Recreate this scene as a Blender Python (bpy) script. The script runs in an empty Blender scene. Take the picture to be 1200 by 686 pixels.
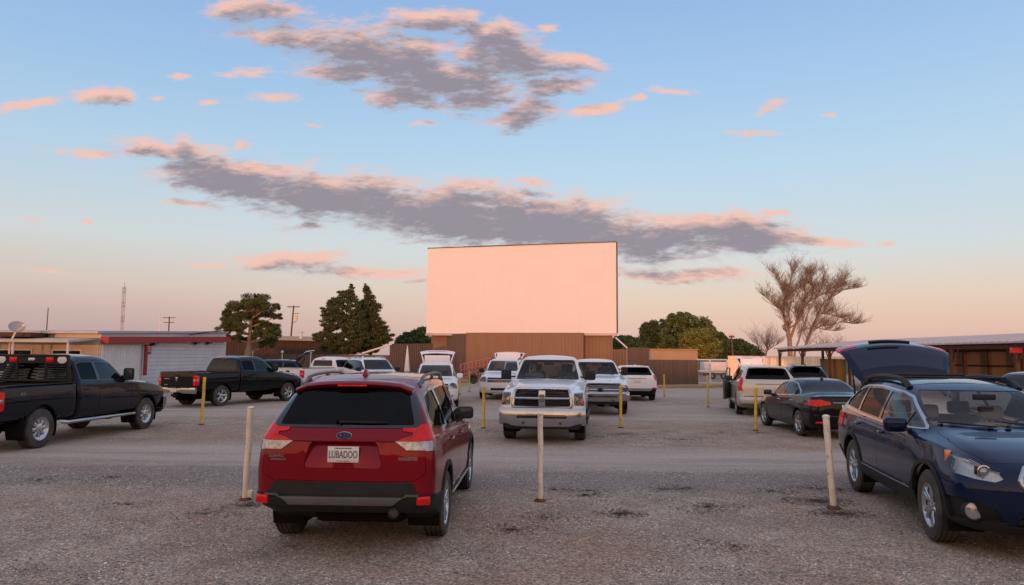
import bpy, bmesh, math, random
import numpy as np
from mathutils import Vector, Matrix, Euler
from mathutils.bvhtree import BVHTree
R = math.radians
PI = math.pi
random.seed(7)
rng = np.random.default_rng(7)
scn = bpy.context.scene
COL = scn.collection

# ------------------------------------------------------------------ objects
def link(o, parent=None):
    COL.objects.link(o)
    if parent is not None:
        o.parent = parent
    return o

def tag(o, label, cat, group=None, kind=None):
    o['label'] = label
    o['category'] = cat
    if group: o['group'] = group
    if kind: o['kind'] = kind
    return o

def thing(name, label, cat, loc=(0, 0, 0), rz=0.0, group=None):
    o = bpy.data.objects.new(name, None)
    o.empty_display_size = 0.1
    link(o)
    o.location = loc
    o.rotation_euler = (0, 0, rz)
    return tag(o, label, cat, group)

def obj(name, bm, mats, parent=None, smooth=True, angle=38, mesh_only=False):
    me = bpy.data.meshes.new(name)
    bm.to_mesh(me)
    bm.free()
    if not isinstance(mats, (list, tuple)): mats = [mats]
    for m in mats: me.materials.append(m)
    if smooth:
        me.polygons.foreach_set('use_smooth', [True] * len(me.polygons))
        me.set_sharp_from_angle(angle=R(angle))
    o = bpy.data.objects.new(name, me)
    link(o, parent)
    return o

def from_np(name, verts, faces, mats, parent=None, smooth=False):
    me = bpy.data.meshes.new(name)
    me.from_pydata([tuple(v) for v in verts], [], [tuple(f) for f in faces])
    if not isinstance(mats, (list, tuple)): mats = [mats]
    for m in mats: me.materials.append(m)
    if smooth: me.polygons.foreach_set('use_smooth', [True] * len(me.polygons))
    o = bpy.data.objects.new(name, me)
    link(o, parent)
    return o

def soup(name, verts, nper, mat, parent=None):
    """many separate n-gons given as one (k*nper,3) vertex array"""
    k = len(verts) // nper
    me = bpy.data.meshes.new(name)
    me.vertices.add(len(verts))
    me.vertices.foreach_set('co', np.asarray(verts, dtype=np.float32).ravel())
    me.loops.add(k * nper)
    me.loops.foreach_set('vertex_index', np.arange(k * nper, dtype=np.int32))
    me.polygons.add(k)
    me.polygons.foreach_set('loop_start', np.arange(0, k * nper, nper, dtype=np.int32))
    me.polygons.foreach_set('loop_total', np.full(k, nper, dtype=np.int32))
    me.update(calc_edges=True)
    me.materials.append(mat)
    o = bpy.data.objects.new(name, me)
    link(o, parent)
    return o

# ------------------------------------------------------------------ materials
def nt_of(name):
    m = bpy.data.materials.new(name)
    m.use_nodes = True
    nt = m.node_tree
    nt.nodes.clear()
    out = nt.nodes.new('ShaderNodeOutputMaterial')
    return m, nt, out

def N(nt, typ, **kw):
    n = nt.nodes.new(typ)
    for k, v in kw.items():
        if k in n.inputs.keys() if hasattr(n.inputs, 'keys') else False:
            n.inputs[k].default_value = v
        else:
            setattr(n, k, v)
    return n

def L(nt, a, b): nt.links.new(a, b)

def rgb(c): return (c[0], c[1], c[2], 1.0)

def ramp(nt, fac, stops, interp='LINEAR'):
    r = nt.nodes.new('ShaderNodeValToRGB')
    r.color_ramp.interpolation = interp
    el = r.color_ramp.elements
    while len(el) > 1: el.remove(el[-1])
    el[0].position = stops[0][0]; el[0].color = rgb(stops[0][1])
    for p, c in stops[1:]:
        e = el.new(p); e.color = rgb(c)
    if fac is not None: L(nt, fac, r.inputs[0])
    return r

def mixc(nt, fac, a, b, mode='MIX'):
    m = nt.nodes.new('ShaderNodeMix'); m.data_type = 'RGBA'; m.blend_type = mode
    for s, v in ((0, fac), (6, a), (7, b)):
        if hasattr(v, 'is_output') or hasattr(v, 'links'): L(nt, v, m.inputs[s])
        elif isinstance(v, (int, float)): m.inputs[s].default_value = v
        else: m.inputs[s].default_value = rgb(v)
    return m.outputs[2]

def mth(nt, op, a, b=None, c=None, clamp=False):
    m = nt.nodes.new('ShaderNodeMath'); m.operation = op; m.use_clamp = clamp
    for i, v in enumerate((a, b, c)):
        if v is None: continue
        if isinstance(v, (int, float)): m.inputs[i].default_value = v
        else: L(nt, v, m.inputs[i])
    return m.outputs[0]

def noise(nt, vec, scale, detail=4, rough=0.55, dist=0.0, dim='3D'):
    n = nt.nodes.new('ShaderNodeTexNoise'); n.noise_dimensions = dim
    n.inputs['Scale'].default_value = scale
    n.inputs['Detail'].default_value = detail
    n.inputs['Roughness'].default_value = rough
    n.inputs['Distortion'].default_value = dist
    if vec is not None: L(nt, vec, n.inputs['Vector'])
    return n.outputs['Fac']

def coords(nt, kind='Object', scale=None):
    t = nt.nodes.new('ShaderNodeTexCoord')
    v = t.outputs[kind]
    if scale is not None:
        mp = nt.nodes.new('ShaderNodeMapping')
        mp.inputs['Scale'].default_value = scale
        L(nt, v, mp.inputs[0]); v = mp.outputs[0]
    return v

def bump(nt, h, strength=0.3, dist=0.02):
    b = nt.nodes.new('ShaderNodeBump')
    b.inputs['Strength'].default_value = strength
    b.inputs['Distance'].default_value = dist
    L(nt, h, b.inputs['Height'])
    return b.outputs[0]

def simple(name, c, rough=0.5, metal=0.0, coat=0.0, var=0.0, vscale=8.0, bmp=0.0, bscale=60.0, c2=None, spec=0.5, vec='Object', stretch=None, coat_rough=0.04):
    m, nt, out = nt_of(name)
    p = N(nt, 'ShaderNodeBsdfPrincipled')
    p.inputs['Roughness'].default_value = rough
    p.inputs['Metallic'].default_value = metal
    p.inputs['Coat Weight'].default_value = coat
    p.inputs['Coat Roughness'].default_value = coat_rough
    p.inputs['Specular IOR Level'].default_value = spec
    p.inputs['Base Color'].default_value = rgb(c)
    v = coords(nt, vec, stretch)
    if var > 0 or c2 is not None:
        f = noise(nt, v, vscale, 5, 0.6)
        c2 = c2 or tuple(x * (1 - var) for x in c)
        r = ramp(nt, f, [(0.35, c2), (0.65, c)])
        L(nt, r.outputs[0], p.inputs['Base Color'])
    if bmp > 0:
        f2 = noise(nt, v, bscale, 4, 0.6)
        L(nt, bump(nt, f2, bmp, 0.01), p.inputs['Normal'])
    L(nt, p.outputs[0], out.inputs[0])
    return m

def car_paint(name, c, metal=0.0, rough=0.3, dust=0.5, fleck=0.0):
    m, nt, out = nt_of(name)
    p = N(nt, 'ShaderNodeBsdfPrincipled')
    v = coords(nt, 'Object')
    sx = N(nt, 'ShaderNodeSeparateXYZ'); L(nt, v, sx.inputs[0])
    low = N(nt, 'ShaderNodeMapRange'); low.inputs[1].default_value = 0.75; low.inputs[2].default_value = 0.25
    L(nt, sx.outputs[2], low.inputs[0])
    nz = noise(nt, v, 3.5, 5, 0.65)
    d = mth(nt, 'MULTIPLY', low.outputs[0], nz)
    d = mth(nt, 'ADD', mth(nt, 'MULTIPLY', d, dust), mth(nt, 'MULTIPLY', nz, 0.05 * dust), clamp=True)
    col = mixc(nt, d, c, (0.22, 0.17, 0.13))
    L(nt, col, p.inputs['Base Color'])
    p.inputs['Metallic'].default_value = metal
    p.inputs['Specular IOR Level'].default_value = 0.08
    L(nt, mth(nt, 'ADD', mth(nt, 'MULTIPLY', d, 0.6), rough, clamp=True), p.inputs['Roughness'])
    p.inputs['Coat Weight'].default_value = 0.85
    p.inputs['Coat IOR'].default_value = 1.33
    L(nt, mth(nt, 'ADD', mth(nt, 'MULTIPLY', d, 0.9), 0.03, clamp=True), p.inputs['Coat Roughness'])
    # very slight orange peel
    f2 = noise(nt, v, 5.0, 2, 0.5)
    L(nt, bump(nt, f2, 0.05, 0.02), p.inputs['Coat Normal'])
    L(nt, p.outputs[0], out.inputs[0])
    return m

def glass(name, tint, gloss=1.0, ior=1.5, rough=0.0):
    m, nt, out = nt_of(name)
    t = N(nt, 'ShaderNodeBsdfTransparent'); t.inputs[0].default_value = rgb(tint)
    g = N(nt, 'ShaderNodeBsdfGlossy'); g.inputs['Color'].default_value = (gloss, gloss, gloss, 1); g.inputs['Roughness'].default_value = rough
    f = N(nt, 'ShaderNodeFresnel'); f.inputs[0].default_value = ior
    v = coords(nt, 'Object')
    smudge = noise(nt, v, 2.2, 4, 0.6)
    k = mth(nt, 'ADD', f.outputs[0], mth(nt, 'MULTIPLY', smudge, 0.03), clamp=True)
    mx = N(nt, 'ShaderNodeMixShader')
    L(nt, k, mx.inputs[0]); L(nt, t.outputs[0], mx.inputs[1]); L(nt, g.outputs[0], mx.inputs[2])
    L(nt, mx.outputs[0], out.inputs[0])
    return m

M = {}
M['red'] = car_paint('paint_red', (0.20, 0.002, 0.012), 0.3, 0.32, 0.08)
M['navy'] = car_paint('paint_navy', (0.003, 0.0115, 0.046), 0.3, 0.3, 0.06)
M['black'] = car_paint('paint_black', (0.003, 0.004, 0.006), 0.0, 0.3, 0.04)
M['inkblue'] = car_paint('paint_inkblue', (0.002, 0.005, 0.011), 0.1, 0.3, 0.04)
M['white'] = car_paint('paint_white', (0.78, 0.78, 0.79), 0.0, 0.35, 0.35)
M['cream'] = car_paint('paint_champagne', (0.60, 0.54, 0.46), 0.35, 0.35, 0.4)
M['charcoal'] = car_paint('paint_charcoal', (0.003, 0.005, 0.008), 0.1, 0.3, 0.05)
M['maroon'] = car_paint('paint_maroon', (0.10, 0.006, 0.01), 0.3, 0.3, 0.3)
M['chrome'] = simple('chrome', (0.48, 0.48, 0.50), 0.2, 1.0, var=0.15, vscale=3)
M['alloy'] = simple('alloy', (0.55, 0.55, 0.56), 0.28, 0.9, var=0.15, vscale=6)
M['alloydk'] = simple('alloy_dark', (0.10, 0.10, 0.105), 0.35, 0.8)
M['plastic'] = simple('black_plastic', (0.022, 0.022, 0.024), 0.55, var=0.25, vscale=5, bmp=0.05, bscale=200, spec=0.22)
M['greyplastic'] = simple('grey_plastic', (0.10, 0.095, 0.09), 0.42, var=0.2, vscale=4)
M['gloss'] = simple('gloss_black', (0.008, 0.008, 0.009), 0.08, coat=0.5)
M['bluegloss'] = simple('sky_reflection_blue', (0.006, 0.014, 0.045), 0.12, spec=0.5)  # blue of the reflected sky is put into the pane's base colour
M['lampsilver'] = simple('lamp_silver', (0.74, 0.72, 0.70), 0.28, 0.35, coat=0.6, var=0.25, vscale=14)
M['mirrorglass'] = simple('mirror_glass', (0.03, 0.035, 0.04), 0.15, spec=0.3)
M['dark'] = simple('dark_void', (0.008, 0.008, 0.008), 0.9, spec=0.1)
M['rubber'] = simple('tyre_rubber', (0.024, 0.022, 0.021), 0.75, c2=(0.075, 0.062, 0.05), vscale=5, bmp=0.2, bscale=90)
M['tint'] = glass('tinted_glass', (0.09, 0.10, 0.12), 0.28)
M['midglass'] = glass('window_glass', (0.34, 0.38, 0.39), 0.7)
M['clear'] = glass('clear_glass', (0.82, 0.86, 0.84), 0.6, 1.42)
M['lens'] = glass('lamp_lens', (0.88, 0.88, 0.88))
M['redlens'] = simple('red_lens', (0.80, 0.008, 0.012), 0.2, coat=0.25, spec=0.25, c2=(0.52, 0.006, 0.010), vscale=14)
M['reddark'] = simple('dark_red_lens', (0.16, 0.004, 0.008), 0.1, coat=1.0)
M['clearlens'] = simple('clear_lens', (0.42, 0.44, 0.49), 0.12, 0.35, coat=1.0, c2=(0.20, 0.20, 0.23), vscale=25)
M['amber'] = simple('amber_lens', (0.75, 0.20, 0.03), 0.15, coat=1.0)
M['beige'] = simple('beige_cloth', (0.78, 0.52, 0.33), 0.8, var=0.2, vscale=6)
M['darkcloth'] = simple('dark_cloth', (0.035, 0.035, 0.038), 0.85, var=0.2)
M['greycloth'] = simple('grey_cloth', (0.12, 0.12, 0.12), 0.85, var=0.2)
M['plate'] = simple('number_plate', (0.72, 0.70, 0.66), 0.35, var=0.08, vscale=12)
M['platetext'] = simple('plate_ink', (0.13, 0.12, 0.16), 0.4)
M['emblemblue'] = simple('emblem_blue', (0.01, 0.02, 0.10), 0.2, coat=1)

# ------------------------------------------------------------------ mesh helpers
def BM(): return bmesh.new()

def box(bm, c, s, rot=None, bev=0.0, seg=2):
    r = bmesh.ops.create_cube(bm, size=1.0)
    vs = r['verts']
    for v in vs: v.co = Vector((v.co.x * s[0], v.co.y * s[1], v.co.z * s[2]))
    if bev > 0:
        es = list({e for v in vs for e in v.link_edges})
        rr = bmesh.ops.bevel(bm, geom=es + vs, offset=min(bev, 0.49 * min(s)), segments=seg, affect='EDGES', profile=0.5)
        vs = list({v for f in rr['faces'] for v in f.verts} | {v for v in vs if v.is_valid})
        seen = set(vs); stack = list(vs)
        while stack:
            v = stack.pop()
            for e in v.link_edges:
                w = e.other_vert(v)
                if w not in seen: seen.add(w); stack.append(w)
        vs = list(seen)
    mt = Matrix.Translation(Vector(c))
    if rot is not None: mt = mt @ (rot.to_4x4() if not isinstance(rot, tuple) else Euler(rot).to_matrix().to_4x4())
    bmesh.ops.transform(bm, matrix=mt, verts=vs)
    return vs

def tube(bm, pts, rad, n=8, cap=True, closed=False, squash=None):
    pts = [Vector(p) for p in pts]
    m = len(pts)
    rads = rad if isinstance(rad, (list, tuple)) else [rad] * m
    rings = []
    prev = None
    for i, p in enumerate(pts):
        if closed: d = pts[(i + 1) % m] - pts[(i - 1) % m]
        else: d = pts[min(i + 1, m - 1)] - pts[max(i - 1, 0)]
        d.normalize()
        if prev is None:
            a = Vector((0, 0, 1)) if abs(d.z) < 0.9 else Vector((1, 0, 0))
            u = d.cross(a).normalized()
        else:
            u = (prev - d * prev.dot(d)).normalized()
        prev = u
        w = d.cross(u)
        ring = []
        for k in range(n):
            t = 2 * PI * k / n
            off = u * math.cos(t) * rads[i] + w * math.sin(t) * rads[i]
            if squash: off = Vector((off.x * squash[0], off.y * squash[1], off.z * squash[2]))
            ring.append(bm.verts.new(p + off))
        rings.append(ring)
    rng_ = range(m) if closed else range(m - 1)
    for i in rng_:
        a, b = rings[i], rings[(i + 1) % m]
        for k in range(n):
            bm.faces.new((a[k], a[(k + 1) % n], b[(k + 1) % n], b[k]))
    if cap and not closed:
        bm.faces.new(rings[0][::-1]); bm.faces.new(rings[-1])
    return rings

def lathe(bm, prof, n=32, axis='Z', c=(0, 0, 0), cap=False):
    """prof: (radius, offset along axis)"""
    rings = []
    for r, h in prof:
        ring = []
        for k in range(n):
            t = 2 * PI * k / n
            a, b = r * math.cos(t), r * math.sin(t)
            if axis == 'Z': co = (a, b, h)
            elif axis == 'Y': co = (a, h, b)
            else: co = (h, a, b)
            ring.append(bm.verts.new(Vector(co) + Vector(c)))
        rings.append(ring)
    for i in range(len(rings) - 1):
        for k in range(n):
            f = (rings[i][k], rings[i][(k + 1) % n], rings[i + 1][(k + 1) % n], rings[i + 1][k])
            bm.faces.new(f)
    if cap:
        for rg in (rings[0], rings[-1]):
            bm.faces.new(rg)
    bmesh.ops.recalc_face_normals(bm, faces=bm.faces[:])
    return rings

def prism(bm, poly, frame, d0, d1, bev=0.0):
    """poly in (u,v) of frame=(U,V,D), extruded from depth d0 to d1 along D"""
    U, V, D = frame
    a = [bm.verts.new(U * u + V * v + D * d0) for u, v in poly]
    b = [bm.verts.new(U * u + V * v + D * d1) for u, v in poly]
    n = len(poly)
    fs = [bm.faces.new(a), bm.faces.new(b)]
    for i in range(n):
        fs.append(bm.faces.new((a[i], a[(i + 1) % n], b[(i + 1) % n], b[i])))
    bmesh.ops.recalc_face_normals(bm, faces=fs)
    if bev > 0:
        es = [e for e in fs[1].edges]
        bmesh.ops.bevel(bm, geom=es, offset=bev, segments=2, affect='EDGES', profile=0.5)

X, Y, Z = Vector((1, 0, 0)), Vector((0, 1, 0)), Vector((0, 0, 1))
SIDE_L = (X, Z, Y); SIDE_R = (X, Z, -Y)
REAR = (Y, Z, -X); FRONT = (Y, Z, X); TOP = (X, Y, Z); BOTTOM = (X, Y, -Z)
def yawframe(deg):
    a = R(deg); d = Vector((math.cos(a), math.sin(a), 0))
    return (Vector((-math.sin(a), math.cos(a), 0)), Z, d)

def rpoly(poly, r=0.03, n=3):
    out = []
    m = len(poly)
    for i in range(m):
        p0, p, p1 = Vector(poly[i - 1]), Vector(poly[i]), Vector(poly[(i + 1) % m])
        rr = r[i] if isinstance(r, (list, tuple)) else r
        a, b = (p0 - p), (p1 - p)
        la, lb = a.length, b.length
        k = min(rr, la * 0.45, lb * 0.45)
        if k < 1e-4: out.append(tuple(p)); continue
        A, B = p + a / la * k, p + b / lb * k
        for j in range(n + 1):
            t = j / n
            q = A * (1 - t) ** 2 + p * 2 * t * (1 - t) + B * t * t
            out.append(tuple(q))
    return out

def circ(cx, cz, r, n=28, a0=0, a1=360, sx=1.0):
    full = abs(a1 - a0) >= 360
    k = n if full else n + 1
    return [(cx + r * sx * math.cos(R(a0 + (a1 - a0) * i / n)), cz + r * math.sin(R(a0 + (a1 - a0) * i / n))) for i in range(k)]

def grow(poly, d):
    """offset a polygon outwards by d (any orientation)"""
    m = len(poly)
    area = sum(poly[i][0] * poly[(i + 1) % m][1] - poly[(i + 1) % m][0] * poly[i][1] for i in range(m))
    s = 1 if area > 0 else -1
    out = []
    for i in range(m):
        p0, p, p1 = Vector(poly[i - 1]), Vector(poly[i]), Vector(poly[(i + 1) % m])
        e0, e1 = (p - p0), (p1 - p)
        if e0.length < 1e-6 or e1.length < 1e-6: out.append(tuple(p)); continue
        e0.normalize(); e1.normalize()
        n0, n1 = Vector((e0.y, -e0.x)) * s, Vector((e1.y, -e1.x)) * s
        b = (n0 + n1)
        if b.length < 1e-4: out.append(tuple(p)); continue
        b.normalize()
        out.append(tuple(p + b * d / max(0.4, b.dot(n0))))
    return out

def inside(poly, u, v):
    c = False
    n = len(poly)
    j = n - 1
    for i in range(n):
        xi, yi = poly[i]; xj, yj = poly[j]
        if (yi > v) != (yj > v) and u < (xj - xi) * (v - yi) / (yj - yi) + xi: c = not c
        j = i
    return c

def cut(bm, poly, frame, nmin=0.05, dmin=-1e9, keep=False):
    """knife the polygon into bm along frame's D and lift the faces inside it out as a new bmesh"""
    U, V, D = frame
    pu = [p[0] for p in poly]; pv = [p[1] for p in poly]
    bu0, bu1, bv0, bv1 = min(pu), max(pu), min(pv), max(pv)
    bm.normal_update()
    cand = []
    for f in bm.faces:
        if f.normal.dot(D) <= nmin: continue
        us = [v.co.dot(U) for v in f.verts]; vs = [v.co.dot(V) for v in f.verts]
        if max(us) < bu0 or min(us) > bu1 or max(vs) < bv0 or min(vs) > bv1: continue
        if f.calc_center_median().dot(D) < dmin: continue
        cand.append(f)
    m = len(poly)
    for i in range(m):
        p, q = poly[i], poly[(i + 1) % m]
        du, dv = q[0] - p[0], q[1] - p[1]
        if du * du + dv * dv < 1e-10: continue
        eu0, eu1 = min(p[0], q[0]) - 1e-4, max(p[0], q[0]) + 1e-4
        ev0, ev1 = min(p[1], q[1]) - 1e-4, max(p[1], q[1]) + 1e-4
        fs = []
        for f in cand:
            us = [v.co.dot(U) for v in f.verts]; vs = [v.co.dot(V) for v in f.verts]
            if max(us) < eu0 or min(us) > eu1 or max(vs) < ev0 or min(vs) > ev1: continue
            fs.append(f)
        if not fs: continue
        g = set(fs)
        for f in fs: g.update(f.edges); g.update(f.verts)
        no = U * dv - V * du
        r = bmesh.ops.bisect_plane(bm, geom=list(g), dist=1e-5, plane_co=U * p[0] + V * p[1] + D * 0, plane_no=no)
        known = set(cand)
        for x in r['geom']:
            if isinstance(x, bmesh.types.BMFace) and x.is_valid and x not in known:
                cand.append(x); known.add(x)
        cand = [f for f in cand if f.is_valid]
    pick = []
    for f in cand:
        c = f.calc_center_median()
        if inside(poly, c.dot(U), c.dot(V)): pick.append(f)
    nb = bmesh.new()
    mp = {}
    for f in pick:
        vs = []
        for v in f.verts:
            if v not in mp: mp[v] = nb.verts.new(v.co)
            vs.append(mp[v])
        try: nb.faces.new(vs)
        except ValueError: pass
    if not keep: bmesh.ops.delete(bm, geom=pick, context='FACES')
    nb.normal_update()
    return nb

def merge(a, b):
    mp = {v: a.verts.new(v.co) for v in b.verts}
    for f in b.faces:
        try: a.faces.new([mp[v] for v in f.verts])
        except ValueError: pass
    b.free()
    bmesh.ops.remove_doubles(a, verts=a.verts[:], dist=1e-4)
    a.normal_update()
    return a

def shrink(bm, g):
    if not bm.faces: return bm
    r = bmesh.ops.inset_region(bm, faces=bm.faces[:], thickness=g, use_boundary=True, use_even_offset=False)
    bmesh.ops.delete(bm, geom=r['faces'], context='FACES')
    bm.normal_update()
    return bm

def puff(bm, d, rim=0.012):
    """move the sheet out by d along its normals and turn its border inwards by rim"""
    bm.normal_update()
    nr = {v: v.normal.copy() for v in bm.verts}
    for v in bm.verts: v.co += nr[v] * d
    if rim:
        be = [e for e in bm.edges if e.is_boundary]
        r = bmesh.ops.extrude_edge_only(bm, edges=be)
        nv = [x for x in r['geom'] if isinstance(x, bmesh.types.BMVert)]
        old = {}
        for v in nv:
            best = None
            for e in v.link_edges:
                w = e.other_vert(v)
                if w in nr and (w.co - v.co).length < 1e-7: best = w
            n = nr[best] if best is not None else Vector((0, 0, 0))
            old[v] = n
        for v, n in old.items(): v.co -= n * rim
    bm.normal_update()
    return bm

def text(name, body, size, mat, parent, mtx, extrude=0.002, align='CENTER', bold=0.0, sx=1.0):
    cu = bpy.data.curves.new(name, 'FONT')
    cu.body = body; cu.size = size; cu.extrude = extrude
    cu.align_x = align; cu.align_y = 'CENTER'
    cu.offset = bold
    cu.materials.append(mat)
    t = bpy.data.objects.new(name, cu)
    COL.objects.link(t)
    dg = bpy.context.evaluated_depsgraph_get()
    me = bpy.data.meshes.new_from_object(t.evaluated_get(dg))
    bpy.data.objects.remove(t); bpy.data.curves.remove(cu)
    me.name = name
    o = bpy.data.objects.new(name, me)
    link(o, parent)
    o.matrix_local = mtx @ Matrix.Diagonal((sx, 1, 1, 1))
    return o

def face_mtx(pos, right, up):
    r = Vector(right).normalized(); u = Vector(up); u = (u - r * u.dot(r)).normalized(); n = r.cross(u)
    m = Matrix((r, u, n)).transposed().to_4x4()
    m.translation = Vector(pos)
    return m

# ------------------------------------------------------------------ curves
def curve(kn):
    kn = sorted(kn)
    xs = np.array([k[0] for k in kn], float); ys = np.array([k[1] for k in kn], float)
    n = len(xs)
    if n == 1: return lambda x: ys[0]
    h = np.diff(xs); d = np.diff(ys) / h
    m = np.zeros(n)
    for i in range(1, n - 1):
        if d[i - 1] * d[i] > 0:
            w1, w2 = 2 * h[i] + h[i - 1], h[i] + 2 * h[i - 1]
            m[i] = (w1 + w2) / (w1 / d[i - 1] + w2 / d[i])
    m[0], m[-1] = d[0], d[-1]
    def f(x):
        if x <= xs[0]: return float(ys[0])
        if x >= xs[-1]: return float(ys[-1])
        i = int(np.searchsorted(xs, x) - 1)
        t = (x - xs[i]) / h[i]
        return float((2 * t**3 - 3 * t**2 + 1) * ys[i] + (t**3 - 2 * t**2 + t) * h[i] * m[i] + (-2 * t**3 + 3 * t**2) * ys[i + 1] + (t**3 - t**2) * h[i] * m[i + 1])
    return f

def sm(t):
    t = min(1.0, max(0.0, t)); return t * t * (3 - 2 * t)

# ------------------------------------------------------------------ car body shell
def shell(S):
    """lofted outer skin of a vehicle: x forward, y left, z up, wheels on z=0"""
    xr, xf = curve(S['xr']), curve(S['xf'])
    x0 = min(x for z, x in S['xr']); x1 = max(x for z, x in S['xf'])
    rr, rf = S.get('rr', 0.14), S.get('rf', 0.22)
    Lr, Lf = S.get('Lr', 1.1), S.get('Lf', 0.8)
    br, bf = S.get('br', 0.06), S.get('bf', 0.16)
    C = {k: curve(S[k]) for k in ('zl', 'zm', 'zb', 'zr', 'zt', 'ws', 'wm', 'wb', 'wr')}
    st = set()
    for k in range(7):
        th = k / 6 * PI / 2
        st.add(round(x0 + rr * (1 - math.cos(th)), 4)); st.add(round(x1 - rf * (1 - math.cos(th)), 4))
    for x in np.linspace(x0 + rr, x1 - rf, S.get('n', 40)): st.add(round(float(x), 4))
    for k in ('zt', 'zr'):
        for x, _ in S[k]:
            if x0 < x < x1: st.add(round(x, 4))
    st = sorted(st)
    st = [s for i, s in enumerate(st) if i == 0 or s - st[i - 1] > 0.004]
    rad = S.get('rad', {})
    def ring(x):
        v = {k: c(x) for k, c in C.items()}
        zl, zm, zb, zr, zt = v['zl'], v['zm'], v['zb'], v['zr'], v['zt']
        ws, wm, wb, wr = v['ws'], v['wm'], v['wb'], v['wr']
        mid = ((wb + wr) / 2 + 0.018 * min(1, max(0, (zr - zb) / 0.4)), (zb + zr) / 2)
        sh = S.get('shoulder', 0.0)
        P = [(0, zl, 0), (ws - 0.12, zl, 0.02), (ws, zl + 0.05, 0.04), (wm - 0.012, zl + 0.38 * (zm - zl), 0.1), (wm, zm, rad.get('m', 0.06)),
             (wb + 0.012 + sh, zb - 0.022, rad.get('s', 0.03)), (wb, zb, 0.012), (mid[0], mid[1], 0.14), (wr, zr, rad.get('r', 0.05)), (wr - 0.10, zr + (zt - zr) * 0.62, 0.08),
             (wr * 0.5, zt - (zt - zr) * 0.10, 0.2), (0, zt, 0)]
        pts = [P[0][:2]]
        for i in range(1, len(P) - 1):
            p0, p, p1 = Vector(P[i - 1][:2]), Vector(P[i][:2]), Vector(P[i + 1][:2])
            a, b = p0 - p, p1 - p
            la, lb = max(a.length, 1e-6), max(b.length, 1e-6)
            k = min(P[i][2], la * 0.46, lb * 0.46)
            A, B = p + a / la * k, p + b / lb * k
            for j in range(5):
                t = j / 4
                q = A * (1 - t) ** 2 + p * 2 * t * (1 - t) + B * t * t
                pts.append((q.x, q.y))
        pts.append(P[-1][:2])
        return pts, wm
    def place(xn, y, z, wm):
        fr = sm(1 - (xn - x0) / Lr); ff = sm(1 - (x1 - xn) / Lf)
        q = min(1.2, abs(y) / wm) ** 2
        return Vector((xn + (xr(z) - x0) * fr + (xf(z) - x1) * ff + br * q * math.exp(-(xn - x0) / 0.25) - bf * q * math.exp(-(x1 - xn) / 0.45), y, z))
    bm = bmesh.new()
    LV, RV = [], []
    rings = []
    for xn in st:
        pts, wm = ring(xn)
        c = 0.0
        if xn - x0 < rr: d = xn - x0; c = rr - math.sqrt(max(0, rr * rr - (rr - d) ** 2))
        if x1 - xn < rf: d = x1 - xn; c = rf - math.sqrt(max(0, rf * rf - (rf - d) ** 2))
        k = (wm - c) / wm
        pts = [(y * k, z) for y, z in pts]
        rings.append((pts, wm))
        l, r = [], []
        for j, (y, z) in enumerate(pts):
            v = bm.verts.new(place(xn, y, z, wm)); l.append(v)
            if j == 0 or j == len(pts) - 1: r.append(v)
            else: r.append(bm.verts.new(place(xn, -y, z, wm)))
        LV.append(l); RV.append(r)
    nj = len(LV[0])
    for i in range(len(st) - 1):
        for A in (LV, RV):
            for j in range(nj - 1):
                q = [A[i][j], A[i + 1][j], A[i + 1][j + 1], A[i][j + 1]]
                q = [v for k, v in enumerate(q) if v not in q[:k]]
                if len(q) >= 3: bm.faces.new(q)
    js, je = 8, nj - 12      # rows of the end caps: sill corner .. roof edge
    K = 8
    for i, xn in ((0, st[0]), (len(st) - 1, st[-1])):
        pts, wm = rings[i]
        rows = []
        for j in range(js, je + 1):
            y, z = pts[j]
            row = [LV[i][j]]
            for k in range(1, 2 * K): row.append(bm.verts.new(place(xn, y * (1 - k / K), z, wm)))
            row.append(RV[i][j]); rows.append(row)
        for a, b in zip(rows, rows[1:]):
            for k in range(2 * K):
                bm.faces.new((a[k], a[k + 1], b[k + 1], b[k]))
        top = [LV[i][j] for j in range(je + 1, nj)] + [RV[i][j] for j in range(nj - 2, je, -1)]
        bm.faces.new(rows[-1][::-1] + top) if False else bm.faces.new(list(rows[-1]) + list(reversed(top)))
        bot = [LV[i][j] for j in range(js - 1, -1, -1)] + [RV[i][j] for j in range(1, js)]
        bm.faces.new(list(rows[0]) + list(reversed(bot)))
    bmesh.ops.remove_doubles(bm, verts=bm.verts[:], dist=1e-5)
    bmesh.ops.recalc_face_normals(bm, faces=bm.faces[:])
    return bm

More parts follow.
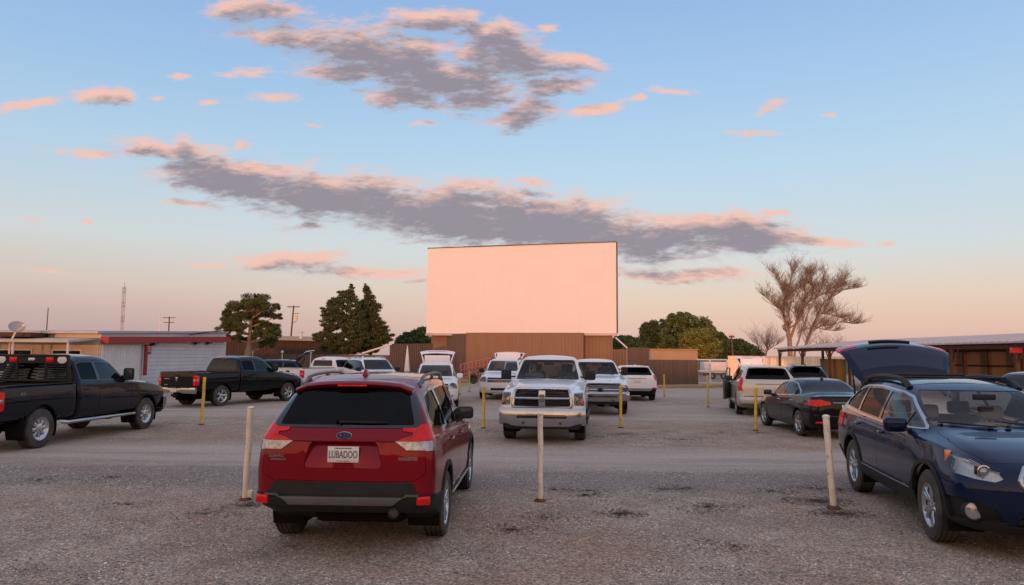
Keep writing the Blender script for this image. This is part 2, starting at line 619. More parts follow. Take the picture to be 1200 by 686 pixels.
# ------------------------------------------------------------------ wheels
_wheel_cache = {}
def wheel_meshes(Rt, W, Rr, style, rimmat):
    key = (Rt, W, Rr, style, rimmat)
    if key in _wheel_cache: return _wheel_cache[key]
    h = W / 2
    bm = BM()
    g = 0.012
    prof = [(Rr - 0.01, -h * 0.75), (Rr + 0.01, -h * 0.92), (Rr + (Rt - Rr) * 0.5, -h), (Rt - 0.03, -h * 0.95), (Rt - 0.008, -h * 0.78)]
    for a in (-0.5, -0.17, 0.17, 0.5):
        prof += [(Rt, a * h * 1.3 - 0.012), (Rt - g, a * h * 1.3 - 0.008), (Rt - g, a * h * 1.3 + 0.008), (Rt, a * h * 1.3 + 0.012)]
    prof += [(Rt - 0.008, h * 0.78), (Rt - 0.03, h * 0.95), (Rr + (Rt - Rr) * 0.5, h), (Rr + 0.01, h * 0.92), (Rr - 0.01, h * 0.75)]
    lathe(bm, prof, 44, 'Y')
    tyre = obj('tyre', bm, M['rubber'], angle=30); tm = tyre.data
    bpy.data.objects.remove(tyre)
    bm = BM()
    # barrel and lip
    lathe(bm, [(Rr - 0.005, -h * 0.8), (Rr - 0.03, -h * 0.5), (Rr - 0.035, h * 0.6), (Rr - 0.022, h * 0.72), (Rr - 0.006, h * 0.86), (Rr + 0.008, h * 0.88), (Rr + 0.008, h * 0.76)], 44, 'Y')
    fo = h * 0.62
    def spoke(a, w0, w1, r0, r1, d0=0.0, d1=0.02, th=0.03):
        ca, sa = math.cos(a), math.sin(a)
        f = (Vector((ca, 0, sa)), Vector((-sa, 0, ca)), Vector((0, 1, 0)))
        U, V, D = f
        pts = []
        for r, w, d in ((r0, w0, d0), ((r0 + r1) / 2, (w0 + w1) / 2 * 0.9, (d0 + d1) / 2 + 0.006), (r1, w1, d1)):
            pts.append([U * r + V * w + D * (fo + d - 0.008), U * r + V * w * 0.55 + D * (fo + d), U * r - V * w * 0.55 + D * (fo + d), U * r - V * w + D * (fo + d - 0.008), U * r - V * w + D * (fo + d - th), U * r + V * w + D * (fo + d - th)])
        vv = [[bm.verts.new(p) for p in s] for s in pts]
        for s, t in zip(vv, vv[1:]):
            for k in range(6): bm.faces.new((s[k], s[(k + 1) % 6], t[(k + 1) % 6], t[k]))
        bm.faces.new(vv[0]); bm.faces.new(vv[-1])
    R1 = Rr - 0.015
    if style == 'five':
        for k in range(5): spoke(PI / 2 + k * 2 * PI / 5, 0.042, 0.052, 0.03, R1)
    elif style == 'split5':
        for k in range(5):
            for s in (-1, 1): spoke(PI / 2 + k * 2 * PI / 5 + s * 0.19, 0.03, 0.022, 0.03, R1)
    elif style == 'ten':
        for k in range(10): spoke(PI / 2 + k * 2 * PI / 10, 0.02, 0.018, 0.03, R1)
    elif style == 'truck':
        lathe(bm, [(R1, fo + 0.015), (R1 - 0.03, fo + 0.005), (R1 - 0.055, fo - 0.02)], 44, 'Y')
        for k in range(8): spoke(k * 2 * PI / 8, 0.036, 0.045, 0.06, R1 - 0.03, 0.0, 0.0)
        lathe(bm, [(0.095, fo - 0.02), (0.095, fo + 0.01), (0.06, fo + 0.02), (0.05, fo + 0.05), (0.0, fo + 0.055)], 24, 'Y')
    hub = 0.075 if style != 'truck' else 0.06
    lathe(bm, [(hub, fo - 0.04), (hub, fo + 0.004), (hub - 0.02, fo + 0.010), (0.032, fo + 0.012), (0.03, fo + 0.018), (0.0, fo + 0.02)], 24, 'Y')
    for k in range(5):
        a = PI / 2 + PI / 5 + k * 2 * PI / 5
        lathe(bm, [(0.011, fo - 0.01), (0.011, fo + 0.018), (0.0, fo + 0.02)], 8, 'Y', c=(0.053 * math.cos(a), 0, 0.053 * math.sin(a)))
    bmesh.ops.recalc_face_normals(bm, faces=bm.faces[:])
    rim = obj('rim', bm, rimmat, angle=30); rm = rim.data
    bpy.data.objects.remove(rim)
    bm = BM()
    lathe(bm, [(0.0, -0.02), (Rr - 0.04, -0.02), (Rr - 0.04, 0.0), (0.0, 0.0)], 32, 'Y')
    bd = obj('brake_disc', bm, M['alloydk']); bmd = bd.data
    bpy.data.objects.remove(bd)
    _wheel_cache[key] = (tm, rm, bmd)
    return _wheel_cache[key]

def add_wheel(root, x, y, Rt, W, Rr, style, rimmat, steer=0.0):
    tm, rm, bd = wheel_meshes(Rt, W, Rr, style, rimmat)
    e = bpy.data.objects.new('wheel', None); e.empty_display_size = 0.1
    link(e, root)
    e.location = (x, y, Rt - 0.012)
    e.rotation_euler = (0, random.uniform(0, 1.2), (0 if y > 0 else PI) + steer)
    for n, m in (('tyre', tm), ('rim', rm), ('brake_disc', bd)):
        link(bpy.data.objects.new(n, m), e)
    return e
def clipx(poly, lo=None, hi=None, z0=1.1):
    """keep the part of a side-view polygon between two slanted pillars x = a + b*(z-z0)"""
    def clip(pl, f):
        out = []
        m = len(pl)
        for i in range(m):
            p, q = pl[i], pl[(i + 1) % m]
            a, b = f(p), f(q)
            if a >= 0: out.append(p)
            if (a >= 0) != (b >= 0):
                t = a / (a - b)
                out.append((p[0] + (q[0] - p[0]) * t, p[1] + (q[1] - p[1]) * t))
        return out
    if lo is not None: poly = clip(poly, lambda p: p[0] - lo[0] - lo[1] * (p[1] - z0))
    if hi is not None: poly = clip(poly, lambda p: hi[0] + hi[1] * (p[1] - z0) - p[0])
    return poly

class Car:
    def __init__(s, name, label, cat, loc, rz, S, paint, group=None):
        s.S = S; s.paint = paint
        s.root = thing(name, label, cat, loc, rz, group)
        s.bm = shell(S)
        s.bvh = BVHTree.FromBMesh(s.bm)
        s.bodymats = [M[paint]]
    def part(s, name, bm, mat, parent=None, **k):
        if not bm.verts: bm.free(); return None
        m = M[mat] if isinstance(mat, str) else mat
        return obj(name, bm, m, parent or s.root, **k)
    def hit(s, o, d):
        r = s.bvh.ray_cast(Vector(o), Vector(d))
        return r[0], r[1]
    def ysurf(s, x, z, side=1):
        h, n = s.hit((x, 3 * side, z), (0, -side, 0))
        return h.y if h else 0.9 * side
    def xrear(s, y, z):
        h, n = s.hit((-6, y, z), (1, 0, 0))
        return h.x if h else -2.3
    def xfront(s, y, z):
        h, n = s.hit((6, y, z), (-1, 0, 0))
        return h.x if h else 2.3
    def ztop(s, x, y):
        h, n = s.hit((x, y, 4), (0, 0, -1))
        return h.z if h else 1.6
    def sides(s, poly, nmin=0.2, src=None):
        bm = src if src is not None else s.bm
        return [(1, cut(bm, poly, SIDE_L, nmin)), (-1, cut(bm, poly, SIDE_R, nmin))]
    def skin(s, name, polys, frames, mat, d=0.0, rim=0.012, nmin=0.1, gap=0.0, parent=None, mirror=False, angle=38, push=None):
        """lift one or more projected regions of the skin off as ONE part"""
        out = []
        def one(ps):
            tot = None
            for p, f, nm in ps:
                b = cut(s.bm, p, f, nm)
                tot = b if tot is None else merge(tot, b)
            if gap: shrink(tot, gap)
            if d or rim: puff(tot, d, rim)
            return s.part(name, tot, mat, parent, angle=angle)
        fl = [(p, f, max(nmin, .45) if f in (SIDE_L, SIDE_R) else nmin) for p, f in zip(polys, frames)]
        out.append(one(fl))
        if mirror:
            ml = []
            for p, f, nm in fl:
                if f is SIDE_L: ml.append((p, SIDE_R, nm))
                elif f is SIDE_R: ml.append((p, SIDE_L, nm))
                else: ml.append(([(-u, v) for u, v in p], f if f in (REAR, FRONT) else (Vector((-f[0].x, f[0].y, 0)), f[1], Vector((f[2].x, -f[2].y, 0))), nm))
            out.append(one(ml))
        return out
    def glazing(s, dlo, panes, trim='gloss', chrome=None, mats=('midglass',), nmin=0.3, round_=0.03):
        """side glass: chrome line, black frame, panes"""
        s.win = {}
        if chrome:
            for sd, b in s.sides(rpoly(grow(dlo, 0.022), 0.05), nmin):
                inner = cut(b, rpoly(dlo, 0.04), SIDE_L if sd > 0 else SIDE_R, 0.05)
                puff(b, 0.006, 0.014); s.part('window_trim', b, chrome)
                s.win[sd] = inner
        else:
            for sd, b in s.sides(rpoly(dlo, 0.04), nmin): s.win[sd] = b
        s.panes = {1: [], -1: []}
        for sd in (1, -1):
            b = s.win[sd]
            for i, p in enumerate(panes):
                g = cut(b, rpoly(p, round_), SIDE_L if sd > 0 else SIDE_R, 0.05)
                puff(g, -0.006, 0)
                s.panes[sd].append(s.part('side_window', g, mats[min(i, len(mats) - 1)], angle=60))
            puff(b, 0.002, 0.014); s.part('window_frame', b, trim)
    def doors(s, polys, handles, mat=None, hmat=None, gap=0.004):
        for sd in (1, -1):
            for i, p in enumerate(polys):
                b = cut(s.bm, rpoly(p, 0.05), SIDE_L if sd > 0 else SIDE_R, 0.05)
                shrink(b, gap); puff(b, 0.0, 0.02)
                d = s.part('door', b, mat or s.paint)
                if d is None: continue
                hx, hz = handles[i]
                y = s.ysurf(hx, hz, sd)
                hb = BM()
                n = 8
                tube(hb, [(hx + 0.10 - 0.2 * k / n, y + sd * (0.008 + 0.022 * math.sin(PI * k / n) ** 0.5 if 0 < k < n else 0.0), hz + 0.012 * (0.5 - k / n)) for k in range(n + 1)], 0.013, 8, squash=None)
                obj('handle', hb, M[hmat or s.paint], d)
                if i < len(s.panes[sd]) and s.panes[sd][i]: s.panes[sd][i].parent = d
    def arch(s, cx, Rt, rad=None, trim=None, tw=0.055, W=0.24, cz=None, flat=1.0):
        rad = rad or Rt + 0.055
        cz = cz if cz is not None else Rt
        if trim:
            for sd, b in s.sides(circ(cx, cz, rad + tw, 36), 0.05):
                inner = cut(b, circ(cx, cz, rad, 36), SIDE_L if sd > 0 else SIDE_R, -0.5); inner.free()
                puff(b, 0.014, 0.03); s.part('wheel_arch_trim', b, trim)
        else:
            for sd, b in s.sides(circ(cx, cz, rad, 36), 0.0): b.free()
        x0, x1 = cx - rad, cx + rad
        for sg in (1, -1):
            yw = abs(s.ysurf(cx, cz + rad + 0.05, sg))
            yi = yw - W - 0.12
            b = cut(s.bm, [(x0, sg * yi), (x1, sg * yi), (x1, sg * 1.3), (x0, sg * 1.3)], BOTTOM, 0.3); b.free()
            lb = BM()
            n = 20
            a = []; c = []
            for k in range(n + 1):
                t = R(-25 + 230 * k / n)
                a.append(lb.verts.new((cx + (rad + 0.012) * math.cos(t), sg * (yw - 0.035), cz + (rad + 0.012) * math.sin(t))))
                c.append(lb.verts.new((cx + (rad + 0.012) * math.cos(t), sg * yi, cz + (rad + 0.012) * math.sin(t))))
            for k in range(n): lb.faces.new((a[k], a[k + 1], c[k + 1], c[k]))
            lb.faces.new(c)
            s.part('wheel_well', lb, 'dark')
    def wheels(s, ax, track, Rt, W, Rr, style, rim, steer=0.0):
        for i, x in enumerate(ax):
            for sg in (1, -1): add_wheel(s.root, x, sg * (track - W / 2), Rt, W, Rr, style, M[rim], steer if i == 1 else 0.0)
    def mirror(s, x, z, mat=None, sz=(0.10, 0.22, 0.15), reach=0.05):
        for sd in (1, -1):
            y = s.ysurf(x, z - 0.03, sd)
            b = BM()
            c = (x + 0.02, y + sd * (reach + sz[1] / 2 - 0.04), z + 0.02)
            box(b, c, sz, rot=(0, 0, sd * R(-8)), bev=0.045, seg=3)
            m = s.part('wing_mirror', b, mat or s.paint)
            b = BM(); box(b, (x + 0.03, y + sd * reach * 0.45, z - 0.03), (0.07, reach + 0.08, 0.04), bev=0.015)
            obj('mirror_arm', b, M['plastic'], m)
            b = BM(); box(b, (c[0] - sz[0] / 2 - 0.002, c[1], c[2]), (0.006, sz[1] * 0.82, sz[2] * 0.78), rot=(0, 0, sd * R(-8)), bev=0.002)
            obj('mirror_glass', b, M['mirrorglass'], m)
    def rails(s, x0, x1, y, mat='plastic', h=0.055, r=0.016, feet=3, wide=1.4):
        for sd in (1, -1):
            b = BM()
            n = 12
            pts = []
            for k in range(n + 1):
                t = k / n; x = x0 + (x1 - x0) * t
                e = min(t, 1 - t) / 0.10
                zz = s.ztop(x, sd * y) + h * min(1, e) ** 0.5 - (0.0 if e > 0 else 0.01)
                pts.append((x, sd * y, zz))
            tube(b, pts, [r * (1.25 if k in (0, n) else 1) for k in range(n + 1)], 8)
            for f in range(feet):
                x = x0 + (x1 - x0) * (0.1 + 0.8 * f / (feet - 1))
                box(b, (x, sd * y, s.ztop(x, sd * y) + h * 0.4), (0.10, r * 1.6, h), bev=0.008)
            s.part('roof_rail', b, mat)
    def fin(s, x, mat=None):
        b = BM(); z = s.ztop(x, 0)
        prism(b, [(x + 0.11, z - 0.006), (x - 0.055, z - 0.006), (x - 0.05, z + 0.06), (x - 0.03, z + 0.065)], (X, Z, Y), -0.016, 0.016, 0.008)
        for v in b.verts:
            t = (v.co.z - z) / 0.065
            v.co.y *= max(0.25, 2.0 - 1.75 * t)
        s.part('antenna_fin', b, mat or s.paint)
    def seats(s, rows, mat='darkcloth', ys=(0.36, -0.36), zs=0.42, hr=True, dash=None, wheel=True, sy=0.46):
        for x in rows:
            for y in ys:
                b = BM()
                box(b, (x + 0.12, y, zs), (0.50, sy, 0.18), bev=0.05, seg=3)
                box(b, (x - 0.18, y, zs + 0.36), (0.15, sy, 0.66), rot=(0, R(-14), 0), bev=0.05, seg=3)
                if hr: box(b, (x - 0.285, y, zs + 0.80), (0.10, 0.27, 0.17), rot=(0, R(-10), 0), bev=0.04, seg=3)
                if hr:
                    for q in (-0.05, 0.05): tube(b, [(x - 0.26, y + q, zs + 0.62), (x - 0.285, y + q, zs + 0.76)], 0.008, 6)
                s.part('seat', b, mat)
        if dash is not None:
            x, z = dash
            b = BM(); box(b, (x, 0, z - 0.13), (0.42, 1.36, 0.26), bev=0.07, seg=3)
            s.part('dashboard', b, 'darkcloth')
            if wheel:
                b = BM()
                c = Vector((x - 0.33, 0.36, z - 0.02)); ax = Vector((-0.9, 0, 0.42)).normalized(); u = Y; w = ax.cross(u)
                tube(b, [c + u * 0.185 * math.cos(2 * PI * k / 20) + w * 0.185 * math.sin(2 * PI * k / 20) for k in range(20)], 0.014, 8, closed=True)
                for a in (0, PI, -PI / 2): tube(b, [c - ax * 0.02, c + (u * math.cos(a) + w * math.sin(a)) * 0.18], 0.016, 6)
                s.part('steering_wheel', b, 'plastic')
    def floor(s, x0, x1, z, w, mat='darkcloth'):
        b = BM(); box(b, ((x0 + x1) / 2, 0, z), (x1 - x0, 2 * w, 0.04)); s.part('cabin_floor', b, mat)
    def plate(s, y, z, txt=None, rear=True, tilt=0.0, parent=None, w=0.305, h=0.155, txtsize=0.085, off=0.012):
        xs = s.xrear(y, z) if rear else s.xfront(y, z)
        sg = -1 if rear else 1
        b = BM(); box(b, (xs + sg * off, y, z), (0.006, w, h), bev=0.002)
        p = s.part('number_plate', b, 'plate', parent)
        if txt:
            mt = face_mtx((xs + sg * (off + 0.0045), y, z - 0.004), (0, sg, 0), (0, 0, 1))
            text('plate_lettering', txt, txtsize, M['platetext'], p, mt, 0.001, bold=0.0012, sx=0.60)
        return p
    def finish(s, thick=0.012, inner=None):
        b = s.bm
        be = [e for e in b.edges if e.is_boundary]
        b.normal_update()
        nr = {v: v.normal.copy() for v in b.verts}
        r = bmesh.ops.extrude_edge_only(b, edges=be)
        nv = [x for x in r['geom'] if isinstance(x, bmesh.types.BMVert)]
        off = {}
        for v in nv:
            for e in v.link_edges:
                w = e.other_vert(v)
                if w in nr and (w.co - v.co).length < 1e-7: off[v] = nr[w]
        for v, n in off.items(): v.co -= n * thick
        s.body = s.part('body', b, s.paint)
        return s.root

def rot_about(objs, root, pivot, ang):
    """swing parts (children of root) about a y-axis hinge"""
    m = Matrix.Translation(Vector(pivot)) @ Matrix.Rotation(ang, 4, 'Y') @ Matrix.Translation(-Vector(pivot))
    for o in objs:
        if o is not None: o.matrix_local = m @ o.matrix_local

# ================================================================== the red SUV
S_SUV = dict(
    xr=[(.25, -2.16), (.42, -2.27), (.55, -2.32), (.72, -2.31), (.9, -2.305), (1.09, -2.295), (1.15, -2.265), (1.24, -2.20), (1.42, -2.06), (1.6, -1.93), (1.75, -1.85)],
    xf=[(.2, 2.14), (.35, 2.25), (.55, 2.30), (.75, 2.29), (.9, 2.24), (1.0, 2.18)],
    zl=[(-2.32, .44), (-2.0, .36), (-1.7, .24), (1.6, .23), (2.3, .26)],
    zm=[(-2.3, .86), (0, .80), (2.3, .72)],
    zb=[(-2.3, 1.16), (-1.5, 1.13), (0, 1.07), (1.0, 1.02), (1.6, .97), (2.1, .90), (2.3, .82)],
    zr=[(-2.3, 1.53), (-1.8, 1.57), (-.8, 1.60), (0, 1.57), (.3, 1.50), (.95, 1.12), (1.1, 1.06), (1.6, 1.0), (2.1, .925), (2.3, .84)],
    zt=[(-2.3, 1.61), (-2.0, 1.645), (-1.2, 1.675), (-.4, 1.675), (.15, 1.63), (.30, 1.585), (1.0, 1.14), (1.12, 1.10), (1.6, 1.045), (2.2, .93), (2.3, .86)],
    ws=[(-2.3, .80), (-1.8, .86), (1.8, .86), (2.3, .80)],
    wm=[(-2.3, .885), (-1.5, .905), (1.4, .905), (2.3, .86)],
    wb=[(-2.3, .83), (-1, .865), (.8, .865), (1.6, .82), (2.3, .76)],
    wr=[(-2.3, .60), (-1.5, .645), (-.5, .66), (.2, .645), (.9, .72), (1.2, .73), (2.3, .70)],
    rad=dict(m=.12, s=.05, r=.05), br=.07, bf=.2, rr=.15, rf=.25)
DLO_SUV = [(.93, 1.135), (.36, 1.475), (.1, 1.525), (-.6, 1.555), (-1.45, 1.535), (-1.72, 1.49), (-1.93, 1.30), (-1.86, 1.20), (-.9, 1.14), (0, 1.10)]

def scaled(S, sx, sy, sz):
    T = dict(S)
    for k in ('xr', 'xf'): T[k] = [(z * sz, x * sx) for z, x in S[k]]
    for k in ('zl', 'zm', 'zb', 'zr', 'zt'): T[k] = [(x * sx, z * sz) for x, z in S[k]]
    for k in ('ws', 'wm', 'wb', 'wr'): T[k] = [(x * sx, w * sy) for x, w in S[k]]
    return T

def red_suv(loc, rz):
    up = lambda z: z + .15 * max(0, z - 1.15)      # a taller cabin than the shared shape
    S = dict(S_SUV)
    S['xr'] = [(up(z), x) for z, x in S_SUV['xr']]
    for k in ('zr', 'zt'): S[k] = [(x, up(z)) for x, z in S_SUV[k]]
    c = Car('parked_suv', 'dark red SUV with a white number plate, seen from behind', 'suv', loc, rz, S, 'red', 'cars parked on the gravel lot')
    d = [(x, up(z)) for x, z in DLO_SUV]
    g = grow(d, -0.022)
    c.glazing(d, [clipx(g, (-.20, -.06)), clipx(g, (-1.10, -.12), (-.27, -.06)), clipx(g, None, (-1.19, -.12))], mats=('midglass', 'tint', 'tint'))
    c.skin('windshield', [rpoly([(-.66, 1.14), (.66, 1.14), (.55, 1.62), (-.55, 1.62)], .06)], [FRONT], 'midglass', d=-.004, rim=0, nmin=.2)
    # rear glass with its black border
    rw = cut(c.bm, rpoly([(-.70, 1.235), (.70, 1.235), (.735, 1.285), (.60, 1.665), (-.60, 1.665), (-.735, 1.285)], .04), REAR, .35)
    pane = cut(rw, rpoly([(-.655, 1.262), (.655, 1.262), (.66, 1.285), (.545, 1.64), (-.545, 1.64), (-.66, 1.285)], .05), REAR, .1)
    puff(rw, .003, .012); c.part('rear_window_frame', rw, 'gloss')
    c.part('rear_window', pane, 'tint', angle=60)
    # lower cladding and bumper
    low = [(-.74, .60), (.74, .60), (.665, .725), (-.665, .725)]
    c.skin('bumper_panel', [rpoly(low, .03)], [REAR], 'plastic', d=.012, nmin=.3)
    c.skin('bumper', [[(-1, .2), (1, .2), (1, .598), (-1, .598)], [(-2.45, .2), (-1.66, .2), (-1.72, .55), (-2.45, .598)]], [REAR, SIDE_L], 'plastic', d=.012, nmin=.1)
    b = cut(c.bm, [(-2.45, .2), (-1.66, .2), (-1.72, .55), (-2.45, .598)], SIDE_R, .3); puff(b, .012); c.part('bumper_corner', b, 'plastic')
    b = BM()
    xs = c.xrear(0, .54)
    for p in ([(-.60, .585), (.60, .585), (.50, .505), (-.50, .505)],): prism(b, p, REAR, -xs + .0, -xs + .03, .012)
    for sg in (1, -1):
        prism(b, [(sg * .60, .585), (sg * .50, .505), (sg * .56, .555), (sg * .63, .595), (sg * .74, .598), (sg * .74, .612), (sg * .62, .612)], REAR, -xs - .02, -xs + .022)
    c.part('skid_strip', b, 'greyplastic')
    for sg in (1, -1):
        b = BM(); y = sg * .78
        xs = c.xrear(y, .54)
        box(b, (xs - .012, y, .545), (.05, .135, .085), rot=(0, 0, sg * R(-16)), bev=.014)
        c.part('reflector', b, 'redlens')
    # tail lamps
    red = [(.98, 1.285), (.62, 1.262), (.555, 1.238), (.565, 1.205), (.665, 1.192), (.66, 1.165), (.505, 1.117), (.98, 1.117)]
    clr = [(.98, 1.113), (.50, 1.113), (.61, 1.03), (.98, 1.02)]
    sr = [(-2.4, 1.285), (-2.10, 1.255), (-2.02, 1.20), (-2.03, 1.117), (-2.4, 1.117)]
    sc = [(-2.4, 1.113), (-2.03, 1.113), (-2.10, 1.02), (-2.4, 1.02)]
    lamps = c.skin('tail_light', [red, sr], [REAR, SIDE_L], 'redlens', d=.010, mirror=True, nmin=.05)
    for lp, sg in zip(lamps, (1, -1)):
        tot = None
        for p, f, nm in (([(u * sg, v) for u, v in clr], REAR, .05), (sc, SIDE_L if sg > 0 else SIDE_R, .45)):
            q = cut(c.bm, p, f, nm); tot = q if tot is None else merge(tot, q)
        puff(tot, .009, .02); c.part('reverse_lens', tot, 'clearlens', lp)
        # dark inner line of the C shaped lamp
        b = BM()
        pl = [(.76, 1.245), (.69, 1.228), (.69, 1.165), (.60, 1.137)]
        pts = []
        for u, v in pl: pts.append((c.xrear(sg * u, v) - .011, sg * u, v))
        tube(b, pts, .006, 6); c.part('lamp_line', b, 'reddark', lp)
    # tailgate
    tg = cut(c.bm, rpoly([(-.70, .73), (.70, .73), (.80, .80), (.79, 1.0), (.70, 1.24), (-.70, 1.24), (-.79, 1.0), (-.80, .80)], .04), REAR, .2)
    rec = cut(tg, rpoly([(-.385, .855), (.385, .855), (.325, 1.105), (-.325, 1.105)], .05), REAR, .1)
    shrink(tg, .004); puff(tg, 0, .02); gate = c.part('tailgate', tg, 'red')
    puff(rec, -.035, -.034)
    xm_ = max(v.co.x for v in rec.verts)
    for v in rec.verts:
        if v.co.x > xm_ - .028: v.co.x += .034 * (v.co.z - .98) / .12
    c.part('plate_recess', rec, 'red', gate)
    b = BM()
    n = 14
    for k in range(n):
        pass
    pts = [(c.xrear(y, 1.118) - .006, y, 1.118) for y in np.linspace(-.49, .49, 15)]
    tube(b, pts, .012, 8); c.part('tailgate_grip', b, 'red', gate)
    p = c.plate(-.0, .985, 'LUBADOO', parent=gate, txtsize=.098, off=-.022)
    xs = c.xrear(0, .985)
    for zz, ww, hh in ((1.045, .16, .010), (.921, .13, .006)):
        b = BM(); box(b, (xs + .0185, 0, zz), (.003, ww, hh)); obj('plate_print', b, M['platetext'], p)
    # oval star emblem
    xe = c.xrear(0, 1.165) - .012
    b = BM()
    tube(b, [(xe, .073 * math.cos(2 * PI * k / 28), 1.165 + .036 * math.sin(2 * PI * k / 28)) for k in range(28)], .006, 6, closed=True)
    for (yy, zz, rr_) in ((.035, .006, .014), (-.005, .012, .008), (-.03, .012, .007), (-.012, -.008, .007), (-.038, -.008, .007), (-.02, -.02, .006)):
        pts = []
        for k in range(8):
            a = PI / 4 * k; q = rr_ if k % 2 == 0 else rr_ * .4
            pts.append((yy + q * math.cos(a), 1.165 + zz + q * math.sin(a)))
        prism(b, pts, REAR, -xe, -xe + .006)
    em = c.part('emblem', b, 'chrome', gate)
    b = BM(); prism(b, [(.07 * math.cos(2 * PI * k / 28), 1.165 + .034 * math.sin(2 * PI * k / 28)) for k in range(28)], REAR, -xe - .006, -xe + .001)
    obj('emblem_field', b, M['emblemblue'], gate)
    for txt, y, z, sz, al in (('SUBARU', .735, .965, .042, 'LEFT'), ('SYMMETRICAL AWD', .715, .93, .017, 'LEFT'), ('FORESTER', -.72, .945, .040, 'RIGHT')):
        yc = y - .1 if al == 'LEFT' else y + .1
        h, nn = c.hit((-6, yc, z), (1, 0, 0))
        right = Vector((0, -1, 0)) - nn * Vector((0, -1, 0)).dot(nn)
        mt = face_mtx(h + nn * .004 + right * (-(.1)) * (1 if al == 'LEFT' else -1), right, (0, 0, 1))
        text('badge_lettering', txt, sz, M['chrome'], gate, mt, .003, align=al, bold=.0012)
    # wiper
    b = BM()
    pts = [(c.xrear(y, 1.29 + .008 * math.sin(i)) - .022, y, 1.292 + .006 * (y + .1)) for i, y in enumerate(np.linspace(.07, -.40, 8))]
    tube(b, pts, [.016, .015, .014, .013, .012, .011, .009, .006], 6)
    lathe(b, [(.03, 0), (.03, .03), (.0, .034)], 14, 'X', c=(c.xrear(.07, 1.285) - .03, .07, 1.285))
    c.part('rear_wiper', b, 'plastic')
    # spoiler with brake light
    b = BM()
    K = 10; rows = []
    for i, (dx, dz) in enumerate(((.24, .002), (.12, .014), (.03, .012), (.0, -.012), (.035, -.045), (.16, -.045))):
        row = []
        for k in range(K + 1):
            y = -.60 + 1.2 * k / K
            xe2 = -2.03 + .07 * (y / .6) ** 2
            zt = c.ztop(-1.78, y * .97) - .022 * (1 - dx / .24)
            row.append(b.verts.new((xe2 + dx, y, zt + dz)))
        rows.append(row)
    for r0, r1 in zip(rows, rows[1:] + rows[:1]):
        for k in range(K): b.faces.new((r0[k], r0[k + 1], r1[k + 1], r1[k]))
    b.faces.new([r[0] for r in rows]); b.faces.new([r[-1] for r in rows])
    bmesh.ops.recalc_face_normals(b, faces=b.faces[:])
    sp = c.part('spoiler', b, 'red')
    b = BM(); box(b, (-2.005, 0, c.ztop(-1.78, 0) - .052), (.04, .30, .022), bev=.006); c.part('brake_light', b, 'redlens', sp)
    for sg in (1, -1):
        b = BM()
        pts = [(-2.0, .605), (-1.80, .625), (-1.90, .66), (-2.13, .705), (-2.17, .70)]
        # black fins beside the rear glass
        pl = [(sg * .555, 1.63), (sg * .60, 1.62), (sg * .725, 1.30), (sg * .69, 1.30)]
        prism(b, pl, REAR, 1.80, 1.81)
        b.free()
    c.rails(-1.62, .05, .62, 'greyplastic', h=.062, r=.017)
    c.fin(-1.45, 'red')
    # exhaust
    b = BM(); lathe(b, [(.045, 0), (.05, 0), (.05, .2), (.042, .2), (.042, .02), (0, .02)], 20, 'X', c=(-2.30, -.50, .43)); c.part('exhaust_pipe', b, 'alloydk')
    b = BM(); box(b, (-1.75, -.1, .34), (.5, .9, .16), bev=.06); box(b, (0, 0, .26), (3.0, .9, .08), bev=.02); c.part('underbody', b, 'dark')
    # side sills, arches, doors
    for sg, b in c.sides([(-1.0, .15), (1.0, .15), (1.0, .395), (-1.0, .40)], .1):
        puff(b, .014, .02); c.part('sill_trim', b, 'plastic')
    for sg in (1, -1):
        b = BM(); tube(b, [(-.93, sg * .905, .375), (.93, sg * .905, .37)], .012, 6); c.part('sill_strip', b, 'alloy')
    for ax in (-1.335, 1.335): c.arch(ax, .355, .405, 'plastic', tw=.05)
    c.doors([[(.98, .41), (1.03, .80), (.95, 1.2), (-.23, 1.2), (-.23, .41)], [(-.236, .41), (-.236, 1.25), (-1.28, 1.25), (-1.30, .98), (-1.02, .66), (-.86, .41)]], [(-.05, .985), (-1.0, 1.01)])
    c.wheels((-1.335, 1.335), .90, .355, .225, .235, 'split5', 'alloy')
    c.mirror(.72, 1.14, 'plastic', sz=(.12, .23, .17), reach=-.03)
    for sg in (1, -1):
        pl = [(.98, .92), (.45, .80), (.48, .70), (.98, .74)]
        c.skin('headlight', [[(u * sg, v) for u, v in pl]], [FRONT], 'clearlens', d=.006, nmin=.05)
    c.skin('grille', [rpoly([(-.42, .62), (.42, .62), (.46, .80), (-.46, .80)], .04)], [FRONT], 'plastic', d=-.01, rim=-.01)
    c.seats((.15, -.75), 'darkcloth', dash=(.85, 1.08))
    c.floor(-1.55, 1.2, .40, .78)
    c.root.scale = (.965, .97, .95)
    b = BM(); box(b, (-1.25, 0, .78), (.14, 1.3, .62), rot=(0, R(-12), 0), bev=.05)
    for y in (-.42, 0, .42): box(b, (-1.33, y, 1.18), (.09, .24, .15), rot=(0, R(-10), 0), bev=.035)
    c.part('rear_seat', b, 'darkcloth')
    return c.finish()
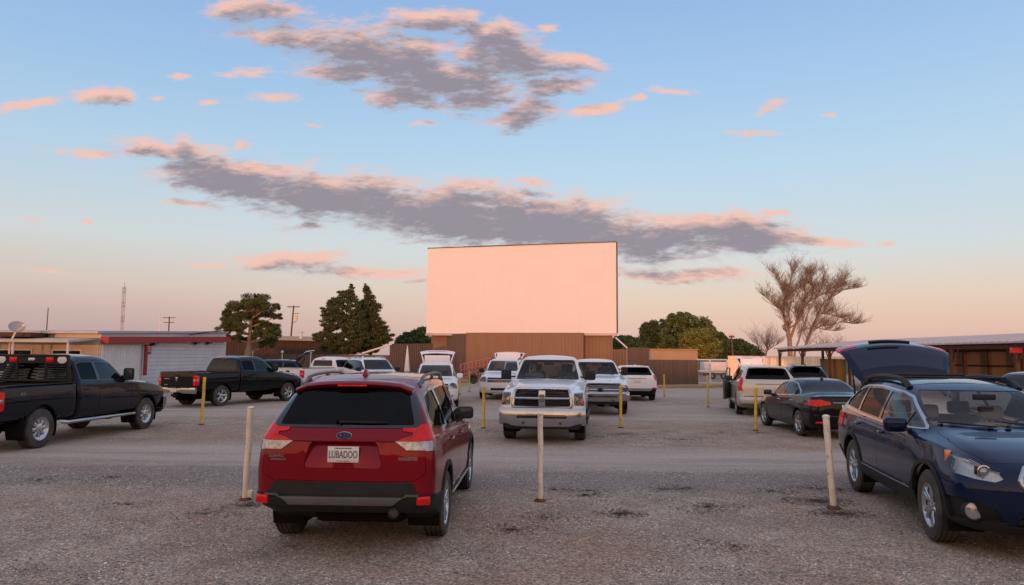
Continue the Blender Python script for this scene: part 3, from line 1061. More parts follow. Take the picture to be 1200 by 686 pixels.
# ================================================================== the blue wagon with its hatch up
S_WAG = dict(
    xr=[(.3, -2.25), (.5, -2.38), (.7, -2.42), (.95, -2.40), (1.1, -2.36), (1.3, -2.15), (1.5, -1.92), (1.65, -1.78)],
    xf=[(.2, 2.16), (.35, 2.30), (.5, 2.36), (.65, 2.355), (.8, 2.32), (.95, 2.24)],
    zl=[(-2.4, .42), (-1.9, .3), (-1.6, .25), (1.7, .25), (2.36, .27)],
    zm=[(-2.4, .82), (0, .80), (2.36, .70)],
    zb=[(-2.4, 1.09), (-1.2, 1.09), (0, 1.06), (1.0, 1.03), (1.5, 1.0), (2.0, .93), (2.36, .82)],
    zr=[(-2.4, 1.45), (-1.8, 1.50), (-.8, 1.545), (0, 1.51), (.3, 1.44), (1.05, 1.10), (1.15, 1.07), (1.5, 1.025), (2.0, .945), (2.36, .835)],
    zt=[(-2.4, 1.53), (-1.9, 1.575), (-1.3, 1.615), (-.6, 1.625), (.05, 1.575), (.25, 1.525), (1.08, 1.14), (1.2, 1.115), (1.7, 1.055), (2.2, .955), (2.30, .91), (2.36, .85)],
    ws=[(-2.4, .80), (-1.8, .86), (1.8, .86), (2.36, .80)],
    wm=[(-2.4, .88), (-1.5, .915), (1.45, .915), (2.36, .86)],
    wb=[(-2.4, .82), (-1, .87), (.8, .87), (1.6, .83), (2.36, .76)],
    wr=[(-2.4, .58), (-1.5, .625), (-.5, .65), (.2, .64), (.95, .73), (1.2, .74), (2.36, .68)],
    rad=dict(m=.12, s=.05, r=.05), br=.15, bf=.24, rr=.17, rf=.30)

def blue_wagon(loc, rz):
    c = Car('parked_wagon', 'dark blue wagon with beige seats, roof rails and its tailgate up', 'wagon', loc, rz, S_WAG, 'navy', 'cars parked on the gravel lot')
    d = [(1.00, 1.105), (.36, 1.405), (.1, 1.455), (-.6, 1.495), (-1.35, 1.475), (-1.72, 1.415), (-1.98, 1.24), (-1.90, 1.16), (-.9, 1.115), (0, 1.085)]
    g = grow(d, -0.02)
    c.glazing(d, [clipx(g, (.62, -.05), None), clipx(g, (-.22, -.06), (.60, -.05)), clipx(g, (-1.12, -.14), (-.28, -.06)), clipx(g, None, (-1.19, -.14))], chrome='chrome', mats=('midglass', 'midglass', 'tint', 'tint'))
    c.skin('windshield', [rpoly([(-.69, 1.145), (.69, 1.145), (.565, 1.50), (-.565, 1.50)], .05)], [FRONT], 'clear', d=-.004, rim=0, nmin=.2, angle=60)
    # tailgate, opened
    gt = cut(c.bm, rpoly([(-.50, .63), (.50, .63), (.72, .70), (.80, .86), (.78, 1.08), (.60, 1.52), (-.60, 1.52), (-.78, 1.08), (-.80, .86), (-.72, .70)], .07), REAR, .2)
    pane = cut(gt, rpoly([(-.68, 1.13), (.68, 1.13), (.545, 1.46), (-.545, 1.46)], .05), REAR, .1)
    lampL = cut(gt, [(.9, .88), (.50, .90), (.52, 1.03), (.9, 1.05)], REAR, .05)
    lampR = cut(gt, [(-.9, .88), (-.50, .90), (-.52, 1.03), (-.9, 1.05)], REAR, .05)
    puff(gt, 0, .045); gate = c.part('tailgate', gt, 'navy')
    puff(pane, .002, 0); pn = c.part('rear_window', pane, 'bluegloss', gate, angle=60)
    for b in (lampL, lampR): puff(b, .008, .03); c.part('tail_light', b, 'redlens', gate)
    b = BM(); tube(b, [(c.xrear(y, .87) - .02, y, .87) for y in np.linspace(-.30, .30, 9)], .02, 8); c.part('tailgate_grip', b, 'gloss', gate)
    b = BM(); box(b, (c.xrear(0, .78) - .008, 0, .77), (.008, .31, .15)); c.part('number_plate', b, 'plate', gate)
    b = BM(); tube(b, [(c.xrear(y, 1.16) - .025, y, 1.16 + .01 * y) for y in np.linspace(.05, -.4, 6)], .012, 6); c.part('rear_wiper', b, 'plastic', gate)
    b = BM()
    rows = []
    for dx, dz in ((.16, .0), (.02, .008), (-.10, -.03), (-.08, -.05), (.10, -.04)):
        rows.append([b.verts.new((-1.95 + dx + .08 * (y / .58) ** 2, y, 1.555 + dz - .02 * (y / .58) ** 2)) for y in np.linspace(-.58, .58, 9)])
    for r0, r1 in zip(rows, rows[1:] + rows[:1]):
        for k in range(8): b.faces.new((r0[k], r0[k + 1], r1[k + 1], r1[k]))
    b.faces.new([r[0] for r in rows]); b.faces.new([r[-1] for r in rows])
    bmesh.ops.recalc_face_normals(b, faces=b.faces[:])
    c.part('spoiler', b, 'navy', gate)
    rot_about([gate], c.root, (-1.84, 0, 1.56), R(90))
    for sg in (1, -1):
        b = BM(); tube(b, [(-2.02, sg * .66, 1.30), (-2.30, sg * .62, 1.75)], .011, 8); tube(b, [(-2.02, sg * .66, 1.30), (-2.16, sg * .64, 1.53)], .016, 8); c.part('gas_strut', b, 'plastic')
    # rear corner lamps
    c.skin('tail_light', [[(.98, .86), (.78, .86), (.78, 1.06), (.98, 1.07)], [(-2.5, .87), (-2.05, .90), (-2.0, 1.03), (-2.1, 1.06), (-2.5, 1.06)]], [REAR, SIDE_L], 'redlens', d=.01, mirror=True, nmin=.05)
    # cladding
    for sg, b in c.sides([(-1.0, .15), (1.0, .15), (1.0, .43), (-1.0, .44)], .1):
        puff(b, .016, .02); c.part('sill_trim', b, 'plastic')
    for sg in (1, -1):
        b = BM(); tube(b, [(-.9, sg * .915, .455), (0, sg * .925, .45), (.9, sg * .915, .445)], .009, 6); c.part('sill_strip', b, 'greyplastic')
    for ax in (-1.3725, 1.3725): c.arch(ax, .362, .415, 'plastic', tw=.045)
    c.skin('rear_bumper', [[(-1, .2), (1, .2), (1, .56), (-1, .56)], [(-2.5, .2), (-1.80, .2), (-1.82, .55), (-2.5, .56)]], [REAR, SIDE_L], 'plastic', d=.012)
    c.doors([[(1.02, .45), (1.08, .80), (1.0, 1.2), (-.26, 1.2), (-.26, .45)], [(-.266, .45), (-.266, 1.2), (-1.33, 1.2), (-1.36, .98), (-1.06, .68), (-.90, .45)]], [(-.08, .955), (-1.07, .975)])
    # front
    hl = [(.98, .985), (.87, .972), (.72, .905), (.57, .80), (.55, .765), (.61, .735), (.74, .745), (.86, .775), (.98, .80)]
    for sg in (1, -1):
        tot = cut(c.bm, [(u * sg, v) for u, v in hl], FRONT, .2)
        q = cut(c.bm, [(2.4, .985), (1.86, .985), (1.84, .93), (1.95, .83), (2.08, .80), (2.4, .80)], SIDE_L if sg > 0 else SIDE_R, .45)
        tot = merge(tot, q)
        hb = tot.copy(); ob = tot.copy()
        puff(tot, .006, .03); lp = c.part('headlight', tot, 'lens', angle=60)
        puff(hb, -.03, -.03); c.part('lamp_housing', hb, 'lampsilver', lp)
        ob.free()
        b = BM()
        xx = c.xfront(sg * .66, .81)
        lathe(b, [(.058, .0), (.062, .02), (.052, .022), (.05, -.01), (.03, -.02), (0, -.025)], 20, 'X', c=(xx - .035, sg * .665, .815)); c.part('lamp_bezel', b, 'chrome', lp)
        b = BM(); bmesh.ops.create_uvsphere(b, u_segments=16, v_segments=10, radius=.045, matrix=Matrix.Translation((xx - .035, sg * .665, .815))); c.part('lamp_bulb', b, 'clearlens', lp)
        b = BM(); prism(b, [(sg * .735, .785), (sg * .64, .765), (sg * .62, .78), (sg * .65, .845), (sg * .73, .865)], FRONT, xx - .06, xx - .035); c.part('lamp_mask', b, 'gloss', lp)
        y1 = sg * .835
        h, n = c.hit((c.xfront(y1, .9) + .3, y1 + sg * .15, .905), (-1, -sg * .5, 0))
        if h:
            b = BM(); box(b, h - n * .008, (.03, .06, .13), rot=(0, 0, sg * R(40)), bev=.01); c.part('turn_signal', b, 'amber', lp)
        # fog lamp pocket
        pk = cut(c.bm, rpoly([(u * sg, v) for u, v in [(.97, .52), (.84, .56), (.62, .49), (.56, .40), (.66, .35), (.97, .33)]], .03), FRONT, .05)
        puff(pk, -.03, -.035); pkt = c.part('fog_lamp_pocket', pk, 'plastic')
        xx = c.xfront(sg * .755, .445)
        b = BM(); lathe(b, [(.095, -.05), (.095, .0), (.085, .012), (.08, .0), (.075, -.01)], 24, 'X', c=(xx - .02, sg * .755, .445)); c.part('fog_lamp_ring', b, 'plastic', pkt)
        b = BM(); lathe(b, [(.08, -.03), (.078, .004), (.05, .014), (0, .018)], 20, 'X', c=(xx - .028, sg * .755, .445)); c.part('fog_lamp', b, 'clearlens', pkt)
    c.skin('bumper_trim', [[(-.97, .2), (.97, .2), (.97, .345), (-.97, .345)], [(2.5, .2), (1.80, .2), (1.80, .43), (2.5, .345)]], [FRONT, SIDE_L], 'plastic', d=.014)
    b = cut(c.bm, [(2.5, .2), (1.80, .2), (1.80, .43), (2.5, .345)], SIDE_R, .3); puff(b, .014); c.part('bumper_trim', b, 'plastic')
    gp = rpoly([(-.44, .76), (-.37, .88), (.37, .88), (.44, .76), (.37, .64), (-.37, .64)], .03)
    gr = cut(c.bm, grow(gp, .0), FRONT, .1)
    ring = [(c.xfront(u, v) + .008, u, v) for u, v in gp]
    puff(gr, -.04, -.045); gq = c.part('grille', gr, 'gloss')
    b = BM(); tube(b, ring, .024, 8, closed=True); c.part('grille_surround', b, 'chrome', gq)
    for zz in (.70, .82):
        b = BM(); tube(b, [(c.xfront(y, zz) - .02, y, zz) for y in np.linspace(-.36, .36, 9)], .011, 6); c.part('grille_bar', b, 'plastic', gq)
    for sg in (1, -1):
        b = BM(); tube(b, [(c.xfront(sg * y, .76) + .0, sg * y, .76) for y in np.linspace(.10, .42, 6)], .02, 8); c.part('grille_bar', b, 'chrome', gq)
    b = BM(); xe = c.xfront(0, .76) + .01
    tube(b, [(xe, .085 * math.cos(2 * PI * k / 28), .76 + .042 * math.sin(2 * PI * k / 28)) for k in range(28)], .008, 6, closed=True)
    prism(b, [(.08 * math.cos(2 * PI * k / 28), .76 + .038 * math.sin(2 * PI * k / 28)) for k in range(28)], FRONT, xe - .015, xe)
    c.part('emblem', b, 'chrome', gq)
    c.skin('lower_grille', [rpoly([(-.46, .36), (.46, .36), (.42, .50), (-.42, .50)], .03)], [FRONT], 'gloss', d=-.03, rim=-.035)
    b = BM()
    for zz in (.40, .44, .48): tube(b, [(c.xfront(y, zz) - .012, y, zz) for y in np.linspace(-.43, .43, 9)], .008, 6)
    c.part('lower_grille_slats', b, 'plastic')
    # hood seam + wipers
    hd = cut(c.bm, rpoly([(1.12, -.70), (1.16, 0), (1.12, .70), (1.75, .72), (2.10, .60), (2.16, .40), (2.24, 0), (2.16, -.40), (2.10, -.60), (1.75, -.72)], .08), TOP, .3)
    shrink(hd, .004); puff(hd, .001, .02); c.part('hood', hd, 'navy')
    for y0, y1 in ((.55, -.05), (-.1, -.62)):
        b = BM(); tube(b, [(1.12 - .03 * k, y0 + (y1 - y0) * k / 5, c.ztop(1.12 - .03 * k, y0 + (y1 - y0) * k / 5) + .02) for k in range(6)], .009, 6); c.part('wiper', b, 'plastic')
    c.rails(-1.75, .10, .595, 'plastic', h=.062, r=.034, feet=2)
    for x in (-.15, -1.3):
        b = BM(); tube(b, [(x, y, c.ztop(x, .55) + .075) for y in np.linspace(-.58, .58, 5)], .015, 8); c.part('cross_bar', b, 'plastic')
    c.fin(-1.60)
    c.wheels((-1.3725, 1.3725), .905, .362, .225, .222, 'split5', 'alloy', steer=R(-3))
    c.mirror(.74, 1.10, sz=(.12, .25, .165), reach=.06)
    c.seats((.20, -.72), 'beige', dash=(.98, 1.06))
    b = BM(); box(b, (.62, 0, 1.44), (.03, .24, .065), bev=.012); c.part('rear_view_mirror', b, 'plastic')
    c.floor(-1.6, 1.3, .40, .78)
    b = BM(); box(b, (-1.02, 0, .80), (.14, 1.28, .66), rot=(0, R(-14), 0), bev=.05); c.part('rear_seat', b, 'beige')
    b = BM(); box(b, (0, 0, .30), (3.6, 1.2, .10), bev=.03); c.part('underbody', b, 'dark')
    return c.finish()

# ================================================================== other SUVs, vans
def other_suv(label, loc, rz, paint, sc, name='parked_suv', cat='suv', hatch=False, lift=95, rails=None, front='bar', glassm='tint', style='five', door_open=False, lamps='mid', rear_low=True, wid=.235):
    sx, sy, sz = sc
    c = Car(name, label, cat, loc, rz, scaled(S_SUV, sx, sy, sz), paint, 'cars parked on the gravel lot')
    sc2 = lambda pl: [(u * sx, v * sz) for u, v in pl]
    sf = lambda pl: [(u * sy, v * sz) for u, v in pl]
    d = sc2(DLO_SUV); g = grow(d, -.022); z0 = 1.1 * sz
    c.glazing(d, [clipx(g, (-.20 * sx, -.06), None, z0), clipx(g, (-1.10 * sx, -.12), (-.27 * sx, -.06), z0), clipx(g, None, (-1.19 * sx, -.12), z0)], mats=('midglass', glassm, glassm))
    c.skin('windshield', [rpoly(sf([(-.67, 1.14), (.67, 1.14), (.56, 1.565), (-.56, 1.565)]), .06)], [FRONT], 'midglass', d=-.004, rim=0, nmin=.2, angle=60)
    gt = cut(c.bm, rpoly(sf([(-.48, .68), (.48, .68), (.68, .75), (.78, .90), (.78, 1.0), (.60, 1.60), (-.60, 1.60), (-.78, 1.0), (-.78, .90), (-.68, .75)]), .05), REAR, .2)
    pane = cut(gt, rpoly(sf([(-.67, 1.22), (.67, 1.22), (.555, 1.57), (-.555, 1.57)]), .05), REAR, .1)
    if not hatch: shrink(gt, .004)
    puff(gt, 0, .04); gate = c.part('tailgate', gt, paint)
    c.part('rear_window', pane, 'tint', gate, angle=60)
    if lamps == 'mid': rl, sl = [(.98, 1.22), (.66, 1.20), (.56, 1.10), (.60, .98), (.98, .98)], [(-2.4, 1.22), (-2.02, 1.20), (-2.06, .98), (-2.4, .98)]
    elif lamps == 'tall': rl, sl = [(.98, 1.30), (.74, 1.28), (.74, .84), (.98, .84)], [(-2.4, 1.30), (-2.14, 1.28), (-2.18, .84), (-2.4, .84)]
    else: rl, sl = [(.98, 1.16), (.52, 1.14), (.52, 1.03), (.98, 1.00)], [(-2.4, 1.16), (-2.0, 1.14), (-2.05, 1.0), (-2.4, 1.0)]
    c.skin('tail_light', [sf(rl), sc2(sl)], [REAR, SIDE_L], 'redlens', d=.012, mirror=True, nmin=.05)
    c.plate(0, .95 * sz, parent=gate)
    b = BM(); tube(b, [(c.xrear(y, 1.07 * sz) - .012, y, 1.07 * sz) for y in np.linspace(-.4, .4, 7)], .014, 8); c.part('tailgate_grip', b, 'chrome', gate)
    b = BM(); box(b, (-2.0 * sx, 0, c.ztop(-1.75 * sx, 0) - .01), (.34, 1.1 * sy, .04), rot=(0, R(-4), 0), bev=.015); sp = c.part('spoiler', b, paint, gate)
    b = BM(); tube(b, [(c.xrear(y, 1.25 * sz) - .02, y, 1.25 * sz) for y in np.linspace(.05, -.38, 5)], .011, 6); c.part('rear_wiper', b, 'plastic', gate)
    if hatch:
        rot_about([gate], c.root, (-1.83 * sx, 0, 1.62 * sz), R(lift))
        for sg in (1, -1):
            b = BM(); tube(b, [(-2.04 * sx, sg * .62 * sy, 1.35 * sz), (-2.25 * sx, sg * .58 * sy, 1.78 * sz)], .012, 8); c.part('gas_strut', b, 'plastic')
    if rear_low:
        c.skin('rear_bumper', [sf([(-1, .2), (1, .2), (1, .60), (-1, .60)])], [REAR], 'plastic', d=.012)
        xs = c.xrear(0, .56 * sz)
        b = BM(); prism(b, rpoly(sf([(-.66, .58), (.66, .58), (.56, .48), (-.56, .48)]), .02), REAR, -xs, -xs + .025, .01); c.part('skid_strip', b, 'alloy')
        for sg in (1, -1):
            b = BM(); box(b, (c.xrear(sg * .74 * sy, .55 * sz) - .01, sg * .74 * sy, .62 * sz), (.05, .15, .05), rot=(0, 0, -sg * R(14)), bev=.01); c.part('reflector', b, 'redlens')
    else:
        b = BM(); tube(b, [(c.xrear(y, .66 * sz) - .02, y, .66 * sz) for y in np.linspace(-.72 * sy, .72 * sy, 9)], .02, 8); c.part('bumper_strip', b, 'greyplastic')
        b = BM(); pts = [(c.xrear(y, .52 * sz) - .03, y, .54 * sz) for y in np.linspace(-.83 * sy, .83 * sy, 11)]; tube(b, pts, .10, 10, squash=(.5, .3, 1.15)); c.part('rear_bumper', b, paint)
    Rt = .36 * (sz * .5 + .5); ax = 1.335 * sx
    for x in (-ax, ax): c.arch(x, Rt, Rt + .05, None)
    for sg, b in c.sides([(-ax + .42, .15), (ax - .42, .15), (ax - .42, .37), (-ax + .42, .37)], .1): puff(b, .012, .02); c.part('sill_trim', b, 'plastic')
    c.doors([sc2([(.98, .41), (1.03, .80), (.95, 1.2), (-.23, 1.2), (-.23, .41)]), sc2([(-.236, .41), (-.236, 1.25), (-1.28, 1.25), (-1.30, .98), (-1.02, .66), (-.86, .41)])], [(-.05 * sx, .985 * sz), (-1.0 * sx, 1.01 * sz)])
    c.wheels((-ax, ax), .90 * sy, Rt, wid, .225, style, 'alloy')
    c.mirror(.74 * sx, 1.14 * sz, paint if front != 'bar' else 'plastic', sz=(.12, .24, .19))
    if rails: c.rails(-1.7 * sx, .1 * sx, .60 * sy, rails, h=.055, r=.018)
    c.fin(-1.5 * sx)
    # front
    for sg in (1, -1):
        tot = cut(c.bm, sf([(u * sg, v) for u, v in [(.98, .95), (.60, .92), (.54, .86), (.54, .72), (.66, .70), (.98, .74)]]), FRONT, .35)
        hb = tot.copy(); puff(tot, .006, .03); lp = c.part('headlight', tot, 'lens'); puff(hb, -.04, -.04); c.part('lamp_housing', hb, 'alloy', lp)
        x = c.xfront(sg * .66 * sy, .83 * sz)
        b = BM(); lathe(b, [(.07, .0), (.06, -.02), (.03, -.04), (0, -.045)], 16, 'X', c=(x - .01, sg * .66 * sy, .83 * sz)); c.part('lamp_reflector', b, 'clearlens', lp)
        b = BM(); box(b, (c.xfront(sg * .80 * sy, .80 * sz) - .03, sg * .80 * sy, .80 * sz), (.06, .07, .12), bev=.01); c.part('turn_signal', b, 'amber', lp)
        x = c.xfront(sg * .62 * sy, .46 * sz)
        b = BM(); box(b, (x - .01, sg * .62 * sy, .46 * sz), (.05, .14, .09), bev=.03); c.part('fog_lamp', b, 'clearlens')
    gr = cut(c.bm, rpoly(sf([(-.50, .90), (.50, .90), (.50, .70), (-.50, .70)]), .03), FRONT, .1)
    puff(gr, -.03, -.03); gq = c.part('grille', gr, 'gloss')
    b = BM(); tube(b, [(c.xfront(y, .80 * sz) + .0, y, .80 * sz) for y in np.linspace(-.53 * sy, .53 * sy, 9)], .030, 8); c.part('grille_bar', b, 'chrome', gq)
    for zz in (.89, .71):
        b = BM(); tube(b, [(c.xfront(y, zz * sz) + .0, y, zz * sz) for y in np.linspace(-.52 * sy, .52 * sy, 9)], .016, 8); c.part('grille_edge', b, 'chrome', gq)
    xe = c.xfront(0, .80 * sz)
    b = BM(); prism(b, [(-.09, .80 * sz - .02), (-.035, .80 * sz - .02), (-.035, .80 * sz - .04), (.035, .80 * sz - .04), (.035, .80 * sz - .02), (.09, .80 * sz - .02), (.09, .80 * sz + .02), (.035, .80 * sz + .02), (.035, .80 * sz + .04), (-.035, .80 * sz + .04), (-.035, .80 * sz + .02), (-.09, .80 * sz + .02)], FRONT, xe + .02, xe + .045); c.part('emblem', b, 'amber' if front == 'bar' else 'chrome', gq)
    c.skin('lower_grille', [rpoly(sf([(-.36, .38), (.36, .38), (.36, .48), (-.36, .48)]), .03)], [FRONT], 'gloss', d=-.03, rim=-.03)
    c.seats((.15 * sx, -.75 * sx), 'darkcloth', dash=(.85 * sx, 1.08 * sz))
    c.floor(-1.5 * sx, 1.2 * sx, .42, .78)
    b = BM(); box(b, (0, 0, .34), (3.4 * sx, 1.1, .12), bev=.03); c.part('underbody', b, 'dark')
    if door_open:
        b = BM()
        pv = Vector((1.0 * sx, .90 * sy, 0))
        prism(b, rpoly([(0, .42), (-1.1, .42), (-1.15, 1.10), (-1.1, 1.14), (-.05, 1.10), (.02, .8)], .06), (X, Z, Y), -.03, .03, .02)
        tube(b, [(-.02, 0, 1.12), (-.52, -.12, 1.56), (-1.08, -.14, 1.58), (-1.13, 0, 1.12)], .022, 8)
        dr = c.part('open_door', b, 'greyplastic')
        dr.location = pv; dr.rotation_euler = (0, 0, R(-15))
    return c.finish()

# ================================================================== sedan
S_SED = dict(
    xr=[(.25, -2.12), (.45, -2.24), (.6, -2.28), (.8, -2.27), (.95, -2.25), (1.05, -2.22)],
    xf=[(.2, 2.1), (.4, 2.22), (.55, 2.27), (.7, 2.25), (.85, 2.16)],
    zl=[(-2.28, .30), (-1.8, .2), (1.7, .19), (2.27, .22)], zm=[(-2.28, .74), (0, .70), (2.27, .62)],
    zb=[(-2.28, 1.02), (-1.6, 1.01), (-.9, .97), (0, .93), (.9, .89), (1.4, .85), (2.0, .76), (2.27, .68)],
    zr=[(-2.28, 1.03), (-1.72, 1.05), (-1.5, 1.08), (-.85, 1.32), (-.4, 1.375), (0, 1.355), (.35, 1.28), (1.05, .93), (1.2, .905), (2.0, .775), (2.27, .69)],
    zt=[(-2.28, 1.045), (-2.1, 1.07), (-1.75, 1.085), (-1.55, 1.11), (-.80, 1.395), (-.5, 1.435), (-.1, 1.44), (.2, 1.41), (.35, 1.375), (1.1, .975), (1.25, .945), (1.9, .83), (2.2, .74), (2.27, .70)],
    ws=[(-2.28, .76), (-1.7, .83), (1.7, .83), (2.27, .76)], wm=[(-2.28, .85), (-1.3, .89), (1.3, .89), (2.27, .82)],
    wb=[(-2.28, .78), (-1.4, .82), (-.8, .845), (.8, .845), (1.5, .80), (2.27, .72)],
    wr=[(-2.28, .70), (-1.7, .68), (-1.2, .60), (-.5, .59), (.2, .60), (.9, .70), (1.2, .72), (2.27, .66)],
    rad=dict(m=.12, s=.04, r=.05), br=.09, bf=.26, rr=.18, rf=.3)

def sedan(label, loc, rz, paint):
    c = Car('parked_sedan', label, 'sedan', loc, rz, S_SED, paint, 'cars parked on the gravel lot')
    d = [(1.00, .955), (.36, 1.27), (.05, 1.33), (-.4, 1.34), (-.80, 1.28), (-1.22, 1.08), (-1.28, 1.02), (-.8, 1.0), (0, .965)]
    g = grow(d, -.02)
    c.glazing(d, [clipx(g, (-.12, -.05), None, 1.0), clipx(g, (-.90, -.05), (-.18, -.05), 1.0), clipx(g, None, (-.95, -.05), 1.0)], chrome='chrome', mats=('midglass', 'midglass', 'tint'))
    c.skin('windshield', [rpoly([(-.66, .98), (.66, .98), (.53, 1.355), (-.53, 1.355)], .05)], [FRONT], 'midglass', d=-.004, rim=0, nmin=.2, angle=60)
    c.skin('rear_window', [rpoly([(-.60, 1.12), (.60, 1.12), (.50, 1.385), (-.50, 1.385)], .06)], [REAR], 'midglass', d=.002, rim=.01, nmin=.12, angle=60)
    c.skin('tail_light', [[(.95, .94), (.62, .955), (.40, .90), (.40, .84), (.70, .79), (.95, .82)], [(-2.3, .94), (-1.98, .93), (-1.95, .90), (-2.05, .82), (-2.3, .80)]], [REAR, SIDE_L], 'redlens', d=.012, mirror=True, nmin=.05)
    tr = cut(c.bm, rpoly([(-.62, .62), (.62, .62), (.66, .80), (.60, 1.03), (-.60, 1.03), (-.66, .80)], .04), REAR, .3)
    shrink(tr, .004); puff(tr, 0, .02); tk = c.part('trunk_lid', tr, paint)
    b = BM(); tube(b, [(c.xrear(y, .86) - .012, y, .885) for y in np.linspace(-.36, .36, 7)], .013, 8); c.part('chrome_strip', b, 'chrome', tk)
    p = c.plate(0, .76, parent=tk)
    b = BM(); tube(b, [(c.xrear(y, .5) - .03, y, .545) for y in np.linspace(-.78, .78, 11)], .05, 8, squash=(.5, .5, 1)); c.part('bumper_lip', b, paint)
    for sg in (1, -1):
        b = BM(); box(b, (c.xrear(sg * .6, .40) - .02, sg * .60, .40), (.03, .30, .05), rot=(0, 0, -sg * R(10)), bev=.01); c.part('reflector', b, 'redlens')
    c.skin('rear_diffuser', [[(-.75, .2), (.75, .2), (.60, .38), (-.60, .38)]], [REAR], 'plastic', d=.008)
    for x in (-1.35, 1.35): c.arch(x, .325, .372, None)
    c.doors([[(1.0, .34), (1.08, .70), (1.02, 1.1), (-.15, 1.1), (-.15, .34)], [(-.156, .34), (-.156, 1.1), (-1.2, 1.1), (-1.25, .85), (-1.03, .60), (-.90, .34)]], [(0.02, .85), (-.92, .875)], hmat='chrome')
    c.wheels((-1.35, 1.35), .885, .325, .205, .205, 'five', 'alloy')
    c.mirror(.76, .97, sz=(.12, .22, .145))
    c.fin(-.72)
    for sg in (1, -1):
        c.skin('headlight', [[(u * sg, v) for u, v in [(.95, .80), (.60, .76), (.52, .66), (.95, .66)]]], [FRONT], 'clearlens', d=.006, nmin=.3)
    c.skin('grille', [rpoly([(-.5, .58), (.5, .58), (.46, .66), (-.46, .66)], .02)], [FRONT], 'gloss', d=-.02, rim=-.02)
    c.seats((.2, -.7), 'darkcloth', zs=.34, dash=(.95, .93))
    c.floor(-1.6, 1.2, .3, .76)
    b = BM(); box(b, (0, 0, .27), (3.5, 1.1, .10), bev=.03); c.part('underbody', b, 'dark')
    return c.finish()
# ================================================================== pickup trucks
def truck_specs(P):
    xf, xc, cowl, hd, xb = P['xf'], P['xc'], P['cowl'], P['header'], P['xb']
    h = P.get('h', 1.90); nose = P.get('nose', 1.12); hc = P.get('hoodc', 1.27); belt = P.get('belt', 1.26)
    step = P.get('step', 0.0)
    cab = dict(
        xr=[(.4, xc), (1.2, xc), (1.4, xc + .02), (h, xc + .14)],
        xf=[(.4, xf - .06), (.7, xf), (nose - .1, xf), (nose, xf - .05), (nose + .1, xf - .12)],
        zl=[(xc, .50), (xf - .9, .50), (xf - .4, .52), (xf, .60)], zm=[(xc, .98), (xf, .90)],
        zb=[(xc, belt + .01), (0, belt), (cowl - .1, belt - .02), (cowl + .4, belt - .05 - step * .5), (xf - .3, nose - .06 - step), (xf, nose - .14 - step)],
        zr=[(xc, h - .16), (xc + .6, h - .13), (hd - .4, h - .125), (hd, h - .17), (cowl - .12, belt + .05), (cowl, belt + .02), (cowl + .4, belt - .02), (xf - .3, nose - .02 - step * .3), (xf, nose - .10 - step * .3)],
        zt=[(xc, h - .08), (xc + .4, h - .01), (hd - .5, h), (hd - .1, h - .03), (hd, h - .075), (cowl - .1, hc + .04), (cowl, hc), (cowl + .5, hc - .02), (xf - .5, nose + .06), (xf - .14, nose), (xf, nose - .06)],
        ws=[(xc, .94), (xf - .3, .92), (xf, .86)], wm=[(xc, .985), (0, .99), (xf - .6, .985), (xf, .94)],
        wb=[(xc, .955), (0, .955), (cowl, .95), (xf - .4, .93), (xf, .88)],
        wr=[(xc, .71), (0, .73), (hd, .72), (cowl - .1, .86), (cowl + .1, .85 - step), (xf - .3, .80 - step * 1.6), (xf, .72 - step * 1.6)],
        rad=dict(m=.10, s=.05, r=.05), br=.03, bf=.10, rr=.07, rf=.16, Lr=.6, Lf=.6, n=44)
    bz = belt + .02
    bed = dict(
        xr=[(.5, xb + .02), (.7, xb), (1.1, xb), (bz, xb + .01)], xf=[(.5, xc - .03), (bz, xc - .03)],
        zl=[(xb, .60), (xb + .5, .56), (xc, .54)], zm=[(xb, .98), (xc, .98)],
        zb=[(xb, bz - .03), (xc, bz - .03)], zr=[(xb, bz - .01), (xc, bz - .01)], zt=[(xb, bz + .005), (xc, bz + .005)],
        ws=[(xb, .92), (xc, .94)], wm=[(xb, .975), (xc, .985)], wb=[(xb, .94), (xc, .955)], wr=[(xb, .92), (xc, .93)],
        rad=dict(m=.10, s=.04, r=.02), br=.02, bf=.0, rr=.06, rf=.03, Lr=.4, Lf=.2, n=24)
    return cab, bed, bz

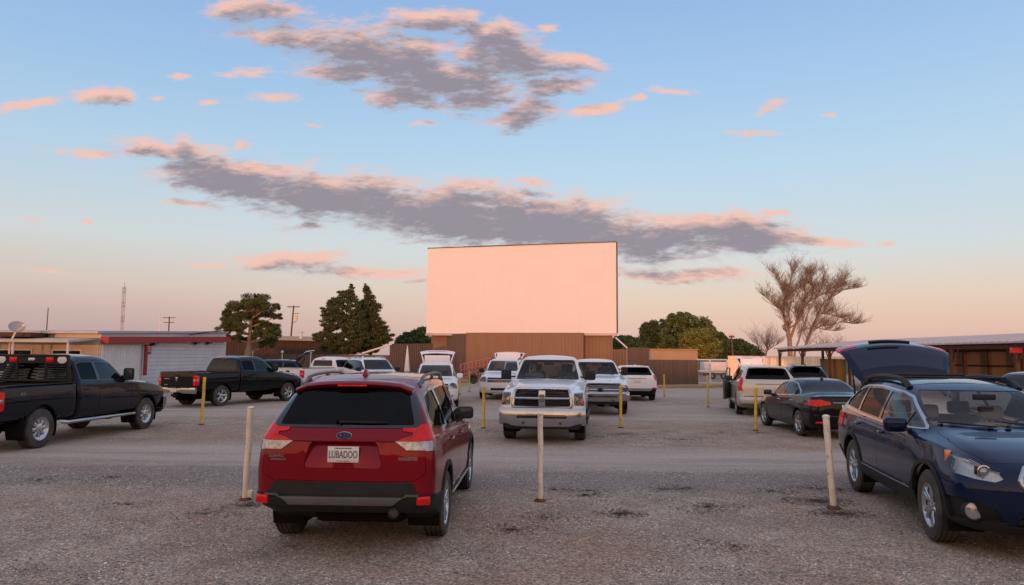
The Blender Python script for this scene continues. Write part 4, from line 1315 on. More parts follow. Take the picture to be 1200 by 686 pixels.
def truck(label, loc, rz, paint, P):
    cabS, bedS, bz = truck_specs(P)
    c = Car('pickup_truck', label, 'pickup truck', loc, rz, cabS, paint, 'cars parked on the gravel lot')
    xf, xc, cowl, hd, xb = P['xf'], P['xc'], P['cowl'], P['header'], P['xb']
    h, belt, nose = P.get('h', 1.90), P.get('belt', 1.26), P.get('nose', 1.12)
    Rt = P.get('Rt', .39); ra, fa = P['axles']
    det = P.get('detail', True)
    zt = h - .20
    d = [(cowl - .22, belt + .05), (hd + .02, zt - .02), (hd - .3, zt + .03), (xc + .35, zt + .03), (xc + .17, zt - .01), (xc + .13, belt + .06), (0, belt + .045)]
    g = grow(d, -.024)
    bp = P.get('bpost', (hd + xc) / 2 + .12)
    c.glazing(d, [clipx(g, (bp + .05, -.04), None, belt), clipx(g, None, (bp - .05, -.04), belt)], trim=P.get('wtrim', 'gloss'), mats=('midglass', P.get('rearglass', 'tint')))
    c.skin('windshield', [rpoly([(-.80, belt + .06), (.80, belt + .06), (.66, h - .12), (-.66, h - .12)], .06)], [FRONT], 'clear', d=-.004, rim=0, nmin=.2, angle=60)
    c.skin('rear_window', [rpoly([(-.68, belt + .10), (.68, belt + .10), (.62, h - .20), (-.62, h - .20)], .05)], [REAR], P.get('backglass', 'midglass'), d=.004, rim=.012, nmin=.3, angle=60)
    b = BM(); box(b, (xc + .10, 0, h - .125), (.05, .24, .035), bev=.01); c.part('brake_light', b, 'redlens')
    c.arch(fa, Rt, Rt + .075, None, W=.28)
    fd = cowl - .02
    c.doors([[(fd, .56), (fd + .02, .95), (fd - .02, belt + .1), (bp, belt + .1), (bp, .56)], [(bp - .006, .56), (bp - .006, belt + .1), (xc + .11, belt + .1), (xc + .09, .9), (xc + .16, .56)]],
            [(bp + .17, belt - .13), (xc + .33, belt - .13)], hmat=P.get('hmat', 'plastic'))
    # bed
    bb = shell(bedS)
    bv = BVHTree.FromBMesh(bb)
    save = (c.bm, c.bvh); c.bm, c.bvh = bb, bv
    cut(c.bm, [(xb + .07, -.86), (xc - .08, -.86), (xc - .08, .86), (xb + .07, .86)], TOP, .3).free()
    c.arch(ra, Rt, Rt + .075, None, W=.28)
    tl = P.get('lamp', (.80, 1.16))
    lamps = c.skin('tail_light', [[(1.0, tl[0]), (.81, tl[0]), (.81, tl[1]), (1.0, tl[1])], [(xb - .1, tl[0]), (xb + .13, tl[0] + .02), (xb + .15, tl[1] - .02), (xb - .1, tl[1])]], [REAR, SIDE_L], 'redlens', d=.012, mirror=True, nmin=.05)
    for lp, sg in zip(lamps, (1, -1)):
        b = BM(); zz = (tl[0] + tl[1]) / 2; box(b, (c.xrear(sg * .87, zz) - .012, sg * .875, zz), (.012, .10, .09), bev=.004); c.part('reverse_lens', b, 'clearlens', lp)
        b = BM(); box(b, (xb + .06, sg * (c.ysurf(xb + .1, zz) + .012), zz), (.08, .008, .07), bev=.003); c.part('reverse_lens', b, 'clearlens', lp)
    tg = cut(c.bm, rpoly([(-.79, .68), (.79, .68), (.79, bz - .015), (-.79, bz - .015)], .03), REAR, .3)
    shrink(tg, .005); puff(tg, 0, .05); gate = c.part('tailgate', tg, paint)
    xt = c.xrear(0, 1.0)
    b = BM(); box(b, (xt - .004, 0, 1.12), (.02, .26, .11), bev=.008); c.part('tailgate_handle', b, 'plastic', gate)
    if P.get('shield'):
        b = BM(); prism(b, rpoly([(-.06, 1.09), (.06, 1.09), (.065, 1.03), (.035, .96), (0, .94), (-.035, .96), (-.065, 1.03)], .01), REAR, -xt + .012, -xt + .024, .005); c.part('emblem', b, 'chrome', gate)
        for y0, zz, w_ in ((.52, 1.02, .24), (.55, .80, .14)):
            b = BM()
            for k in range(5): box(b, (xt - .006, y0 - w_ / 2 + w_ * k / 4, zz), (.004, w_ / 6.5, .035), bev=.002)
            c.part('badge_lettering', b, 'chrome', gate)
    # bed liner
    ib = BM()
    z0 = .78
    pts = [(xb + .07, -.86), (xc - .08, -.86), (xc - .08, .86), (xb + .07, .86)]
    lo = [ib.verts.new((x, y, z0)) for x, y in pts]; hi = [ib.verts.new((x, y, bz - .012)) for x, y in pts]
    ib.faces.new(lo)
    for k in range(4): ib.faces.new((lo[k], lo[(k + 1) % 4], hi[(k + 1) % 4], hi[k]))
    c.part('bed_liner', ib, 'plastic')
    for sg in (1, -1):
        b = BM(); box(b, ((xb + xc) / 2 - .01, sg * .915, bz + .012), (xc - xb - .10, .09, .02), bev=.008); c.part('bed_rail_cap', b, 'plastic')
    if P.get('bed_badge'):
        for sg in (1, -1):
            y = c.ysurf(xb + .62, 1.14, sg)
            mt = face_mtx((xb + .62, y + sg * .004, 1.13), (-sg, 0, 0), (0, 0, 1))
            text('badge_lettering', P['bed_badge'], .085, M['chrome'], c.root, mt, .003, bold=.003)
    be = c.bm
    c.finish(); c.body.name = 'cargo_bed'
    c.bm, c.bvh = save
    # rear bumper
    b = BM()
    ch = P.get('bumper', 'chrome')
    yy = np.linspace(-.97, .97, 15)
    prof = [(-.02, .12), (-.10, .10), (-.12, .0), (-.09, -.10), (-.02, -.12)]
    rows = []
    for y in yy:
        k = min(1, (1 - abs(y)) / .12) if abs(y) > .88 else 1
        rows.append([b.verts.new((xb - .02 + px * 1.0 + .10 * (1 - k), y, .62 + pz * (1.0 if abs(y) > .28 else .72))) for px, pz in prof])
    for r0, r1 in zip(rows, rows[1:]):
        for k in range(4): b.faces.new((r0[k], r0[k + 1], r1[k + 1], r1[k]))
        b.faces.new((r0[4], r0[0], r1[0], r1[4]))
    b.faces.new(rows[0]); b.faces.new(rows[-1])
    bmesh.ops.recalc_face_normals(b, faces=b.faces[:])
    bp_ = c.part('rear_bumper', b, ch)
    b = BM(); box(b, (xb - .10, 0, .735), (.18, 1.5, .02), bev=.006); c.part('step_pad', b, 'plastic', bp_)
    b = BM(); box(b, (xb - .135, 0, .63), (.008, .31, .15), bev=.002); c.part('number_plate', b, 'plate', bp_)
    b = BM(); box(b, (xb - .05, 0, .44), (.30, .09, .09), bev=.01); c.part('tow_hitch', b, 'plastic')
    b = BM()
    box(b, ((ra + fa) / 2, .42, .53), (fa - ra + 1.6, .12, .16), bev=.02); box(b, ((ra + fa) / 2, -.42, .53), (fa - ra + 1.6, .12, .16), bev=.02)
    for x in (ra, fa):
        box(b, (x, 0, .38), (.12, 1.5, .12), bev=.03); box(b, (x, .1, .38), (.3, .3, .28), bev=.08)
    box(b, (0, 0, .50), (3.0, .8, .1), bev=.03); box(b, (xf - .6, 0, .45), (.6, 1.3, .15), bev=.03)
    c.part('chassis', b, 'dark')
    for sg in (1, -1):
        b = BM(); L0, L1 = ra + Rt + .28, fa - Rt - .14
        tube(b, [(L0, sg * .90, .47), (L0 + .06, sg * 1.0, .455), (L1 - .06, sg * 1.0, .455), (L1, sg * .90, .47)], .042, 10)
        if P.get('boards', True): c.part('running_board', b, 'chrome' if P.get('boards') == 'chrome' else 'plastic')
        else: b.free()
        b = BM(); box(b, (ra - Rt - .12, sg * .84, .46), (.02, .30, .36), rot=(0, R(8), 0), bev=.004); c.part('mud_flap', b, 'dark')
    c.wheels((ra, fa), .975, Rt, P.get('tw', .27), P.get('Rr', .235), P.get('style', 'truck'), P.get('rim', 'alloy'), steer=P.get('steer', 0))
    c.mirror(cowl - .28, belt + .15, 'plastic', sz=P.get('msz', (.12, .24, .30)), reach=P.get('mreach', .08))
    # front
    kind = P.get('front', 'cross')
    if kind == 'cross':
        gp = rpoly([(-.62, nose - .03), (.62, nose - .03), (.68, nose - .45), (-.68, nose - .45)], .09)
    else:
        gp = rpoly([(-.70, nose - .09), (.70, nose - .09), (.70, nose - .50), (-.70, nose - .50)], .05)
    gr = cut(c.bm, gp, FRONT, .1)
    puff(gr, -.06, -.06); gq = c.part('grille', gr, 'gloss')
    b = BM(); tube(b, [(c.xfront(u, v) + .012, u, v) for u, v in gp], .034, 8, closed=True); c.part('grille_surround', b, 'chrome', gq)
    if kind == 'cross':
        zc = nose - .24
        b = BM(); box(b, (xf - .03, 0, zc), (.05, .16, .36), bev=.02); c.part('grille_bar', b, 'chrome', gq)
        b = BM(); tube(b, [(c.xfront(y, zc) - .01, y, zc) for y in np.linspace(-.62, .62, 11)], .032, 8); c.part('grille_bar', b, 'chrome', gq)
        b = BM(); x = xf + .0
        prism(b, rpoly([(-.055, zc + .09), (.055, zc + .09), (.06, zc + .02), (.025, zc - .08), (-.025, zc - .08), (-.06, zc + .02)], .012), FRONT, x - .01, x + .012, .006); em = c.part('emblem', b, 'alloydk', gq)
        b = BM()
        for sg in (1, -1): tube(b, [(x + .016, sg * .008, zc + .01), (x + .016, sg * .028, zc + .055), (x + .016, sg * .048, zc + .05), (x + .016, sg * .045, zc + .01), (x + .016, sg * .03, zc + .0)], .008, 6)
        prism(b, [(-.022, zc + .04), (.022, zc + .04), (.014, zc - .06), (-.014, zc - .06)], FRONT, x + .010, x + .022); obj('emblem_head', b, M['chrome'], em)
        b = BM()
        for k in range(1, 12):
            zz = nose - .45 + .41 * k / 12
            tube(b, [(c.xfront(y, zz) - .045, y, zz) for y in (-.6, -.3, 0, .3, .6)], .006, 4)
        for k in range(-12, 13):
            tube(b, [(c.xfront(k * .05, zz) - .045, k * .05, zz) for zz in (nose - .43, nose - .1)], .004, 4)
        c.part('grille_mesh', b, 'alloydk', gq)
    else:
        for zz, r in ((nose - .29, .045), (nose - .17, .014), (nose - .22, .010), (nose - .40, .012), (nose - .36, .012), (nose - .44, .012)):
            b = BM(); tube(b, [(c.xfront(y, zz) - .012, y, zz) for y in np.linspace(-.68, .68, 11)], r, 8); c.part('grille_bar', b, 'chrome', gq)
        x = c.xfront(0, nose - .29) + .03; zc = nose - .29
        b = BM(); prism(b, [(-.11, zc - .02), (-.045, zc - .025), (-.045, zc - .045), (.045, zc - .045), (.045, zc - .025), (.11, zc - .02), (.11, zc + .02), (.045, zc + .025), (.045, zc + .045), (-.045, zc + .045), (-.045, zc + .025), (-.11, zc + .02)], FRONT, x, x + .02); c.part('emblem', b, 'gloss', gq)
    for sg in (1, -1):
        if kind == 'cross': hp = [(.99, nose - .12), (.72, nose - .12), (.73, nose - .40), (.99, nose - .40)]
        else: hp = [(.99, nose - .16), (.74, nose - .13), (.74, nose - .50), (.99, nose - .50)]
        tot = cut(c.bm, rpoly([(u * sg, v) for u, v in hp], .03), FRONT, .2)
        q = cut(c.bm, [(xf + .1, hp[0][1]), (xf - .14, hp[0][1]), (xf - .12, hp[2][1]), (xf + .1, hp[2][1])], SIDE_L if sg > 0 else SIDE_R, .45)
        tot = merge(tot, q)
        hb = tot.copy(); puff(tot, .006, .03); lp = c.part('headlight', tot, 'lens', angle=60); puff(hb, -.05, -.05); c.part('lamp_housing', hb, 'chrome', lp)
        zc = (hp[0][1] + hp[2][1]) / 2
        x = c.xfront(sg * .80, zc)
        b = BM(); lathe(b, [(.10, .0), (.085, -.02), (.04, -.04), (0, -.045)], 18, 'X', c=(x - .012, sg * .80, zc + .02)); c.part('lamp_reflector', b, 'clearlens', lp)
        b = BM(); box(b, (c.xfront(sg * .89, zc - .05) - .03, sg * .89, zc - .05), (.05, .08, .13), bev=.012); c.part('turn_signal', b, 'amber', lp)
    # front bumper
    b = BM()
    rows = []
    zc = P.get('bz', .64)
    bh = P.get('bh', 1.0)
    prof = [(-.10, .145 * bh), (.02, .145 * bh), (.062, .085 * bh), (.042, -.06 * bh), (.005, -.15 * bh), (-.10, -.15 * bh)]
    for y in np.linspace(-.985, .985, 21):
        t = abs(y) / .985
        xx = xf + .04 - .13 * t ** 2.2 - (.06 * max(0, (t - .88) / .12))
        cen = max(0, 1 - (abs(y) / .62) ** 8)
        rows.append([b.verts.new((xx + px, y, zc + pz + (-.02 if k in (4, 5) and cen > .1 else 0))) for k, (px, pz) in enumerate(prof)])
    for r0, r1 in zip(rows, rows[1:]):
        for k in range(len(prof)): b.faces.new((r0[k], r0[(k + 1) % len(prof)], r1[(k + 1) % len(prof)], r1[k]))
    b.faces.new(rows[0]); b.faces.new(rows[-1])
    bmesh.ops.recalc_face_normals(b, faces=b.faces[:])
    fb = c.part('front_bumper', b, 'chrome')
    b = BM(); pl = rpoly([(-.55, zc + .05), (.55, zc + .05), (.58, zc - .03), (-.58, zc - .03)], .03); prism(b, pl, FRONT, xf + .03, xf + .099, .004); c.part('bumper_slot', b, 'gloss', fb)
    b = BM(); pl = rpoly([(-.92, zc - .16), (.92, zc - .16), (.80, zc - .28), (-.80, zc - .28)], .04); prism(b, pl, FRONT, xf - .20, xf - .02, .02); c.part('air_dam', b, 'plastic')
    for y in (-.42, .42):
        b = BM(); box(b, (xf - .0, y, zc - .13), (.20, .05, .07), bev=.015); c.part('tow_hook', b, 'gloss', fb)
    # hood
    hw = .80 - P.get('step', 0) * 1.2
    hp = rpoly([(cowl + .04, -.80), (cowl + .07, 0), (cowl + .04, .80), (xf - .5, hw), (xf - .22, hw - .06), (xf - .16, 0), (xf - .22, -hw + .06), (xf - .5, -hw)], .05)
    hdm = cut(c.bm, hp, TOP, .3); shrink(hdm, .005); puff(hdm, .001, .02); c.part('hood', hdm, paint)
    for y0, y1 in ((.62, .05), (0, -.6)):
        b = BM(); tube(b, [(cowl - .02 - .02 * k, y0 + (y1 - y0) * k / 5, c.ztop(cowl - .02 - .02 * k, y0 + (y1 - y0) * k / 5) + .02) for k in range(6)], .009, 6); c.part('wiper', b, 'plastic')
    c.seats((hd - .42, xc + .55), P.get('seatmat', 'greycloth'), zs=.86, ys=(.42, -.42), dash=(cowl - .28, belt + .02), sy=.5)
    b = BM(); box(b, (hd + .12, 0, h - .22), (.03, .26, .07), bev=.012); c.part('rear_view_mirror', b, 'plastic')
    c.floor(xc + .05, cowl + .1, .62, .88)
    if P.get('cab_lights'):
        for y in (-.25, 0, .25):
            b = BM(); box(b, (hd - .14, y, c.ztop(hd - .14, y) + .012), (.10, .05, .03), bev=.01); c.part('roof_light', b, 'amber')
    if P.get('rack'):
        x = xc - .16
        b = BM()
        for sg in (1, -1):
            box(b, (x, sg * .86, bz + .30), (.06, .06, .62), rot=(sg * R(6), 0, 0), bev=.012)
        box(b, (x, 0, bz + .60), (.06, 1.66, .055), bev=.012)
        box(b, (x - .005, 0, bz + .505), (.012, 1.62, .15))
        box(b, (x, 0, bz + .05), (.06, 1.74, .05), bev=.012)
        for y in (-.33, .33): box(b, (x, y, bz + .26), (.04, .05, .42))
        rk = c.part('headache_rack', b, 'plastic')
        for sg in (1, -1):
            b = BM()
            for k in range(7): box(b, (x, sg * .58, bz + .10 + .052 * k), (.03, .46, .022), rot=(0, R(30), 0))
            c.part('louvre_panel', b, 'plastic', rk)
            b = BM()
            for k in range(4): box(b, (x, sg * .24, bz + .12 + .085 * k), (.02, .13, .03))
            c.part('slot_plate', b, 'plastic', rk)
            b = BM(); prism(b, circ(sg * .70, bz + .51, .085, 20, sx=1.25), REAR, -x + .006, -x + .022, .005); c.part('clear_lamp', b, 'plate', rk)
            b = BM(); box(b, (x - .018, sg * .42, bz + .51), (.02, .17, .12), bev=.03); c.part('red_lamp', b, 'redlens', rk)
        b = BM(); box(b, (x - .018, 0, bz + .52), (.02, .15, .06), bev=.01); c.part('centre_lamp', b, 'plate', rk)
    c.finish()
    return c.root

T_SILV = dict(xf=2.90, xc=-.86, cowl=1.22, header=.52, xb=-3.10, axles=(-1.90, 1.90), h=1.93, belt=1.27, nose=1.15, hoodc=1.30, Rt=.405, front='bow', lamp=(.82, 1.20), bpost=-.08)
T_RAM15 = dict(xf=2.76, xc=-.92, cowl=1.16, header=.46, xb=-3.02, axles=(-1.785, 1.785), h=1.89, belt=1.24, nose=1.13, hoodc=1.28, Rt=.39, front='cross', step=.07, shield=True, boards=False, lamp=(.80, 1.16), style='five')
T_RAM25 = dict(xf=2.88, xc=-.92, cowl=1.20, header=.50, xb=-3.12, axles=(-1.90, 1.86), h=1.99, belt=1.32, nose=1.25, hoodc=1.40, Rt=.405, front='cross', step=.07, msz=(.14, .26, .24), mreach=.12, bz=.60, bh=1.3, style='truck')

# ================================================================== a seated person
def seated_person(loc, rz, label):
    M['skin'] = simple('skin', (0.50, 0.28, 0.19), 0.5, var=0.1, vscale=20)
    M['shirt'] = simple('shirt', (0.20, 0.20, 0.23), 0.8, var=0.2)
    M['hair'] = simple('hair', (0.10, 0.06, 0.035), 0.6, var=0.3, vscale=40)
    me = bpy.data.meshes.new('person')
    # pelvis first, x forward
    J = {'pel': (0, 0, .10), 'bel': (-.03, 0, .28), 'che': (-.06, 0, .48), 'neck': (-.06, 0, .62), 'nk2': (-.045, 0, .69), 'hd': (-.025, 0, .80), 'top': (-.03, 0, .875)}
    Rr = {'pel': .16, 'bel': .145, 'che': .155, 'neck': .07, 'nk2': .055, 'hd': .095, 'top': .06}
    E = [('pel', 'bel'), ('bel', 'che'), ('che', 'neck'), ('neck', 'nk2'), ('nk2', 'hd'), ('hd', 'top')]
    for s, n in ((1, 'l'), (-1, 'r')):
        J.update({n + 'sh': (-.06, s * .17, .55), n + 'el': (.08, s * .25, .34), n + 'wr': (.30, s * .17, .44), n + 'pm': (.37, s * .155, .46), n + 'hip': (.06, s * .10, .09), n + 'kn': (.46, s * .13, .14), n + 'an': (.60, s * .13, -.26), n + 'toe': (.76, s * .14, -.31)})
        Rr.update({n + 'sh': .075, n + 'el': .048, n + 'wr': .03, n + 'pm': .038, n + 'hip': .10, n + 'kn': .065, n + 'an': .045, n + 'toe': .04})
        E += [('che', n + 'sh'), (n + 'sh', n + 'el'), (n + 'el', n + 'wr'), (n + 'wr', n + 'pm'), ('pel', n + 'hip'), (n + 'hip', n + 'kn'), (n + 'kn', n + 'an'), (n + 'an', n + 'toe')]
        for k in range(5):
            a = n + 'f%d' % k
            oy = (k - 1.5) * .018
            if k == 4: J[a] = (.385, s * .11, .49); J[a + 'b'] = (.41, s * .10, .475); base = n + 'wr'
            else: J[a] = (.42 - abs(k - 1) * .004, s * .155 + oy, .485); J[a + 'b'] = (.435 - abs(k - 1) * .004, s * .155 + oy, .445); base = n + 'pm'
            Rr[a] = .010; Rr[a + 'b'] = .008
            E += [(base, a), (a, a + 'b')]
    keys = list(J)
    me.from_pydata([J[k] for k in keys], [(keys.index(a), keys.index(b)) for a, b in E], [])
    o = bpy.data.objects.new('person', me); COL.objects.link(o)
    o.modifiers.new('skin', 'SKIN')
    me.skin_vertices[0].data[0].use_root = True
    for i, k in enumerate(keys): me.skin_vertices[0].data[i].radius = (Rr[k], Rr[k])
    sd = o.modifiers.new('sub', 'SUBSURF'); sd.levels = 2; sd.render_levels = 2
    dg = bpy.context.evaluated_depsgraph_get()
    m2 = bpy.data.meshes.new_from_object(o.evaluated_get(dg))
    m2.name = 'person'
    bpy.data.objects.remove(o)
    m2.materials.clear(); m2.materials.append(M['shirt']); m2.materials.append(M['skin'])
    m2.polygons.foreach_set('use_smooth', [True] * len(m2.polygons))
    for p in m2.polygons:
        c = p.center
        if c.z > .655 or (c.x > .27 and c.z > .36 and abs(c.y) > .05 and c.z < .6): p.material_index = 1
    p = bpy.data.objects.new('person', m2); link(p)
    p.location = loc; p.rotation_euler = (0, 0, rz)
    tag(p, label, 'person')
    b = BM(); bmesh.ops.create_uvsphere(b, u_segments=18, v_segments=12, radius=1)
    for v in b.verts:
        v.co = Vector((v.co.x * .108 - .048, v.co.y * .096, v.co.z * .125 + .815))
    bmesh.ops.delete(b, geom=[v for v in b.verts if v.co.x > .012 and v.co.z < .875 or v.co.z < .735], context='VERTS')
    obj('hair', b, M['hair'], p)
    for s in (1, -1):
        b = BM(); bmesh.ops.create_uvsphere(b, u_segments=10, v_segments=6, radius=.011, matrix=Matrix.Translation((.062, s * .034, .80))); obj('eye', b, M['gloss'], p)
        b = BM(); bmesh.ops.create_uvsphere(b, u_segments=10, v_segments=6, radius=.022, matrix=Matrix.Translation((-.03, s * .094, .79)) @ Matrix.Diagonal((.7, .4, 1.3, 1))); obj('ear', b, M['skin'], p)
    b = BM(); bmesh.ops.create_uvsphere(b, u_segments=10, v_segments=6, radius=.016, matrix=Matrix.Translation((.074, 0, .775)) @ Matrix.Diagonal((1.1, .8, 1.5, 1))); obj('nose', b, M['skin'], p)
    b = BM(); box(b, (.066, 0, .738), (.012, .045, .010), bev=.004); obj('mouth', b, M['shirt'], p)
    return p
# ================================================================== camera
F_PX, HGT, PITCH, ROLL = 820.0, 1.97, 5.15, 0.45
cam = bpy.data.cameras.new('camera')
camo = bpy.data.objects.new('camera', cam); link(camo)
camo.location = (0, 0, HGT)
CR = Matrix.Rotation(R(90 + PITCH), 3, 'X') @ Matrix.Rotation(R(ROLL), 3, 'Z')
camo.rotation_euler = CR.to_euler()
cam.sensor_width = 36; cam.lens = 36 * F_PX / 1200; cam.clip_start = 0.1; cam.clip_end = 6000
scn.camera = camo
def ray(px, py): return CR @ Vector(((px - 600) / F_PX, (343 - py) / F_PX, -1))
def gp(px, py, z=0.0):
    d = ray(px, py); t = (z - HGT) / d.z
    return Vector((d.x * t, d.y * t, z))
def pd(px, py, yd):
    d = ray(px, py); t = yd / d.y
    return Vector((d.x * t, yd, HGT + d.z * t))
def uv(px, py):
    d = ray(px, py); return (d.x / d.y, d.z / d.y)
def sm01(t):
    t = min(1.0, max(0.0, t)); return t * t * (3 - 2 * t)
def ramp_z(y): return .10 * (1 - sm01((y - 10.6) / 3.2)) * sm01((y + 12) / 6)
def gpt(px, py):
    g = gp(px, py)
    for _ in range(4): g = gp(px, py, ramp_z(g.y))
    return g
def place(px, py, lx, ly, deg):
    """world location of a vehicle whose local ground point (lx, ly) stands at that spot of the lot"""
    g = gpt(px, py); a = R(deg)
    return (g.x - (lx * math.cos(a) - ly * math.sin(a)), g.y - (lx * math.sin(a) + ly * math.cos(a)), g.z)

# ================================================================== sky and sun
SUN_AZ, SUN_EL = 190.0, 2.0     # azimuth measured clockwise from +Y (the view direction): behind the camera, a little left
def make_world():
    w = bpy.data.worlds.new('World'); scn.world = w; w.use_nodes = True
    nt = w.node_tree; nt.nodes.clear()
    out = nt.nodes.new('ShaderNodeOutputWorld'); bg = nt.nodes.new('ShaderNodeBackground')
    L(nt, bg.outputs[0], out.inputs[0])
    tc = nt.nodes.new('ShaderNodeTexCoord'); d = tc.outputs['Generated']
    sx = nt.nodes.new('ShaderNodeSeparateXYZ'); L(nt, d, sx.inputs[0])
    x, y, z = sx.outputs
    sky = nt.nodes.new('ShaderNodeTexSky'); sky.sky_type = 'NISHITA'; sky.sun_disc = False
    sky.sun_elevation = R(SUN_EL); sky.sun_rotation = R(SUN_AZ); sky.air_density = 1.2; sky.dust_density = 1.5
    e = mth(nt, 'MAXIMUM', z, 0.0)
    front = ramp(nt, e, [(0, (.66, .44, .40)), (.045, (.74, .53, .455)), (.085, (.72, .60, .53)), (.14, (.60, .665, .715)), (.255, (.455, .64, .82)), (.36, (.35, .55, .82)), (.46, (.28, .46, .77)), (.75, (.48, .54, .74)), (1, (.56, .57, .72))])
    side = ramp(nt, e, [(0, (.46, .35, .38)), (.05, (.54, .42, .42)), (.09, (.62, .53, .51)), (.15, (.59, .64, .68)), (.255, (.43, .61, .79)), (.36, (.32, .52, .79)), (.46, (.25, .43, .74)), (.75, (.48, .54, .74)), (1, (.56, .57, .72))])
    lf = nt.nodes.new('ShaderNodeMapRange'); lf.interpolation_type = 'SMOOTHSTEP'
    lf.inputs[1].default_value = 0.15; lf.inputs[2].default_value = -0.60; L(nt, x, lf.inputs[0])
    fc = mixc(nt, lf.outputs[0], front.outputs[0], side.outputs[0])
    back = ramp(nt, e, [(0, (2.2, .85, .34)), (.08, (1.8, .92, .46)), (.22, (1.2, .86, .64)), (.5, (.66, .66, .78)), (1, (.56, .57, .72))])
    sa = R(SUN_AZ); sdx, sdy = math.sin(sa), math.cos(sa)
    dt = mth(nt, 'ADD', mth(nt, 'MULTIPLY', x, sdx), mth(nt, 'MULTIPLY', y, sdy))
    bf = nt.nodes.new('ShaderNodeMapRange'); bf.interpolation_type = 'SMOOTHSTEP'
    bf.inputs[1].default_value = -0.45; bf.inputs[2].default_value = 0.9; L(nt, dt, bf.inputs[0])
    base = mixc(nt, bf.outputs[0], fc, back.outputs[0])
    nis = nt.nodes.new('ShaderNodeVectorMath'); nis.operation = 'SCALE'; L(nt, sky.outputs[0], nis.inputs[0]); nis.inputs['Scale'].default_value = 0.05
    col = mixc(nt, 1.0, mixc(nt, 1.0, base, (.95, .95, .95), 'MULTIPLY'), nis.outputs[0], 'ADD')
    # ---- clouds, in the plane (x/y, z/y) ahead
    yy = mth(nt, 'MAXIMUM', y, 0.02)
    cb = nt.nodes.new('ShaderNodeCombineXYZ')
    L(nt, mth(nt, 'DIVIDE', x, yy), cb.inputs[0]); L(nt, mth(nt, 'DIVIDE', z, yy), cb.inputs[1])
    CL = [  # px, py, rx, ry, tilt(deg, + = right end lower)
        (300, 12, 70, 16, 0), (345, 42, 95, 17, 0), (440, 62, 120, 42, 8), (520, 90, 110, 38, 8), (600, 72, 100, 26, 4), (672, 74, 50, 13, 8), (610, 134, 50, 20, -8),
        (700, 128, 50, 9, -8), (500, 22, 75, 18, 0), (575, 42, 55, 22, 10), (640, 32, 24, 9, 0), (650, 104, 55, 16, -6), (480, 112, 60, 18, 10), (400, 88, 60, 14, 0), (560, 118, 50, 14, 0),
        (290, 85, 42, 8, 0), (214, 86, 24, 6, 0), (250, 117, 15, 6, 0), (318, 116, 38, 8, 0),
        (112, 110, 52, 13, 0), (30, 122, 48, 8, -8), (188, 112, 13, 5, 0),
        (95, 178, 42, 8, 0), (195, 174, 70, 13, 4), (215, 168, 24, 14, 0), (282, 170, 14, 9, 0), (270, 208, 95, 28, 12), (390, 228, 130, 34, 9), (520, 250, 150, 42, 6), (640, 262, 150, 42, 5), (760, 278, 130, 30, 2), (850, 266, 85, 18, -4),
        (880, 284, 75, 16, 0), (955, 284, 50, 8, 3), (222, 238, 42, 8, 4), (905, 252, 40, 6, -6), (620, 213, 28, 6, 0), (690, 240, 30, 9, 0), (375, 268, 40, 6, 0),
        (340, 305, 66, 11, 0), (430, 321, 66, 7, -3), (800, 323, 95, 8, -1), (250, 310, 32, 4, 0), (495, 330, 25, 3, 0),
        (905, 126, 30, 10, -14), (880, 154, 46, 6, 0), (972, 136, 11, 4, 0), (783, 105, 26, 6, 0), (750, 115, 10, 5, 0),
        (45, 260, 16, 5, 0), (110, 257, 14, 4, 0), (60, 317, 24, 5, 0), (1035, 283, 22, 5, 0), (500, 143, 22, 4, 0), (365, 146, 12, 4, 0)]
    grp = bpy.data.node_groups.new('cloud_field', 'ShaderNodeTree')
    grp.interface.new_socket('Vector', in_out='INPUT', socket_type='NodeSocketVector')
    grp.interface.new_socket('Field', in_out='OUTPUT', socket_type='NodeSocketFloat')
    gi = grp.nodes.new('NodeGroupInput'); go = grp.nodes.new('NodeGroupOutput')
    p = gi.outputs[0]
    def vm(op, a, b=None, c=None):
        n = grp.nodes.new('ShaderNodeVectorMath'); n.operation = op
        for i, q in enumerate((a, b, c)):
            if q is None: continue
            if isinstance(q, tuple): n.inputs[i].default_value = q
            else: L(grp, q, n.inputs[i])
        return n
    wn = grp.nodes.new('ShaderNodeTexNoise'); wn.inputs['Scale'].default_value = 9; wn.inputs['Detail'].default_value = 2; L(grp, p, wn.inputs['Vector'])
    wb = vm('SUBTRACT', vm('MULTIPLY_ADD', wn.outputs['Color'], (.07, .032, 0), p).outputs[0], (.035, .016, 0)).outputs[0]
    mn = None
    groups = {}
    for q in CL: groups.setdefault(min((-10, 0, 7), key=lambda t: abs(t - q[4])), []).append(q)
